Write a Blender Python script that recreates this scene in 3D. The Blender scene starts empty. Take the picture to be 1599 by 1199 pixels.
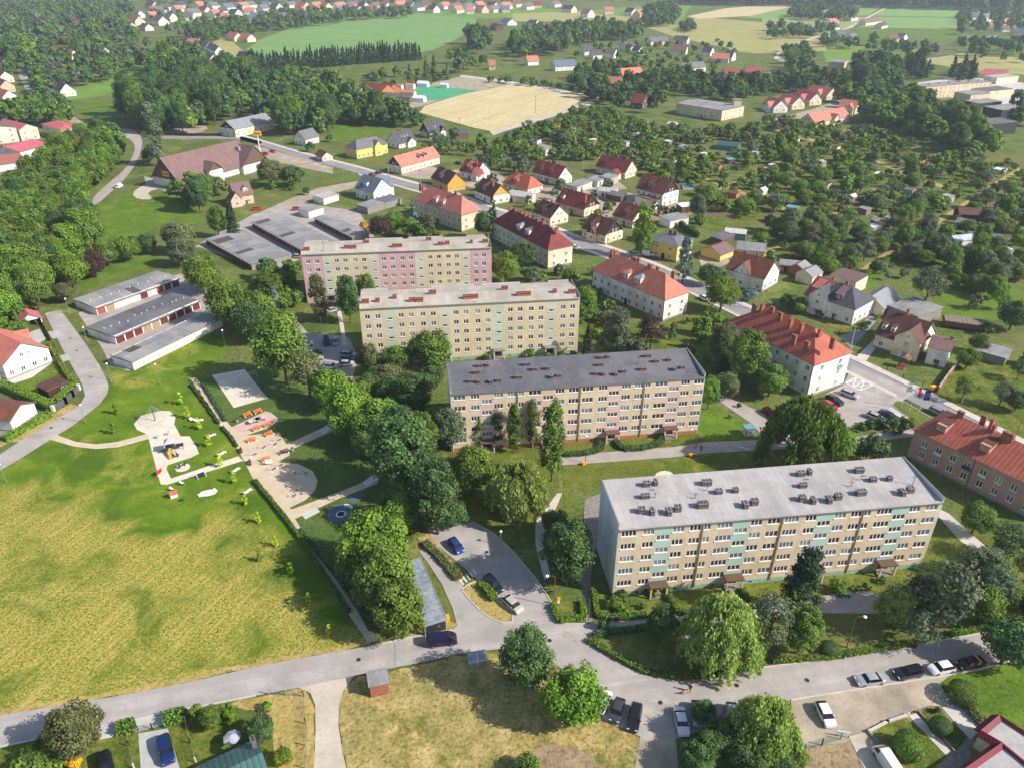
import bpy, bmesh, math, random
import numpy as np
from mathutils import Vector, Matrix
R = math.radians
PI = math.pi
rnd = random.Random(7)
scn = bpy.context.scene
COL = scn.collection
# --- camera (solved from the four parallel blocks)
F_PX, PITCH, ROLL, CAM_H = 1183.13, R(29.545), R(0.092), 97.38
CX, CY = 799.5, 599.5
fw = Vector((0, math.cos(PITCH), -math.sin(PITCH)))
rt0 = Vector((1, 0, 0)); up0 = rt0.cross(fw)
rt = rt0*math.cos(ROLL) + up0*math.sin(ROLL)
up = up0*math.cos(ROLL) - rt0*math.sin(ROLL)
CAM = Vector((0, 0, CAM_H))
cd = bpy.data.cameras.new('camera'); cam = bpy.data.objects.new('camera', cd); COL.objects.link(cam)
M3 = Matrix((rt, up, -fw)).transposed()
cam.matrix_world = Matrix.Translation(CAM) @ M3.to_4x4()
cd.sensor_fit = 'HORIZONTAL'; cd.sensor_width = 36.0; cd.lens = 36.0*F_PX/1599.0
cd.clip_start = 1.0; cd.clip_end = 12000
scn.camera = cam
def G(px, py, z=0.0):
 """point of the place, at height z, that the survey pixel (px, py) looks at"""
 d = fw*F_PX + rt*(px-CX) - up*(py-CY)
 t = (z-CAM_H)/d.z
 return CAM + d*t
def ppm(p):
 """photo pixels per metre at a point"""
 return F_PX/max((p-CAM).dot(fw), 1.0)
# --- colour and materials
def s(r, g, b):
 f = lambda c: (c/255/12.92 if c/255 <= 0.04045 else ((c/255+0.055)/1.055)**2.4)
 return (f(r), f(g), f(b), 1)
MATS = {}
def nt(name, rough=0.9, spec=0.3):
 m = bpy.data.materials.new(name); m.use_nodes = True
 t = m.node_tree; b = t.nodes['Principled BSDF']
 b.inputs['Roughness'].default_value = rough
 b.inputs['Specular IOR Level'].default_value = spec
 MATS[name] = m
 return m, t, b
def node(t, ty, **kw):
 n = t.nodes.new(ty)
 for k, v in kw.items():
  if k.startswith('i_'):
   n.inputs[int(k[2:])].default_value = v
  else: setattr(n, k, v)
 return n
def coords(t, space):
 if space == 'world':
  return t.nodes.new('ShaderNodeNewGeometry').outputs['Position']
 tc = t.nodes.new('ShaderNodeTexCoord')
 return tc.outputs['UV' if space == 'uv' else 'Object']
def noise(t, co, scale, detail=3, rough=0.6, dist=0.0):
 n = t.nodes.new('ShaderNodeTexNoise'); n.inputs['Scale'].default_value = scale
 n.inputs['Detail'].default_value = detail; n.inputs['Roughness'].default_value = rough
 n.inputs['Distortion'].default_value = dist
 t.links.new(co, n.inputs['Vector']); return n.outputs['Fac']
def ramp(t, fac, stops):
 r = t.nodes.new('ShaderNodeValToRGB'); e = r.color_ramp.elements
 while len(e) < len(stops): e.new(0.5)
 for q, (p, c) in zip(e, stops): q.position = p; q.color = c if len(c) == 4 else (*c, 1)
 t.links.new(fac, r.inputs['Fac']); return r.outputs['Color']
def mix(t, fac, a, b, mode='MIX'):
 m = t.nodes.new('ShaderNodeMix'); m.data_type = 'RGBA'; m.blend_type = mode
 for sock, v in ((m.inputs[0], fac), (m.inputs[6], a), (m.inputs[7], b)):
  if hasattr(v, 'is_linked'): t.links.new(v, sock)
  else: sock.default_value = v
 return m.outputs[2]
def bump(t, b, h, strength, dist=0.1):
 n = t.nodes.new('ShaderNodeBump'); n.inputs['Strength'].default_value = strength; n.inputs['Distance'].default_value = dist
 t.links.new(h, n.inputs['Height']); t.links.new(n.outputs['Normal'], b.inputs['Normal'])
def pmat(name, c1, c2=None, scale=3.0, rough=0.9, spec=0.3, space='obj', lo=0.35, hi=0.65, bmp=0.0, metal=0.0, big=None, detail=4, panel=None):
 """two tones of one surface broken up by noise, with an optional larger stain"""
 m, t, b = nt(name, rough, spec)
 c2 = c2 or tuple(x*0.8 for x in c1[:3])+(1,)
 co = coords(t, space)
 f = noise(t, co, scale, detail)
 col = ramp(t, f, [(lo, c1), (hi, c2)])
 if big:
  f2 = noise(t, co, big[0], 3)
  col = mix(t, ramp(t, f2, [(0.42, (0, 0, 0, 1)), (0.62, (1, 1, 1, 1))]), col, big[1])
 if panel:       # big prefabricated panels or felt strips with their joints
  sp = node(t, 'ShaderNodeSeparateXYZ'); cb = node(t, 'ShaderNodeCombineXYZ'); t.links.new(co, sp.inputs[0])
  t.links.new(sp.outputs[0], cb.inputs[0]); t.links.new(sp.outputs[2 if panel[2] else 1], cb.inputs[1])
  br = node(t, 'ShaderNodeTexBrick', offset=0.0 if panel[2] else 0.5); br.inputs['Scale'].default_value = 1.0; br.inputs['Mortar Size'].default_value = .025; br.inputs['Mortar Smooth'].default_value = .3
  br.inputs['Color1'].default_value = (1, 1, 1, 1); br.inputs['Color2'].default_value = (.88, .87, .86, 1); br.inputs['Mortar'].default_value = (.62, .6, .57, 1)
  br.inputs['Brick Width'].default_value = panel[0]; br.inputs['Row Height'].default_value = panel[1]; t.links.new(cb.outputs[0], br.inputs['Vector'])
  col = mix(t, 1.0, col, br.outputs['Color'], 'MULTIPLY')
 t.links.new(col, b.inputs['Base Color'])
 b.inputs['Metallic'].default_value = metal
 if bmp: bump(t, b, f, bmp)
 return m
# --- mesh building
class MB:
 def __init__(self):
  self.v = []; self.f = []; self.m = []; self.uv = {}
 def face(self, pts, mi=0, uv=None):
  i = len(self.v); self.v += [tuple(p) for p in pts]
  if uv: self.uv[len(self.f)] = uv
  self.f.append(tuple(range(i, i+len(pts)))); self.m.append(mi)
 def box(self, x0, x1, y0, y1, z0, z1, mi=0, bottom=True, top=None):
  a = [(x0,y0,z0),(x1,y0,z0),(x1,y1,z0),(x0,y1,z0),(x0,y0,z1),(x1,y0,z1),(x1,y1,z1),(x0,y1,z1)]
  i = len(self.v); self.v += a
  fs = [(0,1,5,4),(1,2,6,5),(2,3,7,6),(3,0,4,7),(4,5,6,7)]+([(3,2,1,0)] if bottom else [])
  for k, q in enumerate(fs):
   self.f.append(tuple(i+j for j in q)); self.m.append(top if (k == 4 and top is not None) else mi)
 def obox(self, c, ux, L, W, z0, z1, mi=0, top=None):
  """box centred at c, long axis ux"""
  ux = Vector((ux[0], ux[1], 0)).normalized(); uy = Vector((-ux.y, ux.x, 0)); c = Vector((c[0], c[1], 0))
  P = [c+ux*a*L/2+uy*b*W/2 for a, b in ((-1,-1),(1,-1),(1,1),(-1,1))]
  self.prism([(p.x, p.y) for p in P], z0, z1, mi, top)
 def prism(self, poly, z0, z1, mi=0, top=None, bottom=False):
  n = len(poly); i = len(self.v)
  self.v += [(x, y, z0) for x, y in poly]+[(x, y, z1) for x, y in poly]
  for k in range(n):
   j = (k+1) % n
   self.f.append((i+k, i+j, i+n+j, i+n+k)); self.m.append(mi)
  self.f.append(tuple(i+n+k for k in range(n))); self.m.append(mi if top is None else top)
  if bottom: self.f.append(tuple(i+k for k in range(n-1, -1, -1))); self.m.append(mi)
 def tube(self, p0, p1, r0, r1=None, n=8, mi=0, caps=True):
  p0 = Vector(p0); p1 = Vector(p1); r1 = r0 if r1 is None else r1
  d = (p1-p0).normalized(); a = d.orthogonal().normalized(); b = d.cross(a)
  i = len(self.v)
  for p, r in ((p0, r0), (p1, r1)):
   for k in range(n):
    q = p+(a*math.cos(2*PI*k/n)+b*math.sin(2*PI*k/n))*r; self.v.append(tuple(q))
  for k in range(n):
   j = (k+1) % n; self.f.append((i+k, i+j, i+n+j, i+n+k)); self.m.append(mi)
  if caps:
   self.f.append(tuple(i+k for k in range(n-1, -1, -1))); self.m.append(mi)
   self.f.append(tuple(i+n+k for k in range(n))); self.m.append(mi)
 def path(self, pts, r, n=6, mi=0):
  for a, b in zip(pts, pts[1:]): self.tube(a, b, r, r, n, mi)
 def ball(self, c, r, mi=0, nu=10, nv=6, sz=1.0):
  i = len(self.v)
  for a in range(nv+1):
   th = PI*a/nv
   for k in range(nu):
    ph = 2*PI*k/nu
    self.v.append((c[0]+r*math.sin(th)*math.cos(ph), c[1]+r*math.sin(th)*math.sin(ph), c[2]+sz*r*math.cos(th)))
  for a in range(nv):
   for k in range(nu):
    j = (k+1) % nu
    self.f.append((i+a*nu+k, i+(a+1)*nu+k, i+(a+1)*nu+j, i+a*nu+j)); self.m.append(mi)
 def mesh(self, name, mats):
  me = bpy.data.meshes.new(name)
  me.from_pydata(self.v, [], self.f);
  for m in mats: me.materials.append(MATS[m] if isinstance(m, str) else m)
  if len(mats) > 1: me.polygons.foreach_set('material_index', self.m)
  if self.uv:
   ul = me.uv_layers.new(name='UVMap')
   for fi, uv in self.uv.items():
    p = me.polygons[fi]
    for k, li in enumerate(p.loop_indices): ul.data[li].uv = uv[k]
  me.update(); return me
 def build(self, name, mats, parent=None, loc=None, rz=None, smooth=False):
  if isinstance(mats, str): mats = [mats]
  me = self.mesh(name, mats)
  if smooth: me.polygons.foreach_set('use_smooth', [True]*len(me.polygons))
  return link(name, me, parent, loc, rz)
def link(name, me, parent=None, loc=None, rz=None):
 o = bpy.data.objects.new(name, me); COL.objects.link(o)
 if parent: o.parent = parent
 if loc is not None: o.location = loc
 if rz is not None: o.rotation_euler = (0, 0, rz)
 return o
def tag(o, label=None, cat=None, group=None, kind=None):
 if label: o['label'] = label
 if cat: o['category'] = cat
 if group: o['group'] = group
 if kind: o['kind'] = kind
 return o
def thing(name, label, cat, loc=(0,0,0), rz=0.0, group=None):
 o = bpy.data.objects.new(name, None); o.empty_display_size = 0.2; COL.objects.link(o)
 o.location = loc; o.rotation_euler = (0, 0, rz)
 return tag(o, label, cat, group)
def copy_tree(o, parent=None):
 c = o.copy(); COL.objects.link(c); c.parent = parent
 for ch in list(o.children): copy_tree(ch, c)
 return c
def own_mat(o, slot, m):
 """paint this copy only: the mesh data stay shared"""
 o.material_slots[slot].link = 'OBJECT'; o.material_slots[slot].material = MATS[m]
def inside(x, y, poly):
 c = False; n = len(poly); j = n-1
 for i in range(n):
  xi, yi = poly[i]; xj, yj = poly[j]
  if (yi > y) != (yj > y) and x < (xj-xi)*(y-yi)/(yj-yi)+xi: c = not c
  j = i
 return c
def gpoly(pts): return [(G(x, y).x, G(x, y).y) for x, y in pts]
# --- light
w = bpy.data.worlds.new('World'); scn.world = w; w.use_nodes = True
SUN_EL = R(36); sdir = Vector((0.960, -0.280, 0))           # towards the sun, on the ground plane
bg = w.node_tree.nodes['Background']; sky = w.node_tree.nodes.new('ShaderNodeTexSky')
sky.sky_type = 'NISHITA'; sky.sun_disc = False; sky.sun_elevation = SUN_EL; sky.sun_rotation = math.atan2(sdir.x, sdir.y)
sky.altitude = 400; sky.air_density = 1.0; sky.dust_density = 1.2; sky.ozone_density = 1.0
w.node_tree.links.new(sky.outputs['Color'], bg.inputs['Color']); bg.inputs['Strength'].default_value = 0.13
sl = bpy.data.lights.new('sun', 'SUN'); sl.energy = 4.9; sl.angle = R(0.5); sl.color = (1.0, 0.945, 0.865)
so = bpy.data.objects.new('sun', sl); COL.objects.link(so)
tosun = sdir*math.cos(SUN_EL)+Vector((0, 0, math.sin(SUN_EL)))
so.rotation_euler = tosun.to_track_quat('Z', 'Y').to_euler(); so.location = (200, -50, 300)
vs = scn.view_settings; vs.view_transform = 'Standard'; vs.look = 'None'; vs.exposure = 0.46; vs.gamma = 1.0
scn.cycles.max_bounces = 5; scn.cycles.diffuse_bounces = 3; scn.cycles.transparent_max_bounces = 4
scn.cycles.transmission_bounces = 2; scn.cycles.volume_bounces = 0
# --- plain surfaces
C = s
pmat('render_beige', C(226,206,174), C(216,194,162), 1.5, big=(0.25, C(210,188,158)), panel=(2.9, 2.79, 1))
pmat('render_sand', C(234,212,180), C(226,202,168), 1.5, big=(0.3, C(220,196,164)), panel=(2.9, 2.79, 1))
pmat('render_ochre', C(230,212,176), C(222,200,158), 1.2, big=(0.22, C(216,198,168)), panel=(2.9, 2.79, 1))
pmat('render_pink', C(216,174,176), C(206,160,164), 1.2, big=(0.3, C(212,180,176)), panel=(2.9, 2.79, 1))
pmat('render_blush', C(230,198,180), C(222,188,170), 1.4, panel=(2.9, 2.79, 1))
pmat('render_grey', C(216,210,192), C(208,200,180), 1.2, big=(0.3, C(212,200,176)), panel=(2.9, 2.79, 1))
pmat('render_mint', C(174,198,182), C(162,188,172), 1.4, big=(0.35, C(178,202,184)))
pmat('render_palegreen', C(200,212,188), C(190,202,176), 1.4, big=(0.3, C(206,210,188)), panel=(2.9, 2.79, 1))
pmat('render_white', C(238,234,224), C(230,224,212), 1.0, big=(0.2, C(206,200,188)))
pmat('render_cream', C(236,222,194), C(226,210,180), 1.0, big=(0.25, C(206,190,160)))
pmat('render_yellow', C(226,196,112), C(214,182,100), 1.0)
pmat('render_orange', C(220,160,62), C(206,146,54), 1.0)
pmat('render_peach', C(222,184,160), C(210,170,146), 1.0)
pmat('old_pink_brick', C(196,156,134), C(180,140,120), 2.0, big=(0.4, C(172,138,122)), bmp=0.1)
pmat('render_gable', C(214,218,218), C(200,206,208), 0.8, big=(0.3, C(190,196,202)), panel=(2.9, 2.79, 1))
pmat('plinth_mint', C(164,194,174), C(120,150,132), 2.0)
pmat('plinth_rust', C(188,120,92), C(170,106,82), 2.0)
pmat('concrete', C(176,170,160), C(156,150,140), 1.6, bmp=0.1)
pmat('old_concrete', C(150,144,134), C(120,114,106), 1.4, bmp=0.1)
pmat('white_paint', C(232,230,224), C(220,216,208), 2.0, rough=0.6)
pmat('dark_wood', C(74,48,34), C(58,38,28), 4.0)
pmat('brown_wood', C(112,88,68), C(92,72,56), 4.0)
pmat('tan_wood', C(186,124,70), C(166,106,58), 3.0)
pmat('orange_wood', C(214,118,44), C(196,100,36), 4.0, rough=0.6)
pmat('roof_felt_light', C(184,178,172), C(172,166,162), 0.8, big=(0.12, C(160,156,154)), panel=(1.05, 7.0, 0))
pmat('roof_felt_cream', C(190,182,168), C(178,170,156), 0.8, big=(0.12, C(166,158,144)), panel=(1.05, 7.0, 0))
pmat('roof_felt_dark', C(104,104,108), C(92,92,97), 0.9, big=(0.1, C(116,114,116)), panel=(1.05, 7.0, 0))
pmat('roof_felt_grey', C(142,142,142), C(124,124,126), 0.7, big=(0.12, C(156,152,148)), panel=(1.05, 7.0, 0))
pmat('roof_felt_patch', C(96,88,86), C(80,74,74), 0.9)
pmat('chimney_brick', C(166,104,82), C(140,84,66), 3.0)
pmat('chimney_dark', C(112,104,104), C(92,86,86), 3.0)
pmat('chimney_maroon', C(120,84,82), C(100,70,70), 3.0)
pmat('vent_hole', C(34,30,30), C(28,26,26), 2.0)
pmat('flashing', C(150,144,140), C(130,124,120), 1.5, rough=0.5, metal=0.3)
pmat('zinc', C(170,176,182), C(150,156,162), 1.0, rough=0.45, metal=0.5)
pmat('steel_dark', C(70,72,74), C(56,58,60), 2.0, rough=0.5, metal=0.4)
pmat('steel_light', C(190,194,196), C(170,174,178), 2.0, rough=0.4, metal=0.4)
pmat('rusty_post', C(140,96,66), C(120,80,54), 2.0)
pmat('lamp_glass', C(236,236,230), C(226,226,220), 1.0, rough=0.2)
pmat('drainpipe', C(150,118,76), C(124,96,64), 2.0, rough=0.6)
pmat('garage_maroon', C(112,46,44), C(96,38,38), 2.0, rough=0.6)
pmat('garage_red', C(168,82,66), C(150,70,58), 2.0, rough=0.6)
pmat('garage_brown', C(110,66,50), C(92,54,42), 2.0, rough=0.6)
pmat('garage_white', C(220,214,204), C(206,200,190), 2.0, rough=0.6)
pmat('garage_tan', C(166,138,112), C(150,122,98), 2.0, rough=0.6)
pmat('asphalt_new', C(122,120,120), C(110,108,110), 0.9, space='world', big=(0.06, C(134,130,128)), detail=6)
pmat('white_line', C(226,224,218), C(206,204,198), 4.0)
pmat('rubber_blue', C(84,104,122), C(74,94,112), 1.2)
pmat('green_carpet', C(76,160,112), C(66,148,102), 0.05, space='world')
pmat('red_court', C(176,92,84), C(160,82,76), 0.1, space='world')
pmat('pond', C(40,52,48), C(34,46,44), 0.2, rough=0.08, spec=0.5)
pmat('plastic_white', C(234,232,228), C(224,222,216), 2.0, rough=0.35)
pmat('plastic_orange', C(244,160,20), C(236,150,16), 2.0, rough=0.4)
pmat('plastic_lilac', C(198,178,214), C(188,168,206), 2.0, rough=0.4)
pmat('plastic_green', C(60,96,88), C(52,86,78), 2.0, rough=0.4)
pmat('plastic_blue', C(40,110,170), C(34,100,160), 2.0, rough=0.4)
pmat('bin_yellow', C(240,176,20), C(228,164,16), 2.0, rough=0.5)
pmat('bench_green', C(64,120,86), C(54,108,76), 2.0, rough=0.5)
pmat('fence_green', C(70,130,106), C(60,118,96), 2.0, rough=0.5)
pmat('gabion_white', C(206,202,194), C(186,182,174), 6.0, bmp=0.2)
pmat('mesh_wire', C(120,124,124), C(104,108,108), 2.0, rough=0.5)
pmat('flag_white', C(236,238,234), C(226,228,224), 2.0)
pmat('flag_red', C(224,56,72), C(212,48,64), 2.0)
pmat('flag_blue', C(60,58,132), C(52,50,122), 2.0)
pmat('emblem_green', C(60,150,60), C(52,138,52), 2.0)
pmat('star_yellow', C(246,210,40), C(240,204,36), 2.0)
pmat('sign_yellow', C(250,196,30), C(244,188,26), 2.0, rough=0.5)
pmat('sign_red', C(206,40,40), C(196,36,36), 2.0, rough=0.5)
pmat('sign_blue', C(40,60,150), C(36,54,140), 2.0, rough=0.5)
pmat('parasol', C(140,138,172), C(186,178,178), 1.0)
pmat('skin', C(214,164,134), C(204,152,124), 2.0, rough=0.7)
pmat('cloth_grey', C(92,90,98), C(80,78,86), 4.0)
pmat('cloth_dark', C(52,50,58), C(44,42,48), 4.0)
pmat('hair_brown', C(70,52,40), C(58,42,34), 6.0)
pmat('dog_tan', C(190,152,112), C(174,136,98), 6.0)
pmat('dog_white', C(232,224,212), C(222,212,198), 6.0)
pmat('bark', C(96,82,66), C(74,62,50), 4.0, bmp=0.3)
pmat('birch_bark', C(196,192,184), C(120,114,106), 3.0)
pmat('soil', C(120,98,74), C(100,82,62), 1.0, bmp=0.3)
pmat('planks_grey', C(140,128,112), C(112,102,90), 2.0)
pmat('tarp_white', C(224,226,228), C(206,210,212), 1.0, rough=0.5)
pmat('tin_pale', C(198,196,188), C(176,172,164), 0.7, rough=0.6)
pmat('tin_blue', C(110,160,170), C(96,146,156), 1.0, rough=0.5)
def glassmat(name, c, c2, rough=0.12):
 m, t, b = nt(name, rough, 0.6)
 f = noise(t, coords(t, 'obj'), 0.9, 2)
 t.links.new(ramp(t, f, [(0.4, c), (0.6, c2)]), b.inputs['Base Color'])
glassmat('pane_dark', C(44,40,46), C(66,58,62))
glassmat('pane_blue', C(70,86,104), C(98,112,126))
glassmat('pane_curtain', C(110,96,90), C(66,58,60))
glassmat('pane_pale', C(150,158,160), C(110,114,118))
glassmat('car_glass', C(18,22,26), C(28,34,38), 0.06)
glassmat('polycarb', C(150,156,162), C(122,130,138), 0.3)
glassmat('greenhouse_glass', C(196,206,204), C(160,174,172), 0.2)
def paint(name, c, metal=0.3):
 m, t, b = nt(name, 0.32, 0.5)
 f = noise(t, coords(t, 'obj'), 2.5, 3)
 t.links.new(ramp(t, f, [(0.35, c), (0.75, tuple(x*0.85 for x in c[:3])+(1,))]), b.inputs['Base Color'])
 b.inputs['Metallic'].default_value = metal; b.inputs['Coat Weight'].default_value = 0.5; b.inputs['Coat Roughness'].default_value = 0.08
for n_, c_ in dict(silver=(186,188,192), white=(232,232,232), black=(26,26,30), navy=(34,36,66), blue=(52,70,150), deepblue=(24,52,110), darkgrey=(78,76,80), maroon=(84,24,36), red=(190,34,52), greyblue=(140,152,164), champagne=(196,184,166), teal=(30,110,150), beige=(214,204,184)).items():
 paint('car_'+n_, C(*c_), 0.0 if n_ in ('white', 'black', 'red') else 0.35)
pmat('tyre', C(30,30,32), C(24,24,26), 8.0)
pmat('hubcap', C(150,152,156), C(120,122,126), 8.0, rough=0.4, metal=0.6)
pmat('headlight', C(226,232,236), C(206,212,216), 6.0, rough=0.15)
pmat('taillight', C(150,20,22), C(130,16,18), 6.0, rough=0.2)
# --- tiled and seamed roofs (UV in metres: u along the ridge, v down the slope)
def tilemat(name, c1, c2, c3, pitch=0.55, row=0.38, depth=0.5, rough=0.8):
 m, t, b = nt(name, rough, 0.35)
 uv = coords(t, 'uv'); sep = node(t, 'ShaderNodeSeparateXYZ'); t.links.new(uv, sep.inputs[0])
 def saw(sock, p):
  d = node(t, 'ShaderNodeMath', operation='DIVIDE'); t.links.new(sock, d.inputs[0]); d.inputs[1].default_value = p
  q = node(t, 'ShaderNodeMath', operation='FRACT'); t.links.new(d.outputs[0], q.inputs[0]); return q.outputs[0]
 a = saw(sep.outputs[0], pitch); r_ = saw(sep.outputs[1], row)
 w_ = node(t, 'ShaderNodeMath', operation='PINGPONG'); t.links.new(a, w_.inputs[0]); w_.inputs[1].default_value = 0.5
 co = coords(t, 'obj')
 n1 = noise(t, co, 0.45, 4); n2 = noise(t, co, 5.0, 2)
 col = ramp(t, n1, [(0.36, c1), (0.52, c2), (0.68, c3)])
 col = mix(t, 0.35, col, ramp(t, n2, [(0.35, tuple(x*0.5 for x in c1[:3])+(1,)), (0.65, tuple(min(1, x*1.3) for x in c2[:3])+(1,))]))
 groove = ramp(t, w_.outputs[0], [(0.03, (0.45, 0.45, 0.45, 1)), (0.16, (1, 1, 1, 1))])
 col = mix(t, depth, col, mix(t, 1.0, col, groove, 'MULTIPLY'))
 t.links.new(col, b.inputs['Base Color'])
 h = node(t, 'ShaderNodeMath', operation='ADD'); t.links.new(w_.outputs[0], h.inputs[0])
 r2 = node(t, 'ShaderNodeMath', operation='MULTIPLY'); t.links.new(r_, r2.inputs[0]); r2.inputs[1].default_value = 0.5
 t.links.new(r2.outputs[0], h.inputs[1]); bump(t, b, h.outputs[0], 0.5, 0.08)
 return m
tilemat('tile_red', C(190,108,86), C(176,94,74), C(158,84,70), pitch=0.9, depth=0.75)
tilemat('tile_orange', C(204,130,106), C(190,114,92), C(170,102,86))
tilemat('tile_coral', C(214,132,112), C(200,118,100), C(186,108,92))
tilemat('tile_pink', C(206,108,114), C(192,96,104), C(180,90,96))
tilemat('tile_maroon', C(138,64,60), C(122,54,52), C(108,50,48))
tilemat('tile_darkred', C(150,72,62), C(134,62,54), C(116,56,50))
tilemat('tile_brown', C(110,74,62), C(96,64,54), C(86,58,50))
tilemat('tile_rustbrown', C(136,84,66), C(116,68,54), C(98,60,50))
tilemat('tile_mauve', C(130,102,96), C(120,92,88), C(110,86,82), pitch=1.1, depth=0.3)
tilemat('tile_slate', C(88,88,94), C(78,78,84), C(68,70,76))
tilemat('tile_grey', C(120,120,124), C(108,108,112), C(98,98,104))
tilemat('tile_bluegrey', C(110,124,140), C(98,112,128), C(88,102,116))
tilemat('sheet_green', C(76,112,106), C(66,100,96), C(60,92,88), pitch=0.75, depth=0.85, rough=0.45)
tilemat('sheet_maroon', C(128,36,52), C(112,30,44), C(102,28,40), pitch=0.45, depth=0.5, rough=0.5)
tilemat('sheet_grey', C(150,150,152), C(138,138,142), C(128,128,132), pitch=1.0, depth=0.4, rough=0.5)
# --- ground covers
def streakco(t, co, ang, along, across):
 mp = node(t, 'ShaderNodeMapping', vector_type='TEXTURE'); mp.inputs['Rotation'].default_value = (0, 0, ang); mp.inputs['Scale'].default_value = (along, across, 1)
 t.links.new(co, mp.inputs['Vector']); return mp.outputs['Vector']
def grassmat(name, a, b_, c, fine=1.2, mid=0.12, big=0.012, lines=None):
 m, t, b = nt(name, 0.95, 0.15)
 co = coords(t, 'world')
 n0 = noise(t, co, big, 3, 0.6); n1 = noise(t, co, mid, 4, 0.65, 0.4); n2 = noise(t, co, fine, 4, 0.7)
 col = ramp(t, n1, [(0.36, a), (0.54, b_), (0.7, c)])
 col = mix(t, ramp(t, n0, [(0.40, (0, 0, 0, 1)), (0.64, (0.7, 0.7, 0.7, 1))]), col, mix(t, 0.5, a, c))
 dark = tuple(x*0.5 for x in a[:3])+(1,)
 col = mix(t, ramp(t, n2, [(0.33, (0.75, 0.75, 0.75, 1)), (0.5, (0, 0, 0, 1))]), col, dark)
 col = mix(t, ramp(t, n2, [(0.56, (0, 0, 0, 1)), (0.72, (0.6, 0.6, 0.6, 1))]), col, c)
 if lines:
  n3 = noise(t, streakco(t, co, lines[0], 60/lines[1], 1/lines[1]), 1.0, 3, 0.6)
  col = mix(t, ramp(t, n3, [(0.48, (0, 0, 0, 1)), (0.62, (lines[2],)*3+(1,))]), col, lines[3])
 t.links.new(col, b.inputs['Base Color']); bump(t, b, n2, 0.6, 0.3)
 return m
grassmat('grass_ground', C(72,90,40), C(98,112,50), C(134,134,72), 0.9, 0.09, 0.02)
grassmat('grass_lush', C(72,100,26), C(94,120,32), C(122,140,48), 1.6, 0.16, 0.02)
grassmat('grass_lawn', C(74,92,32), C(100,112,40), C(138,132,60), 1.8, 0.28, 0.02)
grassmat('grass_park', C(66,90,40), C(84,106,46), C(108,124,58), 1.8, 0.2, 0.02)
grassmat('grass_field', C(108,142,76), C(116,150,82), C(126,156,90), 0.25, 0.02, 0.004, (R(8), 0.2, 0.5, C(134,162,96)))
grassmat('grass_meadow', C(96,130,46), C(112,144,54), C(130,154,64), 0.6, 0.06, 0.01)
grassmat('grass_dryfield', C(150,150,84), C(164,158,96), C(176,166,108), 0.4, 0.03, 0.005)
grassmat('field_bright', C(116,150,76), C(124,158,82), C(134,164,90), 0.3, 0.03, 0.005)
grassmat('field_tan', C(196,178,132), C(208,190,144), C(214,198,156), 0.5, 0.05, 0.008, (R(62), 0.45, 0.55, C(176,158,112)))
grassmat('field_olive', C(140,144,84), C(152,154,94), C(164,162,106), 0.3, 0.03, 0.005)
grassmat('grass_straw', C(100,106,46), C(164,144,84), C(206,180,126), 1.7, 0.3, 0.05)
grassmat('grass_verge', C(140,128,62), C(178,154,92), C(196,170,112), 1.5, 0.3, 0.05)
grassmat('grass_dull', C(82,94,44), C(104,110,56), C(136,132,76), 1.4, 0.2, 0.03)  # garden grass in a greyer, less saturated green than the lawns
grassmat('yard_soil', C(132,112,84), C(156,134,104), C(176,154,124), 1.2, 0.2, 0.04)
def gravelmat(name, a, b_, c, fine=3.0, mid=0.25, big=0.03, bm=0.3, streak=None):
 m, t, b = nt(name, 0.95, 0.2)
 co = coords(t, 'world')
 n0 = noise(t, co, big, 3, 0.6); n1 = noise(t, co, mid, 5, 0.6); n2 = noise(t, co, fine, 3, 0.7)
 col = ramp(t, n1, [(0.34, a), (0.5, b_), (0.66, c)])
 col = mix(t, ramp(t, n0, [(0.42, (0, 0, 0, 1)), (0.62, (0.6, 0.6, 0.6, 1))]), col, mix(t, 0.5, a, b_))
 col = mix(t, ramp(t, n2, [(0.34, (0.4, 0.4, 0.4, 1)), (0.48, (0, 0, 0, 1))]), col, tuple(x*0.72 for x in a[:3])+(1,))
 if streak:
  n3 = noise(t, streakco(t, co, streak[0], 50, 2), 1.0, 3)
  col = mix(t, ramp(t, n3, [(0.44, (0.45, 0.45, 0.45, 1)), (0.6, (0, 0, 0, 1))]), col, streak[1])
 t.links.new(col, b.inputs['Base Color']); bump(t, b, n2, bm, 0.05)
 return m
gravelmat('asphalt_pale', C(152,145,139), C(172,164,157), C(184,176,168), 2.5, 0.22, 0.05, 0.15, (R(10), C(154,146,140)))
gravelmat('asphalt_old', C(150,142,136), C(168,158,150), C(180,170,162), 2.0, 0.25, 0.04, 0.2)
gravelmat('asphalt_street', C(134,130,130), C(144,140,138), C(154,150,148), 2.0, 0.2, 0.03, 0.15)
gravelmat('path_tan', C(190,170,142), C(202,183,155), C(212,194,168), 3.0, 0.4, 0.05, 0.1)
gravelmat('sand', C(204,190,168), C(214,201,181), C(222,210,192), 2.0, 0.3, 0.05, 0.2)
gravelmat('paving_pink', C(196,156,146), C(206,168,158), C(214,178,168), 3.0, 0.5, 0.05, 0.1)
gravelmat('gravel_yard', C(142,132,114), C(168,154,134), C(190,174,152), 2.0, 0.18, 0.04, 0.3)
gravelmat('gravel_lane', C(176,162,144), C(194,182,164), C(206,194,178), 1.6, 0.25, 0.05, 0.3)
gravelmat('pavement', C(188,178,166), C(198,188,176), C(206,196,186), 3.0, 0.5, 0.05, 0.1)
gravelmat('concrete_slab', C(186,180,170), C(196,190,180), C(204,198,188), 3.0, 0.4, 0.05, 0.1)
gravelmat('block_paving', C(166,164,158), C(178,176,170), C(190,186,180), 4.0, 0.6, 0.05, 0.2)
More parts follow.
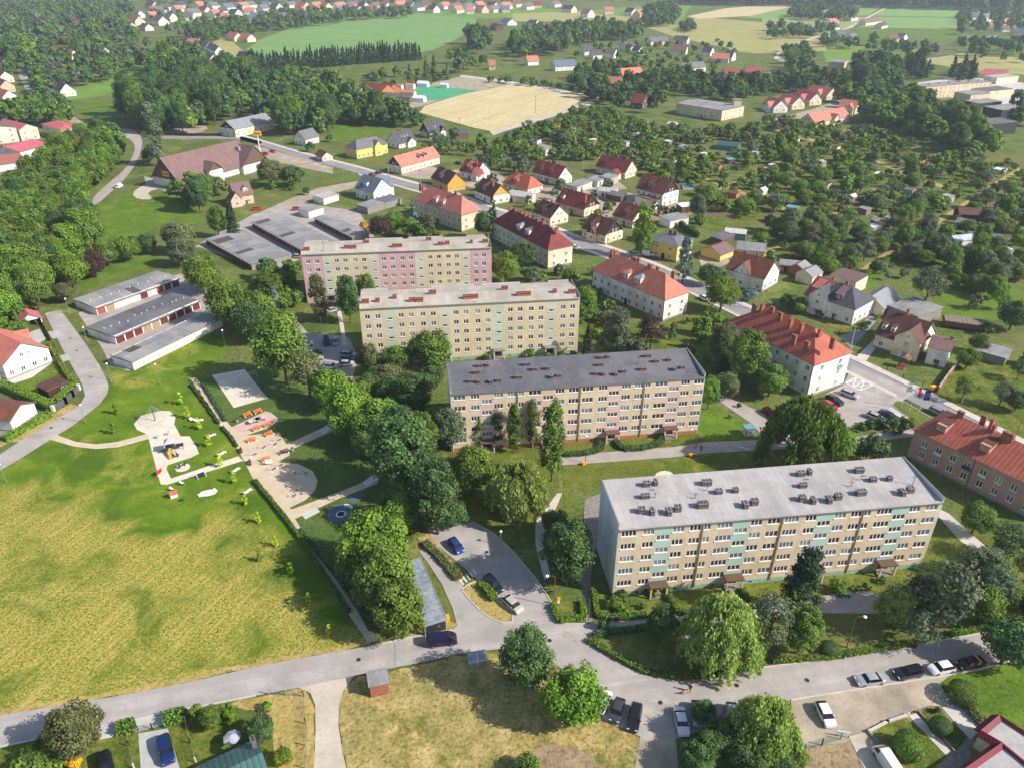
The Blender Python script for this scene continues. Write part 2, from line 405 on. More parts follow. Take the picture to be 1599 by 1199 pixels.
m, t, b = nt('meadow', 0.95, 0.15)
co = coords(t, 'world')
at = node(t, 'ShaderNodeAttribute', attribute_name='dry')
n1 = noise(t, co, 0.09, 5, 0.65, 0.6); n2 = noise(t, co, 1.3, 4, 0.75); n4 = noise(t, co, 2.6, 5, 0.85)
n3 = noise(t, streakco(t, co, R(66), 16, 0.7), 1.0, 3, 0.65)
green = ramp(t, n1, [(0.36, C(74,102,20)), (0.52, C(96,122,24)), (0.68, C(120,136,36))])
dryg = ramp(t, n4, [(0.36, C(80,100,26)), (0.47, C(122,128,40)), (0.55, C(176,158,78)), (0.66, C(210,182,118))])
dryg = mix(t, ramp(t, n3, [(0.5, (0, 0, 0, 1)), (0.64, (0.6, 0.6, 0.6, 1))]), dryg, C(200,172,96))
ma = node(t, 'ShaderNodeMath', operation='ADD'); t.links.new(at.outputs['Fac'], ma.inputs[0])
mb_ = node(t, 'ShaderNodeMath', operation='MULTIPLY_ADD'); t.links.new(n1, mb_.inputs[0]); mb_.inputs[1].default_value = 2.0; mb_.inputs[2].default_value = -1.06
t.links.new(mb_.outputs[0], ma.inputs[1])
col = mix(t, ramp(t, ma.outputs[0], [(0.25, (0, 0, 0, 1)), (0.75, (1, 1, 1, 1))]), green, dryg)
col = mix(t, ramp(t, n2, [(0.34, (0.6, 0.6, 0.6, 1)), (0.5, (0, 0, 0, 1))]), col, C(74,92,22))
t.links.new(col, b.inputs['Base Color']); bump(t, b, n2, 0.7, 0.3)
# --- foliage
def leafmat(name, dark, lightc, hue=0.03, trans=0.25):
 m, t, b = nt(name, 0.75, 0.25)
 at = node(t, 'ShaderNodeAttribute', attribute_name='tint')
 oi = node(t, 'ShaderNodeObjectInfo')
 col = mix(t, at.outputs['Fac'], dark, lightc)
 hs = node(t, 'ShaderNodeHueSaturation')
 ml = node(t, 'ShaderNodeMath', operation='MULTIPLY_ADD'); t.links.new(oi.outputs['Random'], ml.inputs[0]); ml.inputs[1].default_value = hue; ml.inputs[2].default_value = 0.5-hue/2
 mv = node(t, 'ShaderNodeMath', operation='MULTIPLY_ADD'); t.links.new(oi.outputs['Random'], mv.inputs[0]); mv.inputs[1].default_value = 0.3; mv.inputs[2].default_value = 0.9
 t.links.new(ml.outputs[0], hs.inputs['Hue']); t.links.new(mv.outputs[0], hs.inputs['Value']); t.links.new(col, hs.inputs['Color'])
 t.links.new(hs.outputs['Color'], b.inputs['Base Color'])
 tr = node(t, 'ShaderNodeBsdfTranslucent'); t.links.new(hs.outputs['Color'], tr.inputs['Color'])
 mx = node(t, 'ShaderNodeMixShader'); mx.inputs[0].default_value = trans
 out = t.nodes['Material Output']
 t.links.new(b.outputs[0], mx.inputs[1]); t.links.new(tr.outputs[0], mx.inputs[2]); t.links.new(mx.outputs[0], out.inputs['Surface'])
leafmat('leaf_mid', C(58,82,28), C(126,154,58))
leafmat('leaf_dark', C(46,72,36), C(102,132,70))
leafmat('leaf_light', C(68,98,24), C(132,160,52))
leafmat('leaf_olive', C(70,80,44), C(128,134,80))
leafmat('leaf_grey', C(68,82,58), C(126,138,100))
leafmat('leaf_willow', C(104,128,50), C(190,204,112), 0.02, 0.38)
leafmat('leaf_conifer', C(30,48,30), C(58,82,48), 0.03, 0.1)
leafmat('leaf_blue', C(70,90,88), C(122,142,138), 0.02, 0.1)
leafmat('leaf_purple', C(58,42,40), C(96,68,64), 0.02)
leafmat('leaf_yellow', C(190,150,20), C(246,206,50), 0.02)
leafmat('leaf_lime', C(140,168,24), C(206,220,60), 0.02)
leafmat('leaf_thuja', C(66,92,24), C(132,156,46), 0.03, 0.1)
# --- ground and everything laid on it
def chaikin(p, n=2, closed=True):
 for _ in range(n):
  q = []; N = len(p)
  rng = range(N) if closed else range(N-1)
  if not closed: q.append(p[0])
  for i in rng:
   a = p[i]; b = p[(i+1) % N]
   q.append((a[0]*.75+b[0]*.25, a[1]*.75+b[1]*.25)); q.append((a[0]*.25+b[0]*.75, a[1]*.25+b[1]*.75))
  if not closed: q.append(p[-1])
  p = q
 return p
def sheet(name, pts, m, layer=1, sm=0, kind='structure', label=None, cat=None, rag=0.0):
 g = gpoly(pts)
 if sm: g = chaikin(g, sm)
 if rag:
  q = []
  for i in range(len(g)):
   a = Vector(g[i]); b_ = Vector(g[(i+1) % len(g)]); L = (b_-a).length; k = max(1, min(60, int(L/1.2)))
   nrm = Vector((-(b_-a).y, (b_-a).x))/max(L, 1e-6)
   for j in range(k):
    p = a+(b_-a)*(j/k)+nrm*rnd.uniform(-rag, rag); q.append((p.x, p.y))
  g = q
 mb = MB(); mb.face([(x, y, 0.02*layer) for x, y in g])
 o = mb.build(name, m)
 if mb and o.data.polygons and o.data.polygons[0].normal.z < 0:
  o.data.flip_normals()
 return tag(o, label, cat, None, kind)
gmb = MB(); gmb.face([(-7000, -400, 0), (7000, -400, 0), (7000, 9000, 0), (-7000, 9000, 0)])
tag(gmb.build('ground', 'grass_ground'), kind='structure')
mead = gpoly([(-140,778),(0,735),(37,713),(87,681),(112,666),(155,633),(168,613),(178,577),(240,545),(330,510),(360,545),(318,585),(305,603),(345,665),(372,700),(400,755),(445,805),(485,868),(510,903),(545,955),(575,1001),(480,1024),(400,1041),(300,1064),(200,1085),(100,1101),(0,1118),(-140,1165)])
lush = gpoly([(-80,790),(60,745),(110,780),(180,800),(215,815),(232,826),(262,829),(300,822),(340,800),(372,770),(402,800),(450,860),(520,960),(700,1000),(700,400),(100,400)])
dry2 = [(G(*p).x, G(*p).y, r_) for p, r_ in (((165,720),8),((200,742),6),((112,705),7),((80,770),9),((180,590),6),((300,540),7),((240,570),5),((215,560),5),((205,600),4),((95,795),10))]
xs = [p[0] for p in mead]; ys = [p[1] for p in mead]
step = 1.2; X0, X1, Y0, Y1 = min(xs), max(xs), min(ys), max(ys)
nx = int((X1-X0)/step)+2; ny = int((Y1-Y0)/step)+2
vid = {}; V = []; D = []; Fc = []
def seg_d(x, y, poly):
 best = 1e9
 for i in range(len(poly)):
  ax, ay = poly[i]; bx, by = poly[(i+1) % len(poly)]
  dx, dy = bx-ax, by-ay; t_ = max(0, min(1, ((x-ax)*dx+(y-ay)*dy)/max(dx*dx+dy*dy, 1e-9)))
  best = min(best, math.hypot(x-ax-dx*t_, y-ay-dy*t_))
 return best
def vert(i, j):
 if (i, j) not in vid:
  x = X0+i*step; y = Y0+j*step
  d = seg_d(x, y, lush); ins = inside(x, y, lush)
  dry = 0.5+max(-0.5, min(0.5, (-d if ins else d)/7.0))
  if ins:
   for a, b2, r_ in dry2: dry = max(dry, 0.72*math.exp(-((x-a)**2+(y-b2)**2)/(r_*r_)))
  vid[(i, j)] = len(V); V.append((x, y, 0.02)); D.append(0.1+0.62*dry)
 return vid[(i, j)]
for i in range(nx):
 for j in range(ny):
  if inside(X0+(i+.5)*step, Y0+(j+.5)*step, mead):
   Fc.append((vert(i, j), vert(i+1, j), vert(i+1, j+1), vert(i, j+1)))
me = bpy.data.meshes.new('meadow'); me.from_pydata(V, [], Fc); me.materials.append(MATS['meadow'])
me.attributes.new('dry', 'FLOAT', 'POINT').data.foreach_set('value', D)
tag(link('meadow', me), kind='structure')
sheet('field', [(380,72),(470,38),(560,24),(650,22),(735,26),(748,34),(722,58),(660,86),(560,90),(450,97),(402,98)], 'grass_field', 1, 1)
sheet('field', [(640,22),(800,10),(900,18),(1000,10),(1080,8),(1060,40),(1010,40),(900,18),(820,28),(750,30)], 'grass_meadow', 2)
sheet('field', [(800,22),(900,18),(1010,30),(1000,36),(850,34),(800,34)], 'grass_dryfield', 3)
sheet('field', [(1000,40),(1100,28),(1200,36),(1290,52),(1290,80),(1180,84),(1060,60)], 'grass_dryfield', 1)
sheet('field', [(1073,26),(1130,14),(1205,7),(1250,7),(1200,24),(1090,30)], 'field_tan', 3)
sheet('field', [(1160,28),(1250,8),(1380,9),(1355,25),(1240,25),(1200,30)], 'field_bright', 4)
sheet('field', [(1385,12),(1524,15),(1520,28),(1366,25)], 'field_bright', 2)
sheet('field', [(1364,26.5),(1520,29),(1494,46),(1340,43)], 'field_bright', 2)
sheet('field', [(1340,45),(1494,47.5),(1506,48),(1490,62),(1330,61)], 'grass_lush', 2)
sheet('field', [(1524,16),(1640,20),(1640,48),(1520,45)], 'field_olive', 2)
sheet('field', [(1190,27),(1355,27),(1330,42),(1270,60),(1190,58)], 'field_olive', 2)
sheet('field', [(1130,60),(1240,56),(1215,74),(1180,84),(1140,80)], 'grass_dryfield', 3)
sheet('sports_field', [(1285,82),(1310,70),(1440,78),(1420,90),(1385,101),(1290,98)], 'grass_meadow', 3)
sheet('sports_field', [(1440,97),(1500,84),(1610,92),(1610,118),(1520,112)], 'grass_dryfield', 3)
sheet('sports_court', [(1523,116),(1540,107),(1575,109),(1572,119)], 'red_court', 4)
sheet('path', [(1405,98),(1500,85),(1496,88),(1410,101)], 'gravel_yard', 4)
sheet('field', [(90,145),(180,120),(235,108),(230,122),(160,150),(105,158)], 'grass_meadow', 2)
sheet('field', [(108,166),(150,156),(185,154),(190,168),(170,190),(145,186),(122,178)], 'grass_lush', 2, 1)
sheet('field', [(290,75),(340,60),(360,62),(390,90),(360,105),(300,85)], 'grass_dryfield', 2)
sheet('field', [(0,40),(20,40),(18,52),(0,52)], 'field_bright', 2)
sheet('field', [(255,28),(330,18),(400,25),(400,38),(260,36)], 'grass_meadow', 2)
sheet('field', [(492,200),(540,180),(580,178),(640,190),(600,208),(545,222),(510,216)], 'grass_lush', 2, 1)
sheet('stubble_field', [(663,166),(720,148),(800,132),(920,150),(905,158),(890,172),(845,182),(770,206),(740,200),(690,186),(655,176)], 'field_tan', 2)
sheet('gravel_ground', [(640,137),(695,126),(725,118),(800,127),(805,131),(720,147),(660,166),(640,170),(640,150)], 'gravel_yard', 2)
sheet('green_carpet', [(622,150),(650,138),(680,134),(745,142),(690,157),(640,158)], 'green_carpet', 3)
sheet('path', [(720,117.5),(800,128),(925,149),(955,152),(952,155),(920,152.5),(800,131),(718,119.5)], 'pavement', 3)
sheet('gravel_lane', [(905,163),(925,157),(930,162),(860,184),(790,205),(770,212),(765,206),(850,181)], 'gravel_lane', 3)
sheet('gravel_lane', [(1208,92),(1216,80),(1262,60),(1320,45),(1384,11),(1386,12.5),(1330,44),(1265,63),(1222,82),(1214,88),(1230,96),(1222,98)], 'gravel_lane', 5)
sheet('gravel_ground', [(255,200),(280,190),(322,196),(325,204),(290,212),(262,212)], 'gravel_yard', 2, 1)
sheet('allotment_ground', [(700,235),(780,212),(850,184),(925,160),(1050,196),(1150,200),(1205,178),(1320,190),(1450,225),(1610,245),(1610,640),(1530,560),(1460,470),(1420,400),(1330,430),(1230,420),(1130,370),(1050,330),(990,300),(930,280),(890,250),(800,250)], 'grass_dull', 1)
sheet('lawn', [(1465,440),(1490,402),(1540,415),(1600,450),(1610,505),(1560,500),(1500,500),(1455,480)], 'grass_lush', 2, 1)
sheet('lawn', [(1310,440),(1350,425),(1400,397),(1380,430),(1360,455),(1335,455)], 'grass_lush', 2)
sheet('lawn', [(1090,345),(1130,325),(1185,318),(1190,340),(1150,365),(1100,360)], 'grass_lawn', 2, 1)
sheet('lawn', [(1460,610),(1490,570),(1560,560),(1610,570),(1610,690),(1560,665),(1500,635)], 'grass_lawn', 2)
ST_U = [(375,213),(410,222),(470,240),(560,263),(640,286),(700,300),(780,330),(850,350),(900,372),(960,392),(1030,418),(1100,450),(1170,483),(1250,525),(1330,562),(1400,595),(1470,630),(1540,665),(1640,716)]
def off(p, d): return [(x, y+d*(0.25+0.75*(y-200)/500)) for x, y in p]
sheet('street', ST_U+off(ST_U, 24)[::-1], 'asphalt_street', 3)
sheet('pavement', off(ST_U, -10)+off(ST_U, -0.5)[::-1], 'pavement', 4)
sheet('pavement', off(ST_U, 24.5)[3:16]+off(ST_U, 31)[3:16][::-1], 'pavement', 4)
sheet('road', [(252,213),(300,213),(375,212),(410,222),(405,227),(370,218),(300,217.5),(252,218)], 'asphalt_street', 3)
sheet('road', [(205,200),(222,214),(222,232),(212,258),(195,280),(172,302),(147,324),(142,312),(165,290),(195,266),(208,244),(212,228),(200,214),(140,206),(141,202)], 'asphalt_old', 3.5, 2)
sheet('road', [(28,108),(38,110),(52,140),(56,154),(50,156),(40,140),(30,120)], 'asphalt_old', 3)
sheet('gravel_lane', [(93,160),(103,165),(118,186),(150,200),(140,206),(108,194),(95,175)], 'gravel_yard', 3, 1)
sheet('gravel_lane', [(205,303),(222,290),(250,285),(262,292),(228,300),(240,312),(215,312)], 'gravel_lane', 3, 1)
sheet('paved_yard', [(225,276),(245,280),(300,295),(330,300),(310,312),(260,300),(228,288)], 'asphalt_old', 3.2)
sheet('paved_yard', [(386,232),(400,228),(480,250),(520,262),(520,272),(470,262),(410,248)], 'gravel_yard', 2)
sheet('gravel_lane', [(300,388),(330,370),(395,337),(450,312),(500,293),(560,283),(560,292),(500,308),(450,328),(400,350),(330,385)], 'gravel_yard', 2)
sheet('garage_yard', [(308,385),(395,335),(470,318),(560,330),(600,395),(560,410),(480,400),(445,418),(400,418),(370,408)], 'asphalt_old', 2.5)
sheet('garage_yard', [(122,490),(140,478),(280,428),(318,440),(335,505),(325,515),(200,580),(172,570),(160,545)], 'asphalt_old', 3)
sheet('road', [(70,490),(84,486),(96,486),(132,535),(155,570),(166,592),(170,604),(167,616),(155,632),(112,666),(87,681),(37,713),(0,735),(-140,778),(-140,755),(0,709),(45,680),(87,656),(125,632),(133,618),(128,600),(100,550)], 'asphalt_pale', 4)
sheet('driveway', [(75,519),(93,516),(100,526),(82,530)], 'block_paving', 4.5)
sheet('driveway', [(92,556),(106,553),(112,562),(97,566)], 'block_paving', 4.5)
sheet('road', [(-140,1165),(0,1117),(100,1100),(200,1084),(300,1064),(400,1041),(500,1022),(575,1009),(650,993),(706,984),(714,976),(706,948),(690,912),(668,878),(655,862),(662,852),(684,858),(712,900),(733,928),(752,955),(783,974),(800,971),(801,958),(776,938),(745,905),(718,880),(700,866),(676,846),(650,790),(610,720),(575,655),(548,612),(560,600),(590,625),(630,690),(665,750),(690,800),(712,818),(738,815),(770,832),(800,860),(838,905),(864,945),(873,974),(914,974),(940,971),(1010,962),(1100,951),(1265,935),(1330,920),(1385,930),(1420,965),(1370,958),(1270,957),(1100,973),(1010,984),(940,991),(914,997),(955,1025),(1007,1052),(1062,1061),(1132,1055),(1190,1042),(1290,1030),(1387,1014),(1487,997),(1550,985),(1640,972),(1640,1018),(1525,1046),(1465,1057),(1340,1076),(1235,1093),(1180,1105),(1110,1135),(1060,1153),(1000,1150),(945,1126),(900,1062),(840,1016),(790,1012),(720,1020),(650,1036),(600,1045),(545,1056),(475,1072),(400,1086),(312,1103),(256,1113),(200,1127),(150,1135),(0,1166),(-140,1215)], 'asphalt_pale', 4)
sheet('driveway', [(1000,1149),(1055,1152),(1062,1230),(985,1230)], 'gravel_yard', 3.5)
sheet('gravel_lane', [(466,1073),(510,1064),(553,1055),(536,1078),(530,1100),(528,1130),(534,1170),(548,1230),(488,1230),(493,1140),(492,1100),(485,1082)], 'gravel_lane', 3.5)
sheet('dry_grass', [(528,1075),(560,1056),(640,1040),(720,1022),(840,1018),(905,1066),(945,1126),(1000,1151),(985,1230),(545,1230),(534,1170),(528,1130)], 'grass_straw', 2, 0, rag=0.3)
sheet('bare_soil', [(800,1195),(840,1168),(880,1160),(920,1175),(935,1200),(930,1230),(800,1230)], 'yard_soil', 3, 1, rag=0.3)
sheet('verge', [(-140,1150),(0,1108),(100,1090),(200,1074),(300,1054),(400,1032),(500,1013),(575,1001),(580,1006),(500,1022),(400,1041),(300,1064),(200,1084),(100,1100),(0,1117),(-140,1165)], 'grass_verge', 3, 0, rag=0.35)
sheet('verge', [(600,997),(640,985),(690,972),(712,972),(706,984),(650,993)], 'grass_verge', 3, 0, rag=0.3)
sheet('dry_grass', [(345,1103),(400,1087),(475,1073),(490,1098),(490,1230),(440,1230),(425,1150),(400,1110)], 'grass_verge', 2, rag=0.3)
sheet('garden_ground', [(-140,1220),(0,1170),(150,1138),(200,1128),(345,1103),(430,1150),(450,1230),(-140,1300)], 'grass_lawn', 1)
sheet('driveway', [(216,1145),(262,1137),(290,1230),(222,1230)], 'block_paving', 3)
sheet('driveway', [(152,1150),(178,1144),(180,1150),(154,1155)], 'concrete_slab', 3)
sheet('pavement', [(150,1136),(200,1128),(256,1114),(262,1130),(216,1142),(160,1150)], 'block_paving', 2)
sheet('verge', [(72,690),(15,690),(0,699),(-40,715),(-40,705),(10,684),(60,660),(110,630),(121,634),(87,656),(45,680)], 'grass_verge', 3)
sheet('footpath', [(86,678),(120,690),(150,693.5),(182,690),(230,677),(233,685),(185,698),(150,701),(115,697),(78,686)], 'path_tan', 3.5)
sheet('sand_pit', [(209,662),(220,649),(252,641),(266,642),(274,652),(272,662),(278,673),(282,681),(296,681),(306,696),(311,708),(299,714),(262,726),(260,732),(267,747),(372,712),(380,719),(260,757),(251,756),(245,735),(238,708),(232,684),(228,677),(214,671)], 'sand', 3)
sheet('sand_pit', [(273,730),(280,724),(292,723),(298,727),(294,734),(282,737),(275,736)], 'sand', 3, 2)
sheet('park_lawn', [(318,597),(330,586),(385,575),(400,560),(450,590),(540,650),(590,720),(620,780),(600,850),(590,900),(585,960),(588,1000),(575,1000),(520,905),(470,830),(440,780),(400,720),(360,665)], 'grass_park', 2)
sheet('park_path', [(296,590),(306,590),(330,622),(347,650),(362,667),(415,642),(424,645),(437,655),(420,668),(384,680),(436,675),(447,694),(512,664),(560,640),(563,646),(522,672),(452,703),(452,711),(432,722),(465,724),(488,735),(496,750),(492,766),(478,780),(452,793),(456,795),(520,772),(584,746),(590,755),(530,778),(461,810),(482,845),(525,902),(556,950),(592,1000),(574,1003),(540,952),(510,904),(470,845),(445,805),(400,757),(372,702),(345,666),(318,622)], 'path_tan', 4)
sheet('paved_square', [(364,666),(415,642),(437,655),(420,667),(376,675)], 'paving_pink', 5)
sheet('sports_court', [(331,586),(382,577),(418,622),(365,637)], 'sand', 4)
sheet('rubber_circle', [(511,808),(513,797),(520,790),(533,786),(545,789),(551,797),(548,808),(540,815),(527,816),(516,814)], 'rubber_blue', 4, 2)
sheet('rubber_patch', [(542,779),(562,768),(570,774),(552,787)], 'rubber_blue', 4)
sheet('concrete_pad', [(470,803),(494,792),(500,799),(477,811)], 'concrete_slab', 5)
sheet('parking', [(428,515),(440,498),(455,494),(470,508),(480,520),(520,522),(545,528),(556,552),(556,570),(548,600),(548,612),(505,602),(470,588),(460,548)], 'asphalt_old', 3.5)
sheet('footpath', [(525,480),(532,480),(542,540),(536,540)], 'pavement', 4)
sheet('lawn', [(879,727),(940,722),(1050,714),(1100,708),(1190,706),(1130,745),(900,760),(880,790)], 'grass_lawn', 2)
sheet('bare_soil', [(1022,740),(1035,734),(1050,737),(1052,745),(1025,748)], 'sand', 3, 1)
sheet('lane', [(870,713),(955,705),(1050,698),(1100,690),(1160,688),(1196,686),(1174,662),(1122,626),(1108,618),(1124,614),(1180,640),(1215,655),(1250,680),(1337,682),(1435,667),(1437,680),(1340,692),(1240,700),(1100,708),(1050,714),(940,722),(870,727)], 'asphalt_old', 3.5)
sheet('car_park', [(1288,668),(1278,640),(1290,615),(1316,602),(1332,572),(1350,578),(1430,612),(1398,634),(1392,632),(1418,652),(1350,668)], 'asphalt_old', 3.2)
sheet('lawn', [(1392,630),(1398,626),(1412,628),(1458,655),(1440,666),(1420,652)], 'grass_lawn', 4)
sheet('parking_bay', [(1392,654),(1386,640),(1392,636),(1418,652)], 'concrete_slab', 4)
sheet('lawn', [(1090,665),(1098,636),(1115,632),(1170,668),(1184,684),(1090,690)], 'grass_lush', 2)
sheet('lawn', [(910,500),(960,470),(1040,505),(1120,480),(1140,520),(1110,560),(1000,550),(915,545)], 'grass_lawn', 1.5)
sheet('traffic_island', [(721,921),(730,913),(745,906),(760,917),(775,936),(801,957),(800,971),(784,973),(768,966),(750,954),(731,934)], 'grass_verge', 5)
sheet('verge', [(652,840),(668,833),(680,848),(720,893),(727,904),(714,912),(690,884)], 'grass_verge', 4.5)
sheet('lawn', [(862,947),(905,938),(912,962),(874,974)], 'grass_lawn', 5)
sheet('lawn', [(916,1000),(940,991),(1010,984),(1100,973),(1270,957),(1370,958),(1420,965),(1550,950),(1560,984),(1487,996),(1387,1013),(1290,1029),(1190,1041),(1132,1054),(1062,1060),(1007,1051),(955,1024)], 'grass_dull', 3)
sheet('lawn', [(930,935),(1000,930),(1440,880),(1470,890),(1400,928),(1330,918),(1265,934),(1100,950),(1010,961),(935,970)], 'grass_lawn', 2)
sheet('lawn', [(700,690),(880,680),(1090,660),(1095,690),(1050,697),(955,704),(870,712),(870,727),(878,790),(840,830),(800,858),(740,812),(700,760)], 'grass_lawn', 1.2)
sheet('footpath', [(836,815),(870,770),(878,770),(846,845),(860,900),(850,905),(836,850)], 'pavement', 3)
sheet('footpath', [(913,780),(938,770),(935,830),(922,900),(925,970),(915,974),(908,900)], 'old_concrete', 3)
sheet('lawn', [(1420,760),(1500,820),(1640,880),(1640,960),(1470,960),(1430,900)], 'grass_lawn', 1.4)
sheet('footpath', [(1468,795),(1482,802),(1510,828),(1560,870),(1550,876),(1500,845),(1465,806)], 'pavement', 3)
sheet('gravel_yard', [(1235,1093),(1340,1076),(1465,1057),(1490,1052),(1470,1072),(1490,1098),(1440,1104),(1360,1140),(1320,1160),(1255,1165),(1238,1130)], 'gravel_yard', 3, rag=0.2)
sheet('grass_bank', [(1468,1066),(1490,1050),(1530,1044),(1640,1018),(1640,1150),(1560,1120),(1530,1130),(1490,1095)], 'grass_lush', 3.2)
sheet('garden_ground', [(1240,1165),(1360,1140),(1420,1118),(1440,1104),(1500,1098),(1560,1130),(1640,1150),(1640,1260),(1200,1260),(1220,1190)], 'yard_soil', 1)
sheet('lawn', [(1362,1138),(1414,1119),(1482,1178),(1440,1215),(1420,1240)], 'grass_lawn', 4)
sheet('lawn', [(1436,1112),(1462,1102),(1510,1150),(1492,1175)], 'grass_lawn', 4)
sheet('driveway', [(1325,1150),(1356,1142),(1420,1230),(1370,1240)], 'gravel_lane', 3.6)
sheet('driveway', [(1470,1104),(1495,1098),(1535,1135),(1515,1155)], 'concrete_slab', 4)
sheet('footpath', [(1418,1117),(1430,1113),(1486,1172),(1478,1180)], 'pavement', 4.2)
sheet('driveway', [(1508,1150),(1520,1155),(1500,1230),(1440,1230),(1485,1175)], 'old_concrete', 3)
sheet('field', [(140,330),(205,300),(300,310),(320,350),(270,345),(190,380),(150,372)], 'grass_lush', 1.5)
sheet('grass_verge', [(124,420),(190,405),(260,395),(240,415),(160,440),(120,455)], 'grass_lush', 1.6)
sheet('paved_yard', [(-40,590),(50,566),(86,556),(92,562),(80,568),(50,590),(20,600),(-40,612)], 'concrete_slab', 3)
sheet('paved_yard', [(44,520),(62,514),(72,530),(56,540)], 'block_paving', 3)
sheet('lawn', [(24,600),(52,588),(90,575),(110,600),(80,620),(45,612)], 'grass_lush', 2)
sheet('lawn', [(0,480),(50,470),(62,488),(30,520),(0,520)], 'grass_lush', 2)
sheet('terrace', [(-20,672),(35,645),(46,652),(5,680),(-20,690)], 'old_concrete', 3)
sheet('yard', [(940,325),(1000,300),(1090,330),(1060,345),(1000,345)], 'yard_soil', 1.5)
sheet('yard', [(880,300),(900,285),(960,280),(980,295),(920,305)], 'gravel_yard', 2)
sheet('yard', [(1090,400),(1130,395),(1140,410),(1100,430)], 'gravel_yard', 2)
sheet('driveway', [(1310,525),(1345,515),(1365,470),(1380,470),(1370,500),(1330,545)], 'asphalt_street', 2)
sheet('driveway', [(1335,560),(1365,530),(1380,525),(1352,565)], 'pavement', 2)
sheet('yard', [(1430,130),(1500,120),(1599,130),(1599,165),(1500,160)], 'pavement', 2)
sheet('yard', [(1190,190),(1265,172),(1330,150),(1360,165),(1290,185),(1230,195)], 'gravel_yard', 2)
for y_ in ([(690,268),(760,262),(800,285),(770,300),(720,290)],[(800,300),(850,290),(900,305),(900,330),(840,322)],[(930,305),(1000,300),(1010,330),(960,350),(915,335)],[(600,262),(640,258),(690,262),(690,280),(640,280)],[(1000,385),(1060,395),(1065,402),(1010,402)]): sheet('yard', y_, 'gravel_yard', 1.7, 1, rag=.4)
for y_ in ([(620,1012),(668,1003),(672,1012),(626,1022)],[(330,1078),(372,1068),(376,1076),(334,1086)],[(1010,1085),(1060,1088),(1058,1100),(1012,1096)],[(880,985),(905,990),(900,1004),(876,996)],[(1330,1042),(1385,1030),(1388,1038),(1334,1051)],[(130,560),(142,556),(158,585),(146,590)],[(745,850),(765,848),(790,878),(772,884)]): sheet('road_patch', y_, 'asphalt_old', 4.4, 0, rag=.12)
for x_, y_ in ((1031,1097),(560,1030),(858,1000),(1150,1070),(120,548),(80,668),(760,862),(1260,1062)):
 c_ = G(x_, y_); m_ = MB(); m_.face([(c_.x+.38*math.cos(k*PI/6), c_.y+.38*math.sin(k*PI/6), .1) for k in range(12)]); tag(m_.build('manhole_cover', 'steel_dark'), kind='structure')
sheet('field', [(95,40),(150,48),(140,58),(90,54)], 'grass_meadow', 2); sheet('field', [(0,22),(60,14),(75,24),(0,36)], 'grass_dryfield', 2); sheet('field', [(150,84),(225,76),(232,92),(170,100)], 'grass_meadow', 2)
APATH = [[(1062,322),(1330,198),(1334,200),(1068,325)],[(1185,398),(1462,240),(1467,243),(1192,402)],[(1332,428),(1590,262),(1596,266),(1340,432)],[(900,240),(1060,262),(1060,265),(898,243)],[(1060,262),(1240,330),(1420,396),(1416,399),(1236,334),(1057,265)],[(1210,200),(1330,236),(1500,300),(1496,304),(1326,240),(1206,203)]]
for y_ in APATH: sheet('garden_path', y_, 'grass_verge', 3, rag=.2)
def kerb(pts, h=0.12, wd=0.18, z=0.06, m='concrete_slab', name='kerb'):
 g = [G(x, y) for x, y in pts]; mb = MB()
 L = [];
 for i, p in enumerate(g):
  a = g[max(i-1, 0)]; b2 = g[min(i+1, len(g)-1)]; d = (b2-a).normalized(); n = Vector((-d.y, d.x, 0))*wd/2
  L.append((p+n, p-n))
 for (a, b2), (c, d) in zip(L, L[1:]):
  zz = z+h
  P = lambda v, q: (v.x, v.y, q)
  mb.face([P(a, zz), P(c, zz), P(d, zz), P(b2, zz)]); mb.face([P(a, 0), P(c, 0), P(c, zz), P(a, zz)]); mb.face([P(b2, zz), P(d, zz), P(d, 0), P(b2, 0)])
 return tag(mb.build(name, m), kind='structure')
kerb([(721,921),(730,913),(745,906),(760,917),(775,936),(801,957),(800,971),(784,973),(768,966),(750,954),(731,934),(721,921)])
kerb([(738,815),(770,832),(800,860),(838,905),(864,945),(873,974),(914,974)])
kerb([(914,997),(955,1025),(1007,1052),(1062,1061),(1132,1055),(1190,1042),(1290,1030),(1387,1014),(1487,997),(1550,985)])
kerb([(1235,1093),(1340,1076),(1465,1057),(1525,1046),(1620,1022)])
kerb([(400,1086),(312,1103),(256,1113),(200,1127),(150,1135),(0,1166)])
kerb([(577,1009),(650,993),(706,984)])
kerb([(1392,632),(1398,626),(1412,628),(1458,655)])
kerb([(1392,632),(1418,652),(1350,668),(1290,668)])
kerb(off(ST_U, -0.6)[8:]); kerb(off(ST_U, 24.4)[8:14])
def strip(mb, a, b, wd, z):
 a = G(*a); b = G(*b); d = (b-a).normalized(); n = Vector((-d.y, d.x, 0))*wd/2
 mb.face([(p.x, p.y, z) for p in (a+n, a-n, b-n, b+n)])
q = [((1320,598),(1343,610)),((1343,610),(1363,602)),((1363,602),(1336,590)),((1336,590),(1320,598)),((1331,604),(1337,592)),((1343,610),(1350,596)),((1322,597),(1350,596)),((1331,604),(1361,602)),((1331,605),(1349,596)),((1322,599),(1336,592))]
mb = MB()
for k, (a, b_) in enumerate(q): strip(mb, a, b_, 0.28, 0.10+0.004*k)
tag(mb.build('road_marking', 'white_line'), kind='structure')
mb = MB()
for k in range(5):
 strip(mb, (718+5*k, 905-4*k), (724+5*k, 913-4*k), 0.3, 0.115)
tag(mb.build('road_marking', 'white_line'), kind='structure')
mb = MB(); strip(mb, (1146,694), (1172,703), 0.7, 0.1); tag(mb.build('speed_hump', 'concrete_slab'), kind='structure')
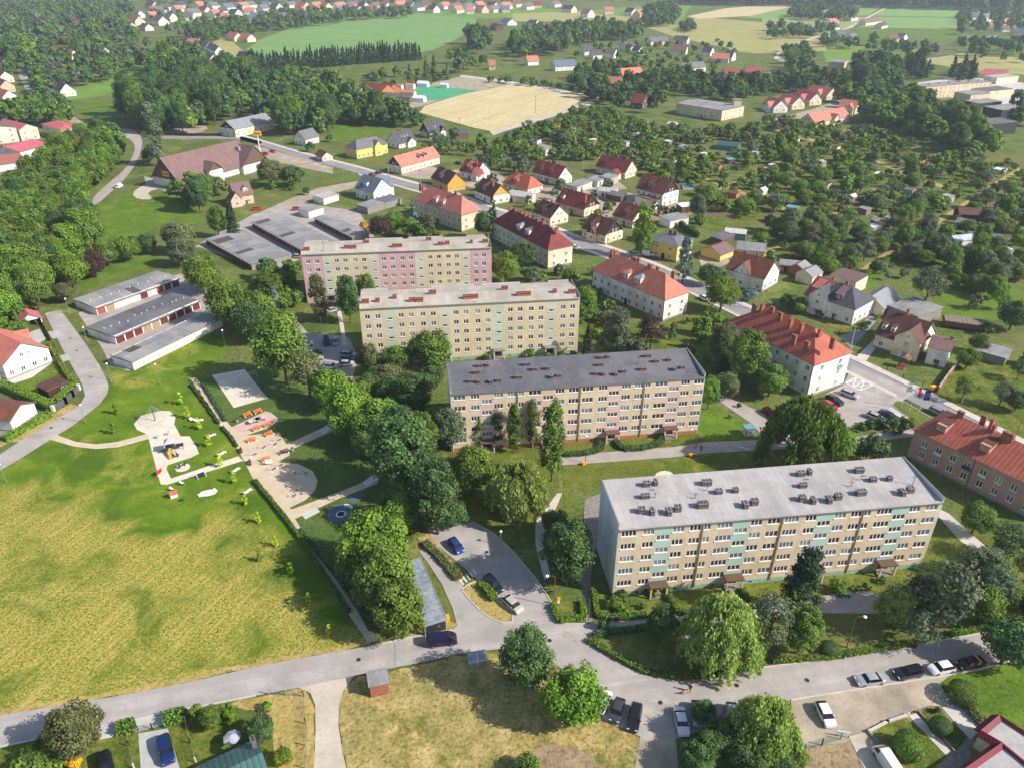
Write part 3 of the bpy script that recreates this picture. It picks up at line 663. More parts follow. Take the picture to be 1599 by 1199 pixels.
mb = MB(); strip(mb, (617,1004), (617,1040), 0.1, 0.1); tag(mb.build('road_joint', 'old_concrete'), kind='structure')
mb = MB(); rb = random.Random(5)
ALLOT = gpoly([(780,222),(850,190),(925,165),(1050,200),(1150,205),(1205,185),(1320,195),(1450,232),(1599,250),(1599,400),(1540,430),(1420,395),(1330,420),(1230,405),(1130,350),(1050,300),(990,270),(930,250),(890,235)])
ax = [p[0] for p in ALLOT]; ay = [p[1] for p in ALLOT]; n_ = 0
while n_ < 90:
 x = rb.uniform(min(ax), max(ax)); y = rb.uniform(min(ay), max(ay))
 if not inside(x, y, ALLOT): continue
 a = R(-28)+rb.choice((0, PI/2)); L, W = rb.uniform(5, 16), rb.uniform(3, 7); u = Vector((math.cos(a), math.sin(a))); v = Vector((-u.y, u.x))
 mb.face([(x+u.x*i*L/2+v.x*j*W/2, y+u.y*i*L/2+v.y*j*W/2, 0.05+0.0015*n_) for i, j in ((-1,-1),(1,-1),(1,1),(-1,1))], rb.choice((0, 1, 2, 1)))
 n_ += 1
tag(mb.build('garden_beds', ['soil', 'grass_lush', 'grass_lawn']), kind='structure')
# --- walls with real openings
def wall_holes(mb, o, e, n, width, z0, z1, holes, colour, depth=0.16, reveal=0, uext=(), zext=()):
 """wall in the plane through o along e, outward normal -n; holes = (u0,u1,z0,z1); colour(u,z) -> material slot"""
 us = sorted({0.0, width, *[h[0] for h in holes], *[h[1] for h in holes], *uext})
 zs = sorted({z0, z1, *[h[2] for h in holes], *[h[3] for h in holes], *zext})
 us = [u for i, u in enumerate(us) if 0 <= u <= width and (i == 0 or u-us[i-1] > 1e-4)]
 zs = [z for i, z in enumerate(zs) if z0 <= z <= z1 and (i == 0 or z-zs[i-1] > 1e-4)]
 P = lambda u, z, d=0.0: (o.x+e.x*u+n.x*d, o.y+e.y*u+n.y*d, z)
 for i in range(len(us)-1):
  um = (us[i]+us[i+1])/2; run = None
  for j in range(len(zs)-1):
   zm = (zs[j]+zs[j+1])/2
   if any(h[0] < um < h[1] and h[2] < zm < h[3] for h in holes): continue
   mb.face([P(us[i], zs[j]), P(us[i+1], zs[j]), P(us[i+1], zs[j+1]), P(us[i], zs[j+1])], colour(um, zm))
 for a, b, c, d in holes:
  mb.face([P(a, c), P(a, c, depth), P(a, d, depth), P(a, d)][::-1], reveal)
  mb.face([P(b, c), P(b, c, depth), P(b, d, depth), P(b, d)], reveal)
  mb.face([P(a, d), P(b, d), P(b, d, depth), P(a, d, depth)], reveal)
  mb.face([P(a, c), P(b, c), P(b, c, depth), P(a, c, depth)][::-1], reveal)
WIN = {}
PANES = ['pane_dark', 'pane_dark', 'pane_blue', 'pane_curtain', 'pane_pale', 'pane_dark', 'pane_blue']
def window_meshes(w, h, npane, sill=True, proud=False):
 """frame (with its sill) and panes of one window size; origin at the lower left corner of the opening, outward = -y"""
 k = (round(w, 2), round(h, 2), npane, sill, proud)
 if k not in WIN:
  y0, y1 = (-0.05, 0.0) if proud else (0.06, 0.12)
  f = MB(); b = 0.085
  f.box(0, w, y0, y1, 0, b); f.box(0, w, y0, y1, h-b, h)
  f.box(0, b, y0, y1, b, h-b); f.box(w-b, w, y0, y1, b, h-b)
  for i in range(1, npane): f.box(w*i/npane-.07, w*i/npane+.07, y0-.01, y1, b, h-b)
  if sill:
   f.box(-.05, w+.05, y0-.17, y1-.075, -.07, -.002); f.box(-.02, w+.02, -.022, -.003, -.30, -.072)
  ps = []
  for j, pm in enumerate(PANES):
   p = MB(); p.face([(b, y1-.03, b), (w-b, y1-.03, b), (w-b, y1-.03, h-b), (b, y1-.03, h-b)])
   ps.append(p.mesh('pane', [pm]))
  WIN[k] = (f.mesh('window', ['white_paint']), ps)
 return WIN[k]
wr = random.Random(3)
def put_window(parent, x, y, z, rz, w, h, npane=2, sill=True, pane=None, proud=False, child=True):
 fm, ps = window_meshes(w, h, npane, sill, proud)
 o = link('window', fm, parent, (x, y, z), rz)
 link('pane', ps[wr.randrange(7) if pane is None else pane], o)
 return o
def chim_mesh(L, W, h, body, cap, holes=3):
 k = ('ch', L, W, h, body)
 if k not in WIN:
  m = MB(); m.box(-L/2, L/2, -W/2, W/2, -0.6, h, 0); m.box(-L/2-.07, L/2+.07, -W/2-.07, W/2+.07, h, h+.1, 1)
  for i in range(holes):
   x = -L/2+L*(i+.5)/holes
   m.box(x-.13, x+.13, -W/2+.12, W/2-.12, h+.103, h+.106, 2)
   m.box(x-.11, x+.11, -W/2-.006, -W/2-.003, h-.42, h-.12, 2)
  WIN[k] = m.mesh('chimney', [body, cap, 'vent_hole'])
 return WIN[k]
def block(label, X, Y, yaw, L, D, H, par, wins, stairs, row_top, row_dz, wh, st_top, st_h, colour, mats, roofm, npane_of, chims, body, ridge=False, gable='render_gable', pipes=(), can_z=2.5, notches=(), mast=(), group='five storey blocks'):
 rz = R(yaw); t = thing('apartment_block', label, 'apartment block', (X, Y, 0), rz, group)
 e = Vector((1, 0, 0)); n = Vector((0, 1, 0)); o = Vector((0, 0, 0))
 holes = []; put = []
 for r in range(5):
  zt = row_top-row_dz*r
  for a, b in wins:
   holes.append((a, b, zt-wh, zt)); put.append((a, b, zt-wh, wh, npane_of(b-a), True))
 for a, b, c, d in stairs:
  for r in range(4):
   zt = st_top-row_dz*r
   holes.append((a, b, zt-st_h, zt)); put.append((a, b, zt-st_h, st_h, 3 if b-a > 1.6 else 1, True))
  m_ = (c+d)/2; holes.append((m_-.95, m_+.95, 0.35, can_z-.05))
 uext = sorted({x for q in stairs for x in q[2:]}); zext = [0.95]+[st_top-row_dz*r+.0 for r in range(5)]+[st_top-row_dz*r+1.55 for r in range(5)]+[row_top-row_dz*r+.4 for r in range(5)]
 w_ = MB(); wall_holes(w_, o, e, n, L, 0, H, holes, colour, 0.16, 0, uext, zext)
 zmid = H+(par-.05 if not ridge else 0)
 gi = len(mats); top = H+par
 for x0, x1 in ((-.14, 0.0), (L, L+.14)):
  w_.box(x0, x1, 0, D, 0, top, gi)
  w_.box(x0-.05, x1+.05, -.06, D+.06, top, top+.07, gi+1)
 w_.box(0.0, L, D-.2, D, 0, H+(0.0 if ridge else par-.25), gi)
 wo = w_.build('wall', mats+[gable, 'flashing'], t)
 rf = MB(); ov = .28
 if ridge:
  zr = H+par-.06; ys = [(-ov, H), (D*.5, zr), (D-.2, H+.06)]
 else:
  ys = [(-ov, H-.02), (D+.12, H+par-.2)]
 for (ya, za), (yb, zb) in zip(ys, ys[1:]):
  rf.face([(.002, ya, za+.14), (L-.002, ya, za+.14), (L-.002, yb, zb+.14), (.002, yb, zb+.14)], 0)
 rf.face([(0, -ov, H-.16), (L, -ov, H-.16), (L, -ov, H+.14), (0, -ov, H+.14)], 1)
 rf.face([(0, -ov, H-.16), (0, 0, H-.16), (L, 0, H-.16), (L, -ov, H-.16)], 1)
 rf.face([(0, D+.12, H-.1), (0, D+.12, ys[-1][1]+.14), (L, D+.12, ys[-1][1]+.14), (L, D+.12, H-.1)], 1)
 for a, b in notches:        # the roof steps out over the rear loggias
  rf.box(a, b, D-.15, D+1.1, H-.12, H+.26, 0)
 ro = rf.build('roof', [roofm, 'flashing'], t)
 def roofz(y):
  for (ya, za), (yb, zb) in zip(ys, ys[1:]):
   if ya <= y <= yb+1e-6: return za+(zb-za)*(y-ya)/(yb-ya)+.14
  return H+.1
 inv = Matrix.Rotation(-rz, 3, 'Z')
 def onroof(px, py):
  z = H+.5
  for _ in range(3):
   l = inv @ (G(px, py, z)-Vector((X, Y, 0))); z = roofz(l.y)
  return l.x, max(.5, min(D-.6, l.y)), z
 for px, py, Lc, Wc, hc in chims:
  x, y, z = onroof(px, py)
  x = max(Lc/2+.2, min(L-Lc/2-.2, x))
  link('chimney', chim_mesh(Lc, Wc, hc, body, 'flashing' if body != 'chimney_brick' else body, max(1, int(Lc/.45))), ro, (x, y, z))
 for px, py, h in mast:
  x, y, z = onroof(px, py); m_ = MB()
  m_.tube((0, 0, 0), (0, 0, h), .05, .04); m_.tube((-.6, 0, h*.8), (.6, 0, h*.8), .025); m_.tube((0, -.4, h*.92), (0, .4, h*.92), .025); m_.tube((0, 0, .02), (-.9, .05, .06), .04)
  m_.build('aerial', 'steel_dark', ro, (x, y, z))
 for px, py in (chims[0][:2], chims[-1][:2], chims[len(chims)//2][:2]):
  x, y, z = onroof(px+9, py+6); m_ = MB(); m_.box(-.45, .45, -.12, .12, 0, .05); m_.build('vent_pipe', 'chimney_dark', ro, (min(max(x, 1), L-1), y, z))
 for a, b, z, h, npn, sl_ in put: put_window(t, a, 0, z, 0, b-a, h, npn, sl_)
 for u in pipes:
  p = MB(); p.box(u-.13, u+.13, -.14, -.003, .5, H-.16); p.build('drainpipe', 'drainpipe', t)
 for a, b, c, d in stairs:
  m_ = (c+d)/2; cn = MB(); cn.box(m_-1.6, m_+1.6, -1.7, -.003, can_z, can_z+.22); cn.box(m_-1.65, m_+1.65, -1.76, .0-.004, can_z+.22, can_z+.3)
  co_ = cn.build('canopy', 'chimney_maroon' if body == 'chimney_maroon' else 'brown_wood' if body == 'chimney_dark' else 'old_concrete', t)
  for sgn in (-1, 1):
   ps = MB(); ps.box(m_+sgn*1.4-.14, m_+sgn*1.4+.14, -1.6, -1.34, 0, can_z); ps.build('post', mats[0], t)
  dr = MB(); dr.box(m_-.93, m_+.93, .1, .15, .36, can_z-.08, 0); dr.box(m_-.05, m_+.05, .07, .1, .36, can_z-.1, 1); dr.build('door', ['dark_wood', 'steel_dark'], t)
  st = MB()
  for k in range(2): st.box(m_-1.4, m_+1.4, -1.6+.3*k, -.003, .12*k, .12*(k+1)+.1)
  st.build('doorstep', 'old_concrete', t)
 for k in range(8):
  u = L*(k+.6)/8.3
  if not any(c-1 < u < d+1 for _, _, c, d in stairs):
   v = MB(); v.box(u-.3, u+.3, -.02, -.004, .35, .65); v.build('cellar_window', 'vent_hole', t)
 return t
W12 = [(.46,2.96),(4.16,6.04),(9.26,11.22),(12.2,14.15),(14.65,15.8),(16.9,19.65),(22.85,24.85),(25.83,28.1),(28.85,31.35),(32.6,34.55),(37.85,39.85),(40.8,42.75),(43.2,44.4),(45.5,48.3),(51.5,53.5),(54.5,56.8)]
S12 = [(6.55,8.75,6.1,9.15),(20.1,22.35,19.75,22.8),(34.95,37.25,34.62,37.8),(48.75,51.0,48.4,51.45)]
np12 = lambda w: 3 if w > 1.5 else 2
np12w = lambda w: 4 if w > 2.4 else (3 if w > 1.5 else 2)
def col_b1(u, z):
 if z < .95: return 1
 for a, b, c, d in S12:
  if c < u < d:
   for r in range(5):
    if 13.05-2.78*r < z < 13.05-2.78*r+1.55+(.4 if r == 0 else 0): return 2
 return 0
px1 = lambda x, y: (930+x/5.71, 740+y/5.71)
px1b = lambda x, y: (1200+x/5.71, 740+y/5.71)
ch1 = [(*px1(*p[:2]), *p[2:]) for p in ((452,105,1.2,.8,.85),(532,90,.6,1.1,.85),(440,212,1.5,.7,.75),(408,340,1.1,.9,.95),(502,352,.7,1.2,.95),(652,355,.7,1.2,.95),(730,325,1.1,.9,1.0),(988,92,1.7,.9,.85),(1095,170,1.2,.8,.75),(1245,158,.9,.8,.75),(952,292,1.8,1.0,.95),(1332,292,.8,1.2,.95),(1412,268,1.2,.9,1.0))]
ch1 += [(*px1b(*p[:2]), *p[2:]) for p in ((285,12,1.3,.8,.85),(362,-4,.6,1.1,.85),(303,115,1.4,.7,.75),(295,235,1.1,.9,1.0),(393,252,.7,1.2,.95),(537,248,.7,1.2,.95),(615,220,1.2,.9,1.0),(820,182,1.7,.9,.9),(928,62,1.2,.8,.75),(1073,54,.9,.8,.75),(1190,182,.7,1.2,.95),(1256,158,1.2,.9,.95),(805,-18,1.6,.9,.85))]
block('pale roofed apartment block with mint panels and light gable, nearest the bottom road', 17.7, 96.8, 7.36, 57.4, 12.4, 14.96, .99, W12, S12, 14.58, 2.78, 1.18, 13.05, 1.05, col_b1, ['render_beige', 'plinth_mint', 'render_mint'], 'roof_felt_light', np12w, ch1, 'chimney_dark', pipes=(14.42, 28.42, 42.98), mast=((*px1(530,210),1.1),(*px1(888,215),1.1),(*px1(993,145),1.1),(*px1b(735,110),1.2),(*px1b(1285,95),2.2),(*px1b(822,50),1.1)))
def col_b2(u, z):
 if z < .8: return 1
 for a, b, c, d in S12:
  if c < u < d: return 2
 return 0
q2 = lambda x, y: (690+x/7.27, 550+y/7.27)
q2b = lambda x, y: (890+x/7.27, 545+y/7.27)
ch2 = [(*q2(x, y), L_, W_, .7) for x, y, L_, W_ in ((430,165,1.3,.7),(515,155,.7,1.0),(395,240,1.4,.6),(325,340,1.1,.7),(415,345,.7,1.0),(555,345,.7,1.0),(642,330,1.2,.7),(962,150,1.6,.7),(1048,205,1.2,.7),(1195,195,.9,.7),(870,295,1.6,.7),(1240,290,.7,1.0),(1322,275,1.2,.7))]
ch2 += [(*q2b(x, y), L_, W_, .7) for x, y, L_, W_ in ((355,108,1.2,.7),(425,98,.7,1.0),(340,190,1.4,.6),(305,290,1.2,.7),(375,295,.7,1.0),(515,295,.7,1.0),(605,265,1.2,.7),(880,90,1.6,.7),(975,150,1.2,.7),(1120,135,.9,.7),(825,240,1.6,.7),(1180,240,.7,1.0),(1268,220,1.2,.7))]
block('block with dark grey roof and blush pink stair panels, second nearest of the four', -13.1, 140.9, 7.73, 56.8, 12.6, 14.97, 1.03, W12, S12, 14.55, 2.78, 1.18, 13.0, 1.05, col_b2, ['render_sand', 'plinth_rust', 'render_blush'], 'roof_felt_dark', np12, ch2, 'chimney_maroon', pipes=(14.42, 28.42, 42.98), gable='render_white', mast=((*q2(490,230),1.6),(*q2b(770,170),2.0),(*q2(830,250),1.4)))
fs = .986
W34 = [(1.09,2.48),(3.85,5.25),(10.0,11.35),(12.67,14.05),(15.82,17.14),(18.58,19.9),(24.72,26.05),(27.4,28.78),(30.65,31.95),(33.34,34.69),(39.54,40.84),(42.26,43.52),(45.3,46.63),(48.03,49.34),(54.16,55.44),(56.82,58.2)]
W34 = [(a*fs, a*fs+1.32) for a, b in W34]
S34 = [tuple(x*fs for x in q) for q in ((7.0,8.35,6.4,8.95),(21.65,23.0,20.8,23.8),(36.4,37.7,35.4,38.5),(50.9,52.2,50.0,53.0))]
BR = S34
def zone(u):
 for i, q in enumerate(S34):
  if u < q[2]: return ('w', i)
  if u < q[3]: return ('s', i)
 return ('w', 4)
def col_b3(u, z):
 k, i = zone(u)
 if z < .9: return 1
 return 0 if k == 'w' else (2 if i in (0, 2) else 3)
q3 = lambda x, y: (550+x/8.42, 430+y/8.42)
q3b = lambda x, y: (730+x/8.42, 430+y/8.42)
ch3 = [(*q3(x, y), L_, .9, .9) for x, y, L_ in ((175,365,1.9),(335,350,1.1),(560,305,1.0),(790,345,1.7),(885,345,2.0),(1055,245,2.0),(1530,305,3.0))]
ch3 += [(*q3b(x, y), L_, .9, .9) for x, y, L_ in ((65,300,3.0),(487,190,1.8),(735,265,4.0),(1147,228,1.0),(1370,235,1.9))]
NO34 = [(.2, 7), (19, 31), (33, 44), (52, 58)]
block('ochre apartment block under a cream roof, green and grey strips, brick chimneys', -40.4*fs, 184.5*fs, 7.28, 58.5, 12.1, 16.6, .75, W34, S34, 14.84, 2.82, 1.23, 13.73, .62, col_b3, ['render_ochre', 'plinth_mint', 'render_palegreen', 'render_grey'], 'roof_felt_cream', lambda w: 2, ch3, 'chimney_brick', ridge=True, gable='render_peach', can_z=2.7, notches=NO34)
def col_b4(u, z):
 k, i = zone(u)
 if k == 's': return 2 if i == 0 else 3
 return 1 if i in (0, 2, 4) else 0
q4 = lambda x, y: (460+x/9.36, 355+y/9.36)
q4b = lambda x, y: (610+x/9.36, 355+y/9.36)
ch4 = [(*q4(x, y), L_, .9, .9) for x, y, L_ in ((178,340,1.9),(765,310,1.7),(860,310,1.9),(1045,235,1.9),(1500,290,3.2))]
ch4 += [(*q4b(x, y), L_, .9, .9) for x, y, L_ in ((555,195,1.8),(728,262,1.8),(825,250,1.6),(1178,235,.9),(1383,225,1.9))]
block('farthest block with pink and ochre sections and cream roof, beside the garage rows', -66.3*fs, 227.1*fs, 6.59, 59.0, 11.6, 16.2, .8, W34, S34, 14.45, 2.82, 1.23, 13.3, .62, col_b4, ['render_ochre', 'render_pink', 'render_palegreen', 'render_grey'], 'roof_felt_cream', lambda w: 2, ch4, 'chimney_brick', ridge=True, gable='render_pink', can_z=2.7, notches=NO34, mast=((*q4(430,345),3.4),))
# --- houses
hr = random.Random(11)
def roofplane(mb, P, mi=0):
 """P: eave-left, eave-right, ridge-right, ridge-left (or 3 points); UV in metres"""
 a = Vector(P[0]); u = (Vector(P[1])-a); L = u.length; u = u/L
 nrm = u.cross(Vector(P[-1])-a).normalized(); v = nrm.cross(u)
 mb.face(P, mi, [((Vector(p)-a).dot(u), (Vector(p)-a).dot(v)) for p in P])
def gable_roof(mb, x0, x1, w, ze, zr, ov=.45, th=.16, mi=0, edge=1, ax='x', cx=0, cy=0):
 """ridge along x from x0 to x1 (already with overhang), half width w"""
 k = (zr-ze)/w; we = w+ov; zl = ze-k*ov
 def T(x, y, z): return (cx+x, cy+y, z) if ax == 'x' else (cx-y, cy+x, z)
 for sg in (-1, 1):
  P = [T(x0, sg*we, zl+th), T(x1, sg*we, zl+th), T(x1, 0, zr+th), T(x0, 0, zr+th)]
  if sg > 0: P = [P[1], P[0], P[3], P[2]]
  roofplane(mb, P, mi)
  Q = [T(x0, sg*we, zl), T(x1, sg*we, zl), T(x1, 0, zr), T(x0, 0, zr)]
  mb.face(Q if sg > 0 else Q[::-1], edge)
  mb.face([T(x0, sg*we, zl), T(x1, sg*we, zl), T(x1, sg*we, zl+th), T(x0, sg*we, zl+th)], edge)
  for x in (x0, x1): mb.face([T(x, sg*we, zl), T(x, sg*we, zl+th), T(x, 0, zr+th), T(x, 0, zr)], edge)
def hip_roof(mb, L, w, ze, zr, ov=.45, run=None, th=.14, mi=0, edge=1):
 """rectangle L x 2w centred at the origin, hips at both ends"""
 run = w if run is None else run; k = (zr-ze)/w; zl = ze-k*ov
 X, Y = L/2+ov*run/w, w+ov; r = L/2-run
 a, b, c, d = (-X,-Y,zl+th), (X,-Y,zl+th), (X,Y,zl+th), (-X,Y,zl+th); p, q = (-r,0,zr+th), (r,0,zr+th)
 roofplane(mb, [a, b, q, p], mi); roofplane(mb, [c, d, p, q], mi); roofplane(mb, [b, c, q], mi); roofplane(mb, [d, a, p], mi)
 lo = [(x, y, zl) for x, y, z in (a, b, c, d)]
 for i in range(4):
  j = (i+1) % 4; up_ = [a, b, c, d]
  mb.face([lo[i], lo[j], up_[j], up_[i]], edge)
 mb.face(lo[::-1], edge)
def window_rows(t, base, inv, sides, ze, maxwin=40, w=1.1, h=1.3, cols=2.9, sill=True, z1=1.0, fh=2.8, npane=2, skip=()):
 k = 0; nfl = max(1, int((ze-.4)/fh))
 for (ax_, ay_, bx_, by_) in sides:
  Ls = math.hypot(bx_-ax_, by_-ay_); n = max(1, int(Ls/cols)); ang = math.atan2(by_-ay_, bx_-ax_); u = ((bx_-ax_)/Ls, (by_-ay_)/Ls)
  for f in range(nfl):
   for i in range(n):
    d = Ls*(i+.5)/n-w/2
    if k < maxwin and (i, f) not in skip:
     put_window(t, ax_+u[0]*d, ay_+u[1]*d, z1+fh*f, ang, w, h, npane, sill, proud=True); k += 1
def facing(base, rz, nx, ny):
 c, s_ = math.cos(rz), math.sin(rz); n = Vector((c*nx-s_*ny, s_*nx+c*ny, 0))
 return n.dot((CAM-Vector(base)).normalized()) > 0.03
def house(label, ridge, zr, ze, wd, kind='gable', wall='render_white', roof='tile_red', chim=(), dorm=(), cat='house', name='house', group=None, gable=None, win=True, wing=(), ov=.45, cbody='chimney_brick', cols=2.9, base_z=0.0, skylights=0, door=True, run=None, plinth=True):
 """ridge = the pixels of both ridge ends; wd = width across the ridge; wings = (along, side, out, width, ridge z, eave z)"""
 a = G(ridge[0], ridge[1], zr); b = G(ridge[2], ridge[3], zr)
 if a.x > b.x: a, b = b, a
 d = b-a; rz = math.atan2(d.y, d.x); Lr = math.hypot(d.x, d.y); c = (a+b)/2; c.z = 0
 w = wd/2
 if kind == 'gable': L = max(Lr-2*ov, 2)
 else:
  run_ = w if run is None else run
  L = Lr+2*run_
 t = thing(name, label, cat, c, rz, group)
 near = ppm(c)
 W = MB()
 if kind == 'gable':
  P = [(-L/2, -w), (L/2, -w), (L/2, w), (-L/2, w)]
  W.face([(*P[0], 0), (*P[1], 0), (*P[1], ze), (*P[0], ze)]); W.face([(*P[2], 0), (*P[3], 0), (*P[3], ze), (*P[2], ze)])
  for x, s_ in ((-L/2, 1), (L/2, -1)):
   W.face([(x, w*s_, 0), (x, -w*s_, 0), (x, -w*s_, ze), (x, w*s_, ze)]); W.face([(x, w*s_, ze), (x, -w*s_, ze), (x, 0, zr-.02)], 1)
 else:
  W.box(-L/2, L/2, -w, w, 0, ze)
 if plinth and near > 2.5: W.box(-L/2-.05, L/2+.05, -w-.05, w+.05, 0, .45, 2)
 for (al, sd, out, ww, wzr, wze) in wing:
  y0 = 0; y1 = sd*(w+out)
  W.face([(al-ww/2, y1, 0), (al+ww/2, y1, 0), (al+ww/2, y1, wze), (al-ww/2, y1, wze)]); W.face([(al-ww/2, y1, wze), (al+ww/2, y1, wze), (al, y1, wzr-.02)], 1)
  for x in (al-ww/2, al+ww/2): W.face([(x, sd*w*.98, 0), (x, y1, 0), (x, y1, wze), (x, sd*w*.98, wze)])
 W.build('wall', [wall, gable or wall, 'old_concrete'], t)
 rf = MB()
 if kind == 'gable': gable_roof(rf, -L/2-ov, L/2+ov, w, ze, zr, ov)
 else: hip_roof(rf, L, w, ze, zr, ov, run_)
 for (al, sd, out, ww, wzr, wze) in wing:
  gable_roof(rf, sd*w*.12, sd*(w+out+ov*.7), ww/2, wze, wzr, .3, ax='y', cx=al)
 ro = rf.build('roof', [roof, 'flashing'], t)
 kk = (zr-ze)/w
 for q in chim:
  u, v = q[0]*L/2, q[1]*w; hh = q[2] if len(q) > 2 else .9; sz = q[3] if len(q) > 3 else .8
  zb = zr-abs(v)*kk
  m_ = chim_mesh(sz, .6, round(zr+hh-zb+.2, 1), cbody, cbody, 2)
  link('chimney', m_, ro, (u, v, zb-.2), (PI/2 if hr.random() < .5 else 0))
 for q in dorm:      # (along, side, width, kind[, wall])
  u, sd, dw, dk = q[0]*L/2, q[1], q[2], q[3]; yb = sd*w*.78; zb = zr-abs(yb)*kk-.1; zt = min(zr-.3, zb+1.7)
  m_ = MB(); m_.box(u-dw/2, u+dw/2, min(yb, sd*w*.1), max(yb, sd*w*.1), zb-.4, zt, 0)
  if dk == 'gable':
   m_.face([(u-dw/2, yb, zt), (u+dw/2, yb, zt), (u, yb, zt+dw*.32)], 0)
   gable_roof(m_, sd*.05, sd*(abs(yb)+.25), dw/2, zt, zt+dw*.32, .15, .1, 1, 2, 'y', u)
  elif dk == 'shed':
   m_.face([(u-dw/2-.2, yb+sd*.3, zt), (u+dw/2+.2, yb+sd*.3, zt), (u+dw/2+.2, sd*.05, zr), (u-dw/2-.2, sd*.05, zr)], 1)
  else:
   m_.box(u-dw/2-.15, u+dw/2+.15, min(yb+sd*.15, 0), max(yb+sd*.15, 0), zt, zt+.18, 1)
  do = m_.build('dormer', [q[4] if len(q) > 4 else 'render_white', q[5] if len(q) > 5 else roof, 'flashing'], t)
  nw = max(1, int(dw/1.2));
  for i in range(nw):
   x = u-dw/2+dw*(i+.5)/nw; put_window(do, x-.4 if sd < 0 else x+.4, yb+sd*.003, zb+.25, 0 if sd < 0 else PI, .8, 1.0, 1, False, proud=True)
 for i in range(skylights):
  u = L*(-.25+.5*(i+.5)/skylights); y = -w*.5; z = zr-abs(y)*kk+.2
  m_ = MB(); m_.face([(u-.4, y-.5, z-.5*kk+.02), (u+.4, y-.5, z-.5*kk+.02), (u+.4, y+.5, z+.5*kk+.02), (u-.4, y+.5, z+.5*kk+.02)]); m_.build('skylight', 'pane_pale', ro)
 if win and near > 1.6:
  e_ = .003; sides = []
  if facing(c, rz, 0, -1): sides.append((-L/2, -w-e_, L/2, -w-e_))
  if facing(c, rz, 1, 0): sides.append((L/2+e_, -w, L/2+e_, w))
  if facing(c, rz, -1, 0): sides.append((-L/2-e_, w, -L/2-e_, -w))
  mw = 40 if near > 3.2 else 14
  cols_ = cols if near > 2.6 else cols*1.35
  window_rows(t, c, None, sides, ze, mw, cols=cols_, sill=near > 3.2)
  if kind == 'gable' and zr-ze > 2.2:
   for x, nx_, ang in ((L/2+e_, 1, PI/2), (-L/2-e_, -1, -PI/2)):
    if facing(c, rz, nx_, 0):
     for yy in ((-1.3, .5) if wd > 7 else (-.45,)):
      y = yy if nx_ > 0 else -yy
      put_window(t, x, y, ze+.35, ang, .9, 1.1, 2, False, proud=True)
  for (al, sd, out, ww, wzr, wze) in wing:
   if facing(c, rz, 0, sd):
    y = sd*(w+out+e_)
    for f in range(max(1, int(wze/2.8))):
     put_window(t, al-.6*(1 if sd < 0 else -1), y, 1+2.8*f, 0 if sd < 0 else PI, 1.2, 1.2, 2, False, proud=True)
    put_window(t, al-.45*(1 if sd < 0 else -1), y, wze+.2, 0 if sd < 0 else PI, .9, 1.0, 2, False, proud=True)
  if door and near > 3:
   dm = MB(); dm.box(-.5, .5, -w-.07, -w-.004, .05, 2.15); dm.build('door', 'brown_wood', t, (L*.08, 0, 0))
 return t
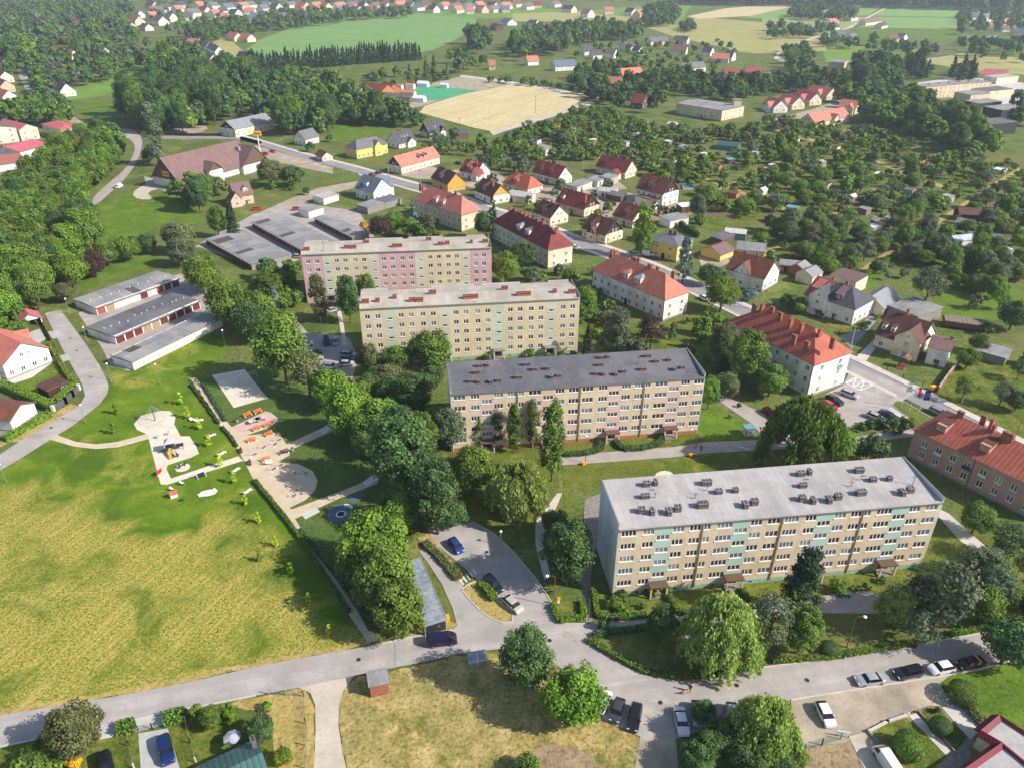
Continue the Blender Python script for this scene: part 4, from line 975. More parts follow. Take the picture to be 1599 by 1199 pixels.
def boxhouse(label, A, B, Cc, ze, rise, roof, wall, kind='hip', name='house', cat='house', group=None, rows=2, chim=(), dorm=(), ov=.5, cols=2.9, z1=1.0, win=True, fh=2.8, ww=1.1, wh=1.4, run=None, cbody='chimney_brick', sides='ab', gable=None):
 """A near eave corner, B the far end of one eave, Cc the far end of the other (pixels at eave height)"""
 a, b, c = G(*A, ze), G(*B, ze), G(*Cc, ze)
 u = (b-a); u.z = 0; L = u.length; u.normalize(); n = Vector((-u.y, u.x, 0)); D = (c-a).dot(n)
 if D < 0: n = -n; D = -D
 L -= 0; ctr = a+u*L/2+n*D/2; ctr.z = 0
 ex = u if u.x > 0 else -u; rz = math.atan2(ex.y, ex.x)
 swap = D > L
 if swap:
  L, D = D, L; ex = Vector((ex.y, -ex.x, 0)) if ex.y > 0 else Vector((-ex.y, ex.x, 0))
  if ex.x < 0: ex = -ex
  rz = math.atan2(ex.y, ex.x)
 L -= 2*ov; D -= 2*ov
 t = thing(name, label, cat, ctr, rz, group); W = MB(); w = D/2
 W.box(-L/2, L/2, -w, w, 0, ze, 0); W.box(-L/2-.06, L/2+.06, -w-.06, w+.06, 0, .6, 1)
 zr = ze+rise
 if kind == 'gable':
  for x, s_ in ((-L/2, 1), (L/2, -1)): W.face([(x, w*s_, ze), (x, -w*s_, ze), (x, 0, zr-.02)], 2)
 W.build('wall', [wall, 'old_concrete', gable or wall], t)
 rf = MB()
 if kind == 'hip': hip_roof(rf, L, w, ze, zr, ov, run)
 elif kind == 'gable': gable_roof(rf, -L/2-ov*.7, L/2+ov*.7, w, ze, zr, ov)
 else:
  rf.box(-L/2-ov, L/2+ov, -w-ov, w+ov, ze, ze+.22, 1, top=0)
  if rise > 0: rf.face([(-L/2-ov, -w-ov, ze+.226), (L/2+ov, -w-ov, ze+.226), (L/2+ov, 0, ze+.226+rise), (-L/2-ov, 0, ze+.226+rise)], 0); rf.face([(L/2+ov, w+ov, ze+.226), (-L/2-ov, w+ov, ze+.226), (-L/2-ov, 0, ze+.226+rise), (L/2+ov, 0, ze+.226+rise)], 0); rf.face([(L/2+ov, -w-ov, ze+.226), (L/2+ov, w+ov, ze+.226), (L/2+ov, 0, ze+.226+rise)], 1); rf.face([(-L/2-ov, w+ov, ze+.226), (-L/2-ov, -w-ov, ze+.226), (-L/2-ov, 0, ze+.226+rise)], 1)
 ro = rf.build('roof', [roof, 'flashing'], t)
 kk = rise/w if kind != 'flat' else 0
 inv = Matrix.Rotation(-rz, 3, 'Z')
 for q in chim:
  if len(q) == 2 and abs(q[0]) > 2:      # a pixel on the roof
   z = zr
   for _ in range(3):
    l = inv @ (G(q[0], q[1], z)-ctr); z = zr-abs(l.y)*kk
   u_, v_ = l.x, l.y
  else: u_, v_ = q[0]*L/2, q[1]*w
  v_ = max(-w, min(w, v_)); zb = zr-abs(v_)*kk if kind != 'flat' else ze+.3
  hh = round(min(2.6, max(1.3, zr+.9-zb)), 1) if kind != 'flat' else .9
  link('chimney', chim_mesh(1.2, .65, hh, cbody, cbody, 2), ro, (u_, v_, zb-.1), hr.choice((0, 0, PI/2)))
 for q in dorm:
  u, sd, dw, dk = q[0]*L/2, q[1], q[2], q[3]; yb = sd*w*.85; zb = zr-abs(yb)*kk-.1; zt = zb+1.9
  m_ = MB(); m_.box(u-dw/2, u+dw/2, min(yb, sd*w*.15), max(yb, sd*w*.15), zb-.4, zt, 0)
  if dk == 'flat':
   m_.face([(u-dw/2-.1, yb+sd*.8, zb+.6), (u+dw/2+.1, yb+sd*.8, zb+.6), (u+dw/2+.1, sd*w*.1, zt+.05), (u-dw/2-.1, sd*w*.1, zt+.05)], 1)
  else:
   p = [(u-dw/2-.2, yb+sd*.25, zt), (u+dw/2+.2, yb+sd*.25, zt), (u+dw/2+.2, sd*w*.1, zt), (u-dw/2-.2, sd*w*.1, zt)]; ap = (u, sd*w*.45, zt+.9)
   for i in range(4): m_.face([p[i], p[(i+1) % 4], ap], 1)
  do = m_.build('dormer', [q[4] if len(q) > 4 else 'render_white', q[5] if len(q) > 5 else roof, 'flashing'], t)
  for i in range(2 if dw > 2 else 1):
   x = u-dw/2+dw*(i+.5)/(2 if dw > 2 else 1); put_window(do, x-.4 if sd < 0 else x+.4, yb+sd*.003, zb+.45, 0 if sd < 0 else PI, .8, 1.0, 1, False, proud=True)
 if win:
  e_ = .003; sides_ = []
  if facing(ctr, rz, 0, -1): sides_.append((-L/2, -w-e_, L/2, -w-e_))
  if facing(ctr, rz, 1, 0): sides_.append((L/2+e_, -w, L/2+e_, w))
  if facing(ctr, rz, -1, 0): sides_.append((-L/2-e_, w, -L/2-e_, -w))
  if facing(ctr, rz, 0, 1): sides_.append((L/2, w+e_, -L/2, w+e_))
  for q in sides_:
   Ls = math.hypot(q[2]-q[0], q[3]-q[1]); n_ = max(1, int(Ls/(cols if Ls > D+1 else cols*1.5))); ang = math.atan2(q[3]-q[1], q[2]-q[0]); uu = ((q[2]-q[0])/Ls, (q[3]-q[1])/Ls)
   for f in range(rows):
    for i in range(n_):
     d = Ls*(i+.5)/n_-ww/2; put_window(t, q[0]+uu[0]*d, q[1]+uu[1]*d, z1+fh*f, ang, ww, wh, 2, True, proud=True)
  q = sides_[0]
  dm = MB(); dm.box(-.6, .6, -.08, -.004, .1, 2.3); Ls = math.hypot(q[2]-q[0], q[3]-q[1]); ang = math.atan2(q[3]-q[1], q[2]-q[0])
  n_ = max(1, int(Ls/cols)); f_ = .5 if n_ % 2 == 0 else .5+.5/n_
  dm.build('door', 'dark_wood', t, (q[0]+(q[2]-q[0])*f_, q[1]+(q[3]-q[1])*f_, 0), ang)
  for k_ in (-1, 1):
   g_ = MB(); g_.tube((k_*(L/2-.15), -w-.1, .2), (k_*(L/2-.15), -w-.1, ze-.1), .07); g_.build('drainpipe', 'steel_dark', t)
 t['LD'] = (L, D); del t['LD']
 return t, L, D, rz, ctr
def shed(label, px, py, L, W, h, dirpx=(1, 0), wall='brown_wood', roof='roof_felt_grey', kind='gable', name='shed', cat='shed', group='allotment sheds', rise=None, door='dark_wood', win=True):
 """small hut; dirpx is the pixel direction of its long side"""
 c = G(px, py, h*.5); d = G(px+dirpx[0]*6, py+dirpx[1]*6, h*.5)-c; c.z = 0; rz = math.atan2(d.y, d.x)
 t = thing(name, label, cat, c, rz, group); m_ = MB(); m_.box(-L/2, L/2, -W/2, W/2, 0, h, 0)
 rise = (W*.28 if kind == 'gable' else .35) if rise is None else rise
 if kind == 'gable':
  for x, s_ in ((-L/2, 1), (L/2, -1)): m_.face([(x, W/2*s_, h), (x, -W/2*s_, h), (x, 0, h+rise-.02)], 0)
 m_.build('wall', [wall], t); rf = MB()
 if kind == 'gable': gable_roof(rf, -L/2-.25, L/2+.25, W/2, h, h+rise, .25, .08)
 elif kind == 'arch':
  N = 8
  for i in range(N):
   a0, a1 = PI*i/N, PI*(i+1)/N
   rf.face([(-L/2, -W/2*math.cos(a0), h+rise*math.sin(a0)), (L/2, -W/2*math.cos(a0), h+rise*math.sin(a0)), (L/2, -W/2*math.cos(a1), h+rise*math.sin(a1)), (-L/2, -W/2*math.cos(a1), h+rise*math.sin(a1))])
  for x in (-L/2, L/2): rf.face([(x, -W/2*math.cos(PI*i/N), h+rise*math.sin(PI*i/N)) for i in range(N+1)])
 else:
  x, y = L/2+.2, W/2+.2; z0, z1 = h+.01, h+.01+rise
  rf.face([(-x,-y,z0+.1),(x,-y,z0+.1),(x,y,z1+.1),(-x,y,z1+.1)], 0)
  rf.face([(-x,-y,z0),(x,-y,z0),(x,-y,z0+.1),(-x,-y,z0+.1)], 1); rf.face([(x,-y,z0),(x,y,z1),(x,y,z1+.1),(x,-y,z0+.1)], 1)
  rf.face([(-x,y,z1),(-x,-y,z0),(-x,-y,z0+.1),(-x,y,z1+.1)], 1); rf.face([(x,y,z1),(-x,y,z1),(-x,y,z1+.1),(x,y,z1+.1)], 1); rf.face([(-x,y,z1),(x,y,z1),(x,-y,z0),(-x,-y,z0)], 1)
  m2 = MB(); m2.face([(L/2,-W/2,h),(L/2,W/2,h),(L/2,W/2,z1)]); m2.face([(-L/2,W/2,h),(-L/2,-W/2,h),(-L/2,W/2,z1)]); m2.face([(L/2,W/2,h),(-L/2,W/2,h),(-L/2,W/2,z1),(L/2,W/2,z1)]); m2.build('wall', [wall], t)
 rf.build('roof', [roof, 'flashing'], t)
 if door and ppm(c) > 3:
  dm = MB(); dm.box(-.45, .45, -W/2-.05, -W/2-.003, .05, min(2.0, h-.1)); dm.build('door', door, t, (-L*.2, 0, 0))
  if win and L > 3.5: put_window(t, L*.12, -W/2-.003, .9, 0, .8, .8, 1, False, proud=True)
 return t
# --- the two and three storey hipped buildings along the street
boxhouse('white three storey office building with hipped red roof and green emblem, by the car park', (1272,570), (1134,500), (1334,549), 9.8, 5.2, 'tile_red', 'render_white', rows=3, name='office_building', cat='office building', cols=3.2, fh=3.1, chim=((1177,486),(1190,484),(1205,488),(1217,500),(1234,510),(1251,517),(1240,530),(1260,540),(1280,522),(1299,540)))
boxhouse('white two storey building with bright red hipped roof and two front dormers', (1038.6,468), (922,419), (1080,454), 7.6, 5.0, 'tile_orange', 'render_white', chim=((955,412),(963,419),(987,419),(996,418),(1012,437),(1025,441),(1050,441),(992,409),(1017,419),(961,398)), dorm=((-.12,-1,2.6,'hip'),(.22,-1,2.6,'hip','render_white','zinc')), cols=2.9)
boxhouse('cream two storey building with dark maroon hipped roof and lead topped dormers', (855.5,390), (768,345), (895,380), 7.6, 5.0, 'tile_maroon', 'render_cream', chim=((797,343),(804,347),(821,352),(839,363),(846,368),(869,370),(827,345),(849,352),(815,341)), dorm=((-.12,-1,2.6,'hip','render_white','zinc'),(.2,-1,2.6,'hip','render_white','zinc')), cols=3.0)
boxhouse('beige two storey building with orange hipped roof behind the pink and ochre block', (720,335), (644,310), (755,327), 7.6, 5.0, 'tile_coral', 'render_beige', chim=((667,298),(674,301),(690,306),(707,312),(712,315),(728,317),(694,297),(712,304),(684,294)), dorm=((-.15,-1,2.4,'hip'),(.15,-1,2.4,'hip')), cols=2.9)
t5 = house('old pink rendered terrace with red tiled roof and white windows, at the right edge', (1494,647.5,1640,712), 11, 7.4, 13.2, 'hip', 'old_pink_brick', 'tile_red', run=4.6, chim=((-.62,.0,1.2,1.4),(-.34,.25,1.6,1.0),(-.12,.0,1.6,1.2),(.1,-.1,1.4,2.2),(-.22,.3,1.5,1.0)), win=False, ov=.5)
LT = 0
for ch in t5.children:
 if ch.name.startswith('wall'): LT = ch.dimensions.x
xs5 = [p for p in (2.4, 5.5, 8.6, 11.6, 14.9, 18.0, 21.0, 24.2)]
x0_ = min(v.co.x for v in [c for c in t5.children if c.name.startswith('wall')][0].data.vertices)+.1
for i, d in enumerate(xs5):
 for f in range(2):
  put_window(t5, x0_+d-.1, -6.62, 1.5+2.75*f, 0, 1.25, 1.5, 2, True, proud=True)
 if i in (1, 3, 4):
  bm_ = MB(); bm_.box(-.1, 1.5, -.5, 0, 0, .1); bm_.box(-.1, 1.5, -.5, -.44, .1, .75); bm_.build('balcony', ['steel_dark', 'render_white', 'plastic_white'][i % 3], t5, (x0_+d-.1, -6.66, 4.05))
for u in (4.4, 13.6):
 dm_ = MB(); w2_ = 2.0
 dm_.box(-w2_/2, w2_/2, -2.2, 1.0, -.6, .9); dm_.face([(-w2_/2-.2, -2.5, .75), (w2_/2+.2, -2.5, .75), (w2_/2+.2, 1.6, 1.35), (-w2_/2-.2, 1.6, 1.35)], 1)
 dm_.build('dormer', ['old_pink_brick', 'tile_rustbrown'], t5, (x0_+u, -3.0, 9.3))
dp_ = MB(); dp_.tube((0, 0, 0), (0, 0, 7.2), .07); dp_.build('drainpipe', 'steel_dark', t5, (x0_+13.3, -6.72, 0))
H = house
# --- along the main street and in the estate behind it
H('white new house with plain grey gable roof and dark garage doors by the street', (465.5,205.5,488,200), 8, 4, 9, roof='tile_grey')
H('yellow house under a broad grey roof, across the street from the slate house', (556,219,586,213.5), 9, 5.5, 10.5, 'hip', 'render_yellow', 'tile_grey', chim=((-.3,.1),(.25,.1)), run=4, wing=((3.5,-1,1.2,5,8,5.5),))
H('white house with steep charcoal roof and three skylights beside the lush meadow', (611.6,208,640,201.8), 8.5, 3.2, 10, roof='tile_slate', chim=((-.1,.2),(.1,.2)), skylights=3, wing=((2,-1,1.5,6,5.2,3),))
H('house with charcoal roof, dark timber gable and greenish walls near the stubble field', (661,192.4,689,188), 8.5, 3.2, 10, roof='tile_slate', wall='render_palegreen', gable='dark_wood', chim=((0,.1),), skylights=1, wing=((3.5,-1,1,3.5,6,3.5),))
H('long cream terrace with coral roof and two dark timber dormer gables', (614,245,676,229), 8.5, 4.2, 9.5, roof='tile_coral', wall='render_cream', gable='dark_wood', dorm=((.05,-1,2.6,'gable','dark_wood'),(.33,-1,2.6,'gable','dark_wood')), chim=((-.6,.1),(0,.1),(.5,.1)), cols=2.6)
H('white house with steep slate blue roof standing at the bend of the street', (566.8,272.7,597,280), 9.5, 4.8, 11, roof='tile_bluegrey', chim=((-.1,.15),(.15,.15)), dorm=((-.1,-1,2.4,'shed'),), skylights=1, wing=((2.5,1,2,5.5,9,4.8),))
H('tan cabin with brown gable roof between the white house and the yellow house', (499,233,511,238), 5, 2.8, 6, roof='tile_rustbrown', wall='render_cream')
H('white house with dark red half hipped roof and coral dormer behind the terrace', (728,248,755,254), 8.5, 3.8, 10, roof='tile_darkred', chim=((-.4,.1),(.5,-.3)), dorm=((-.05,-1,3,'shed','tile_coral','tile_coral'),), wing=((5,-1,1,3.5,6.5,3.5),))
H('house with brown roof, bright yellow gable and twin chimneys behind the coral roofed building', (686,260,713,271), 8.5, 4, 9.5, roof='tile_brown', wall='render_orange', chim=((-.3,.1),(.25,.1)), dorm=((-.1,-1,2.6,'shed','tile_mauve','tile_mauve'),))
H('house with brown roof and orange boarded gable above a white ground floor', (754,278,783,289.5), 8.5, 4, 9.5, roof='tile_brown', gable='render_orange', chim=((-.2,.1),(.15,.1),(.45,-.3)), dorm=((-.05,-1,2.4,'shed','tile_brown','tile_mauve'),))
H('house half in dark tiles and half in bright red with a hipped red end', (804,268.5,829,275), 8, 3.6, 10, 'hip', 'render_cream', 'tile_red', run=3, chim=((-.5,0),(.1,.1)), dorm=((-.1,-1,2.6,'shed','tile_coral','tile_coral'),))
H('long white house with reddish brown roof and two eyelid dormers, left of the grey sheds', (842,250,884,261), 8.5, 3.8, 9.5, roof='tile_darkred', wall='render_white', chim=((-.2,.1),(.55,.1)), dorm=((-.45,-1,2.2,'shed','tile_rustbrown','tile_darkred'),(.3,-1,2.2,'shed','tile_rustbrown','tile_darkred')), cols=2.5)
H('brown roofed house with pinkish lean-to front, at the edge of the allotments', (940,241.5,988,251.5), 8.5, 3.8, 9.5, roof='tile_darkred', wall='render_cream', chim=((0,.1),(.6,.1)), dorm=((-.5,-1,2,'shed','tile_brown','tile_brown'),), wing=((4,-1,3,7,4.4,3),))
H('long house with maroon roof, two tall chimneys and half timbered end', (880,294,926.5,306), 8.5, 3.8, 10, roof='tile_maroon', wall='render_beige', gable='dark_wood', chim=((-.4,.1),(.2,.1),(.85,-.6)), dorm=((-.7,-1,1.6,'shed','render_cream'),))
H('dark brown roofed house with cream front porch, beside the pavement of the street', (847,311.5,875,322), 8, 3.8, 9.5, roof='tile_brown', wall='render_cream', chim=((.0,.1),(.5,0)), dorm=((-.1,-1,2.2,'shed','tile_brown','tile_brown'),))
H('brown roofed half timbered house with white trim, right next to the tall poplar', (923,333.5,962,345.5), 8.5, 4, 10, roof='tile_brown', wall='render_cream', gable='dark_wood', chim=((-.3,.1),(.2,.1)), dorm=((-.2,-1,3,'shed','render_beige','tile_rustbrown'),), wing=((-.5,-1,1,5,5.6,3.2),))
H('low house with plain brown roof behind the tall poplar', (970,315,1003,324), 8, 3.6, 10, roof='tile_rustbrown', wall='render_cream', chim=((.1,.1),(.5,.1)), dorm=((.1,-1,2.2,'shed','tile_rustbrown','tile_rustbrown'),))
H('tall house with red brown half hipped roof, weathered timber gable and white ground floor', (1007,271,1051,281.5), 11.5, 6.2, 11.5, roof='tile_rustbrown', wall='render_white', gable='dark_wood', chim=((.6,.1),), dorm=((-.1,-1,3,'shed','tile_rustbrown','tile_rustbrown'),), wing=((1,-1,4,11,4.0,3.6),))
boxhouse('mustard yellow two storey house with low grey hipped roof', (1058.8,386), (1013.6,374.5), (1090.3,374.5), 6.2, 2.0, 'tile_grey', 'render_yellow', chim=((-.2,.1),(.2,0)), cols=2.6, cbody='chimney_dark')
H('double garage with brown roof and tan walls behind the mustard house', (1110,386,1133,377.5), 4.8, 2.8, 8.5, roof='tile_mauve', wall='render_yellow', win=False, name='garage', cat='garage')
H('white house with brick red roof and a coral front gable, right of the double garage', (1149,392.4,1211,408.5), 9.5, 5, 11, roof='tile_rustbrown', wall='render_white', chim=((.05,.15),(.3,.1)), wing=((-1.0,-1,.4,6,8.4,5),))
H('red tiled half of the double house with a coral shed dormer', (1277,431,1306,440.5), 9.5, 5, 11.5, roof='tile_red', wall='render_cream', chim=((.55,.2),), dorm=((-.2,-1,2.4,'shed','tile_coral','tile_coral'),))
H('dark tiled half of the double house with white walls and a hipped end', (1311,442,1331,448), 9.5, 5.6, 12.5, 'hip', 'render_white', 'tile_slate', run=5, chim=((.0,.1),), dorm=((.1,-1,2.2,'shed','tile_mauve','tile_mauve'),), wing=((-4.5,-1,.7,6,9,6),))
H('cream house with dark brown mansard roof, steep front gable and brick porch', (1387.8,484.5,1457,505), 9.2, 4.2, 13, roof='tile_brown', wall='render_cream', chim=((-.2,.1,1.6,1.0),), wing=((3.2,-1,1.0,6.8,8.6,5.8),), skylights=0, dorm=((-.8,-1,1.1,'flat','white_paint','tile_brown'),(-.35,-1,1.1,'flat','white_paint','tile_brown')))
H('white annex with brown and pale roof beside the mansard house', (1455,524.5,1492,533), 6.8, 5.4, 8.6, roof='tile_mauve', wall='render_white', chim=((.75,.1),))
H('cream garage with grey gable roof and black door between the two big houses', (1362,463,1388,446), 6, 3.2, 8, roof='sheet_grey', wall='render_cream', win=False, name='garage', cat='garage')
boxhouse('flat grey roofed outbuilding behind the mansard house', (1434,496), (1386,478), (1455,474), 3.4, 0, 'roof_felt_grey', 'old_concrete', 'flat', 'outbuilding', 'outbuilding', win=False, ov=.2)
H('small house with brown timber gable and white upper storey left of the supermarket trees', (358,287.5,388,283), 9, 4.6, 9.5, roof='tile_mauve', wall='render_peach', gable='render_peach', chim=((-.9,.2),), dorm=((.3,-1,2.4,'gable','render_peach'),), wing=((-4,-1,1.5,5,6.4,3.4),))
H('dark barn with long grey roof and cream end wall beyond the supermarket', (352,190,414,177), 9, 5, 13, roof='sheet_grey', wall='render_cream', gable='dark_wood', name='barn', cat='barn')
sm_ = H('supermarket with big brown roofs, timber gables and yellow sign', (249,247.5,372,219), 14, 4.2, 19.5, roof='tile_mauve', wall='render_white', gable='brown_wood', name='supermarket', cat='supermarket', win=False, wing=((22,-1,2.5,17,12.5,4.2),(-3,-1,2.5,8,9.5,6)), ov=.8, door=False)
m_ = MB(); m_.box(-2.4, 2.4, -.15, 0, 0, 2.4, 0); m_.box(-2.1, 2.1, -.2, -.151, .8, 1.5, 1); m_.build('shop_sign', ['sign_yellow', 'sign_red'], sm_, (min(v.co.x for v in [c for c in sm_.children if c.name.startswith('wall')][0].data.vertices)-.02, -1, 5.5), -PI/2)
m_ = MB(); m_.box(-.7, .7, -.7, .7, -1, 1.2); m_.build('roof_fan', 'zinc', sm_, (19, -4.5, 11))
# --- school and workshops at the left edge
boxhouse('cream school wing with pink red gable roof at the left edge', (60,199), (28.7,204), (51,186.5), 7, 2.6, 'tile_pink', 'render_cream', 'gable', 'school_building', 'school', rows=2, cols=3, fh=3.2)
boxhouse('cream school wing with mauve roof cut by the left edge', (26,199.5), (-35,207), (16,189.5), 8.5, 2.2, 'tile_mauve', 'render_cream', 'gable', 'school_building', 'school', rows=3, cols=3.2, fh=2.9)
boxhouse('white pavilion with flat bright pink red hipped roof near the wood', (93,203), (63,194), (123,197), 6.5, 1.6, 'tile_pink', 'render_white', 'hip', 'pavilion', 'pavilion', rows=2, fh=3)
boxhouse('low workshop with pink red gable roof and brick chimney below the school', (31,238), (76,225), (19,225), 4.6, 2.2, 'tile_pink', 'render_white', 'gable', 'workshop', 'workshop', win=False, chim=((-.85,.2),))
boxhouse('long flat workshop with dusty pink roof beside the wood', (46,252), (-40,264), (52,236), 3.8, 0, 'tile_coral', 'render_white', 'flat', 'workshop', 'workshop', win=False, ov=.3)
ED = [((-4,86,9,92),'tile_brown','render_peach'),((-6,106,8,112),'tile_rustbrown','render_white'),((-6,120,9,126),'tile_darkred','render_peach'),((-8,136,13,142),'tile_red','render_white'),((-10,152,16,158),'tile_darkred','render_peach')]
for i, (r_, rf_, wl_) in enumerate(ED):
 H(['house with brown roof at the left edge, topmost of its row','house with rust roof at the left edge, second of its row from the top','house with dark red roof at the left edge, middle of its row','house with bright red roof at the left edge, fourth of its row','house with dark red roof at the left edge just above the school trees'][i], r_, 9, 5, 10, 'gable', wl_, rf_, group='houses at the left edge')
# --- the new house plots at the left
lh = H('white house with bright orange roof and terraces at the left edge', (-30,508,34,536), 8.5, 4.5, 12, roof='tile_coral', wall='render_white', chim=((-.2,.1),), wing=((4,-1,2.5,7,6.5,3.5),))
house('orange roofed garage wing attached in front of the carport', (20,519,44,514), 5.6, 3.2, 7, roof='tile_orange', wall='render_white', win=False, name='garage', cat='garage')
cp = thing('carport', 'open carport with red gable roof beside the cul-de-sac', 'carport', G(48,508), R(-48))
rf = MB(); gable_roof(rf, -3.4, 3.4, 2.9, 2.6, 4.6, .4); rf.build('roof', ['tile_pink', 'flashing'], cp)
for x in (-3, 3):
 for y in (-2.7, 2.7):
  m_ = MB(); m_.box(x-.12, x+.12, y-.12, y+.12, 0, 2.7); m_.build('post', 'white_paint', cp)
m_ = MB()
for x in (-3.0, 3.0): m_.face([(x, -2.7, 2.65), (x, 2.7, 2.65), (x, 0, 4.4)])
m_.build('gable_panel', 'render_white', cp)
ph = H('low house with orange timber roof frame and white glazed front, below the clipped hedge', (-30,626,33,632), 5.0, 3.2, 8, roof='tile_rustbrown', wall='render_white', win=False)
pg = thing('pergola', 'orange timber pergola over the white terrace at the left edge', 'pergola', G(8,655), R(32))
for k in range(5):
 m_ = MB(); m_.box(-4.6+2.2*k, -4.46+2.2*k, -2, 2, 2.8, 2.98); m_.build('beam', 'tan_wood', pg)
for x in (-4.5, 4.3):
 for y in (-1.9, 1.9):
  m_ = MB(); m_.box(x-.09, x+.09, y-.09, y+.09, 0, 2.8); m_.build('post', 'tan_wood', pg)
m_ = MB(); m_.box(-4.7, 4.5, -2.0, -1.85, 2.6, 2.8); m_.box(-4.7, 4.5, 1.85, 2.0, 2.6, 2.8); m_.build('rail', 'brown_wood', pg)
shed('brown flat roofed shed inside the trimmed hedges by the bend of the road', 84,606, 5.5, 4.5, 2.3, (1,-.45), 'dark_wood', 'tile_brown', 'lean', group=None)
# --- allotment hill, top right estates
boxhouse('long old beige two storey building with grey roof above the allotments', (1128,173.5), (1056,162), (1148,164), 7, .8, 'roof_felt_grey', 'render_beige', 'flat', 'tenement', 'apartment building', rows=2, cols=5, fh=3, ov=.3, chim=((-.6,0),(-.2,0),(.2,0),(.6,0)))
tw = thing('tower', 'square beige tower at the right end of the long old building', 'tower', G(1147.5,182)); m_ = MB(); m_.box(-2.6,2.6,-2.6,2.6,0,11); m_.build('wall', 'render_beige', tw); m_ = MB(); m_.box(-2.9,2.9,-2.9,2.9,11.002,11.3); m_.build('roof', 'roof_felt_grey', tw)
RT = [((1202,151,1222,157),'left end house of the upper red roofed terrace, white gable'),((1224,146,1250,152),'second house of the upper red roofed terrace'),((1247,139.5,1277,146),'third house of the upper red roofed terrace'),((1268,132.5,1302,138),'right end house of the upper red roofed terrace'),((1262,178,1318,168),'long red roofed house of the lower terrace facing the allotments'),((1314,155,1343,158),'red roofed house at the right end of the lower terrace')]
for r_, lb in RT: H(lb, r_, 8.5, 4, 11, roof='tile_coral' if r_[0] != 1247 else 'tile_pink', wall='render_cream' if r_[0] != 1202 else 'render_white', wing=((2,-1,2,6,7,4),), group='red roofed terrace houses')
boxhouse('pinkish three storey apartment house with flat grey roof beside the pitch', (1319,98.5), (1294,97), (1332,94.5), 9.5, 0, 'roof_felt_grey', 'render_peach', 'flat', 'apartment_house', 'apartment building', rows=3, cols=4.5, fh=3, ov=.2)
boxhouse('long beige apartment house with roof chimneys near the red court', (1446,136.5), (1422.5,132.5), (1495,120), 9.5, 0, 'roof_felt_grey', 'render_beige', 'flat', 'apartment_house', 'apartment building', rows=3, cols=4.5, fh=3, ov=.2, chim=((-.7,0),(-.4,0),(-.1,0),(.2,0),(.5,0),(.8,0)))
for q in (('beige flat roofed school hall right of the long apartment house',1517,153,22,14,7,'render_beige','roof_felt_grey'),('school block with dark glazed front',1533,166,24,12,6.5,'steel_dark','roof_felt_grey'),('beige school wing with grey roof behind the glazed block',1550,145,28,14,5.5,'render_beige','roof_felt_dark'),('dark school block nearest the right edge',1567,178,24,14,8,'steel_dark','roof_felt_grey'),('dark low block in front of the other school blocks',1551,199,24,13,7,'steel_dark','roof_felt_dark'),('long low hall with pale roof beside the red court',1563,124,30,12,5,'render_cream','roof_felt_light')):
 shed(q[0], q[1], q[2], q[3], q[4], q[5], (1,-.1), q[6], q[7], 'lean', 'school_building', 'school', None, .4, None)
rk = thing('round_pavilion', 'small pavilion with pointed orange roof among trees', 'pavilion', G(1482,176)); m_ = MB(); m_.prism([(4*math.cos(2*PI*k/8), 4*math.sin(2*PI*k/8)) for k in range(8)], 0, 3.5); m_.build('wall', 'render_cream', rk)
m_ = MB()
for k in range(8):
 a0, a1 = 2*PI*k/8, 2*PI*(k+1)/8; m_.face([(4.8*math.cos(a0), 4.8*math.sin(a0), 3.4), (4.8*math.cos(a1), 4.8*math.sin(a1), 3.4), (0, 0, 9)], 0, [(0,0),(3,0),(1.5,6)])
m_.build('roof', 'tile_orange', rk)
ORD = 'first second third fourth fifth sixth seventh eighth ninth tenth eleventh twelfth thirteenth fourteenth fifteenth sixteenth seventeenth eighteenth nineteenth twentieth'.split()
HUE = dict(tile_red='red', tile_orange='orange', tile_coral='coral red', tile_pink='pink red', tile_maroon='maroon', tile_darkred='dark red', tile_brown='brown', tile_rustbrown='rust brown', tile_mauve='mauve', tile_slate='charcoal', tile_grey='grey', tile_bluegrey='blue grey')
WHUE = dict(render_white='white', render_cream='cream', render_peach='peach', render_yellow='yellow', render_beige='beige', brown_wood='brown timber', tan_wood='tan timber')
S_, G_, B_, O_, C_, D_, M_, P_, K_ = 'tile_slate', 'tile_grey', 'tile_bluegrey', 'tile_orange', 'tile_coral', 'tile_darkred', 'tile_mauve', 'tile_pink', 'tile_brown'
w_, c_, p_ = 'render_white', 'render_cream', 'render_peach'
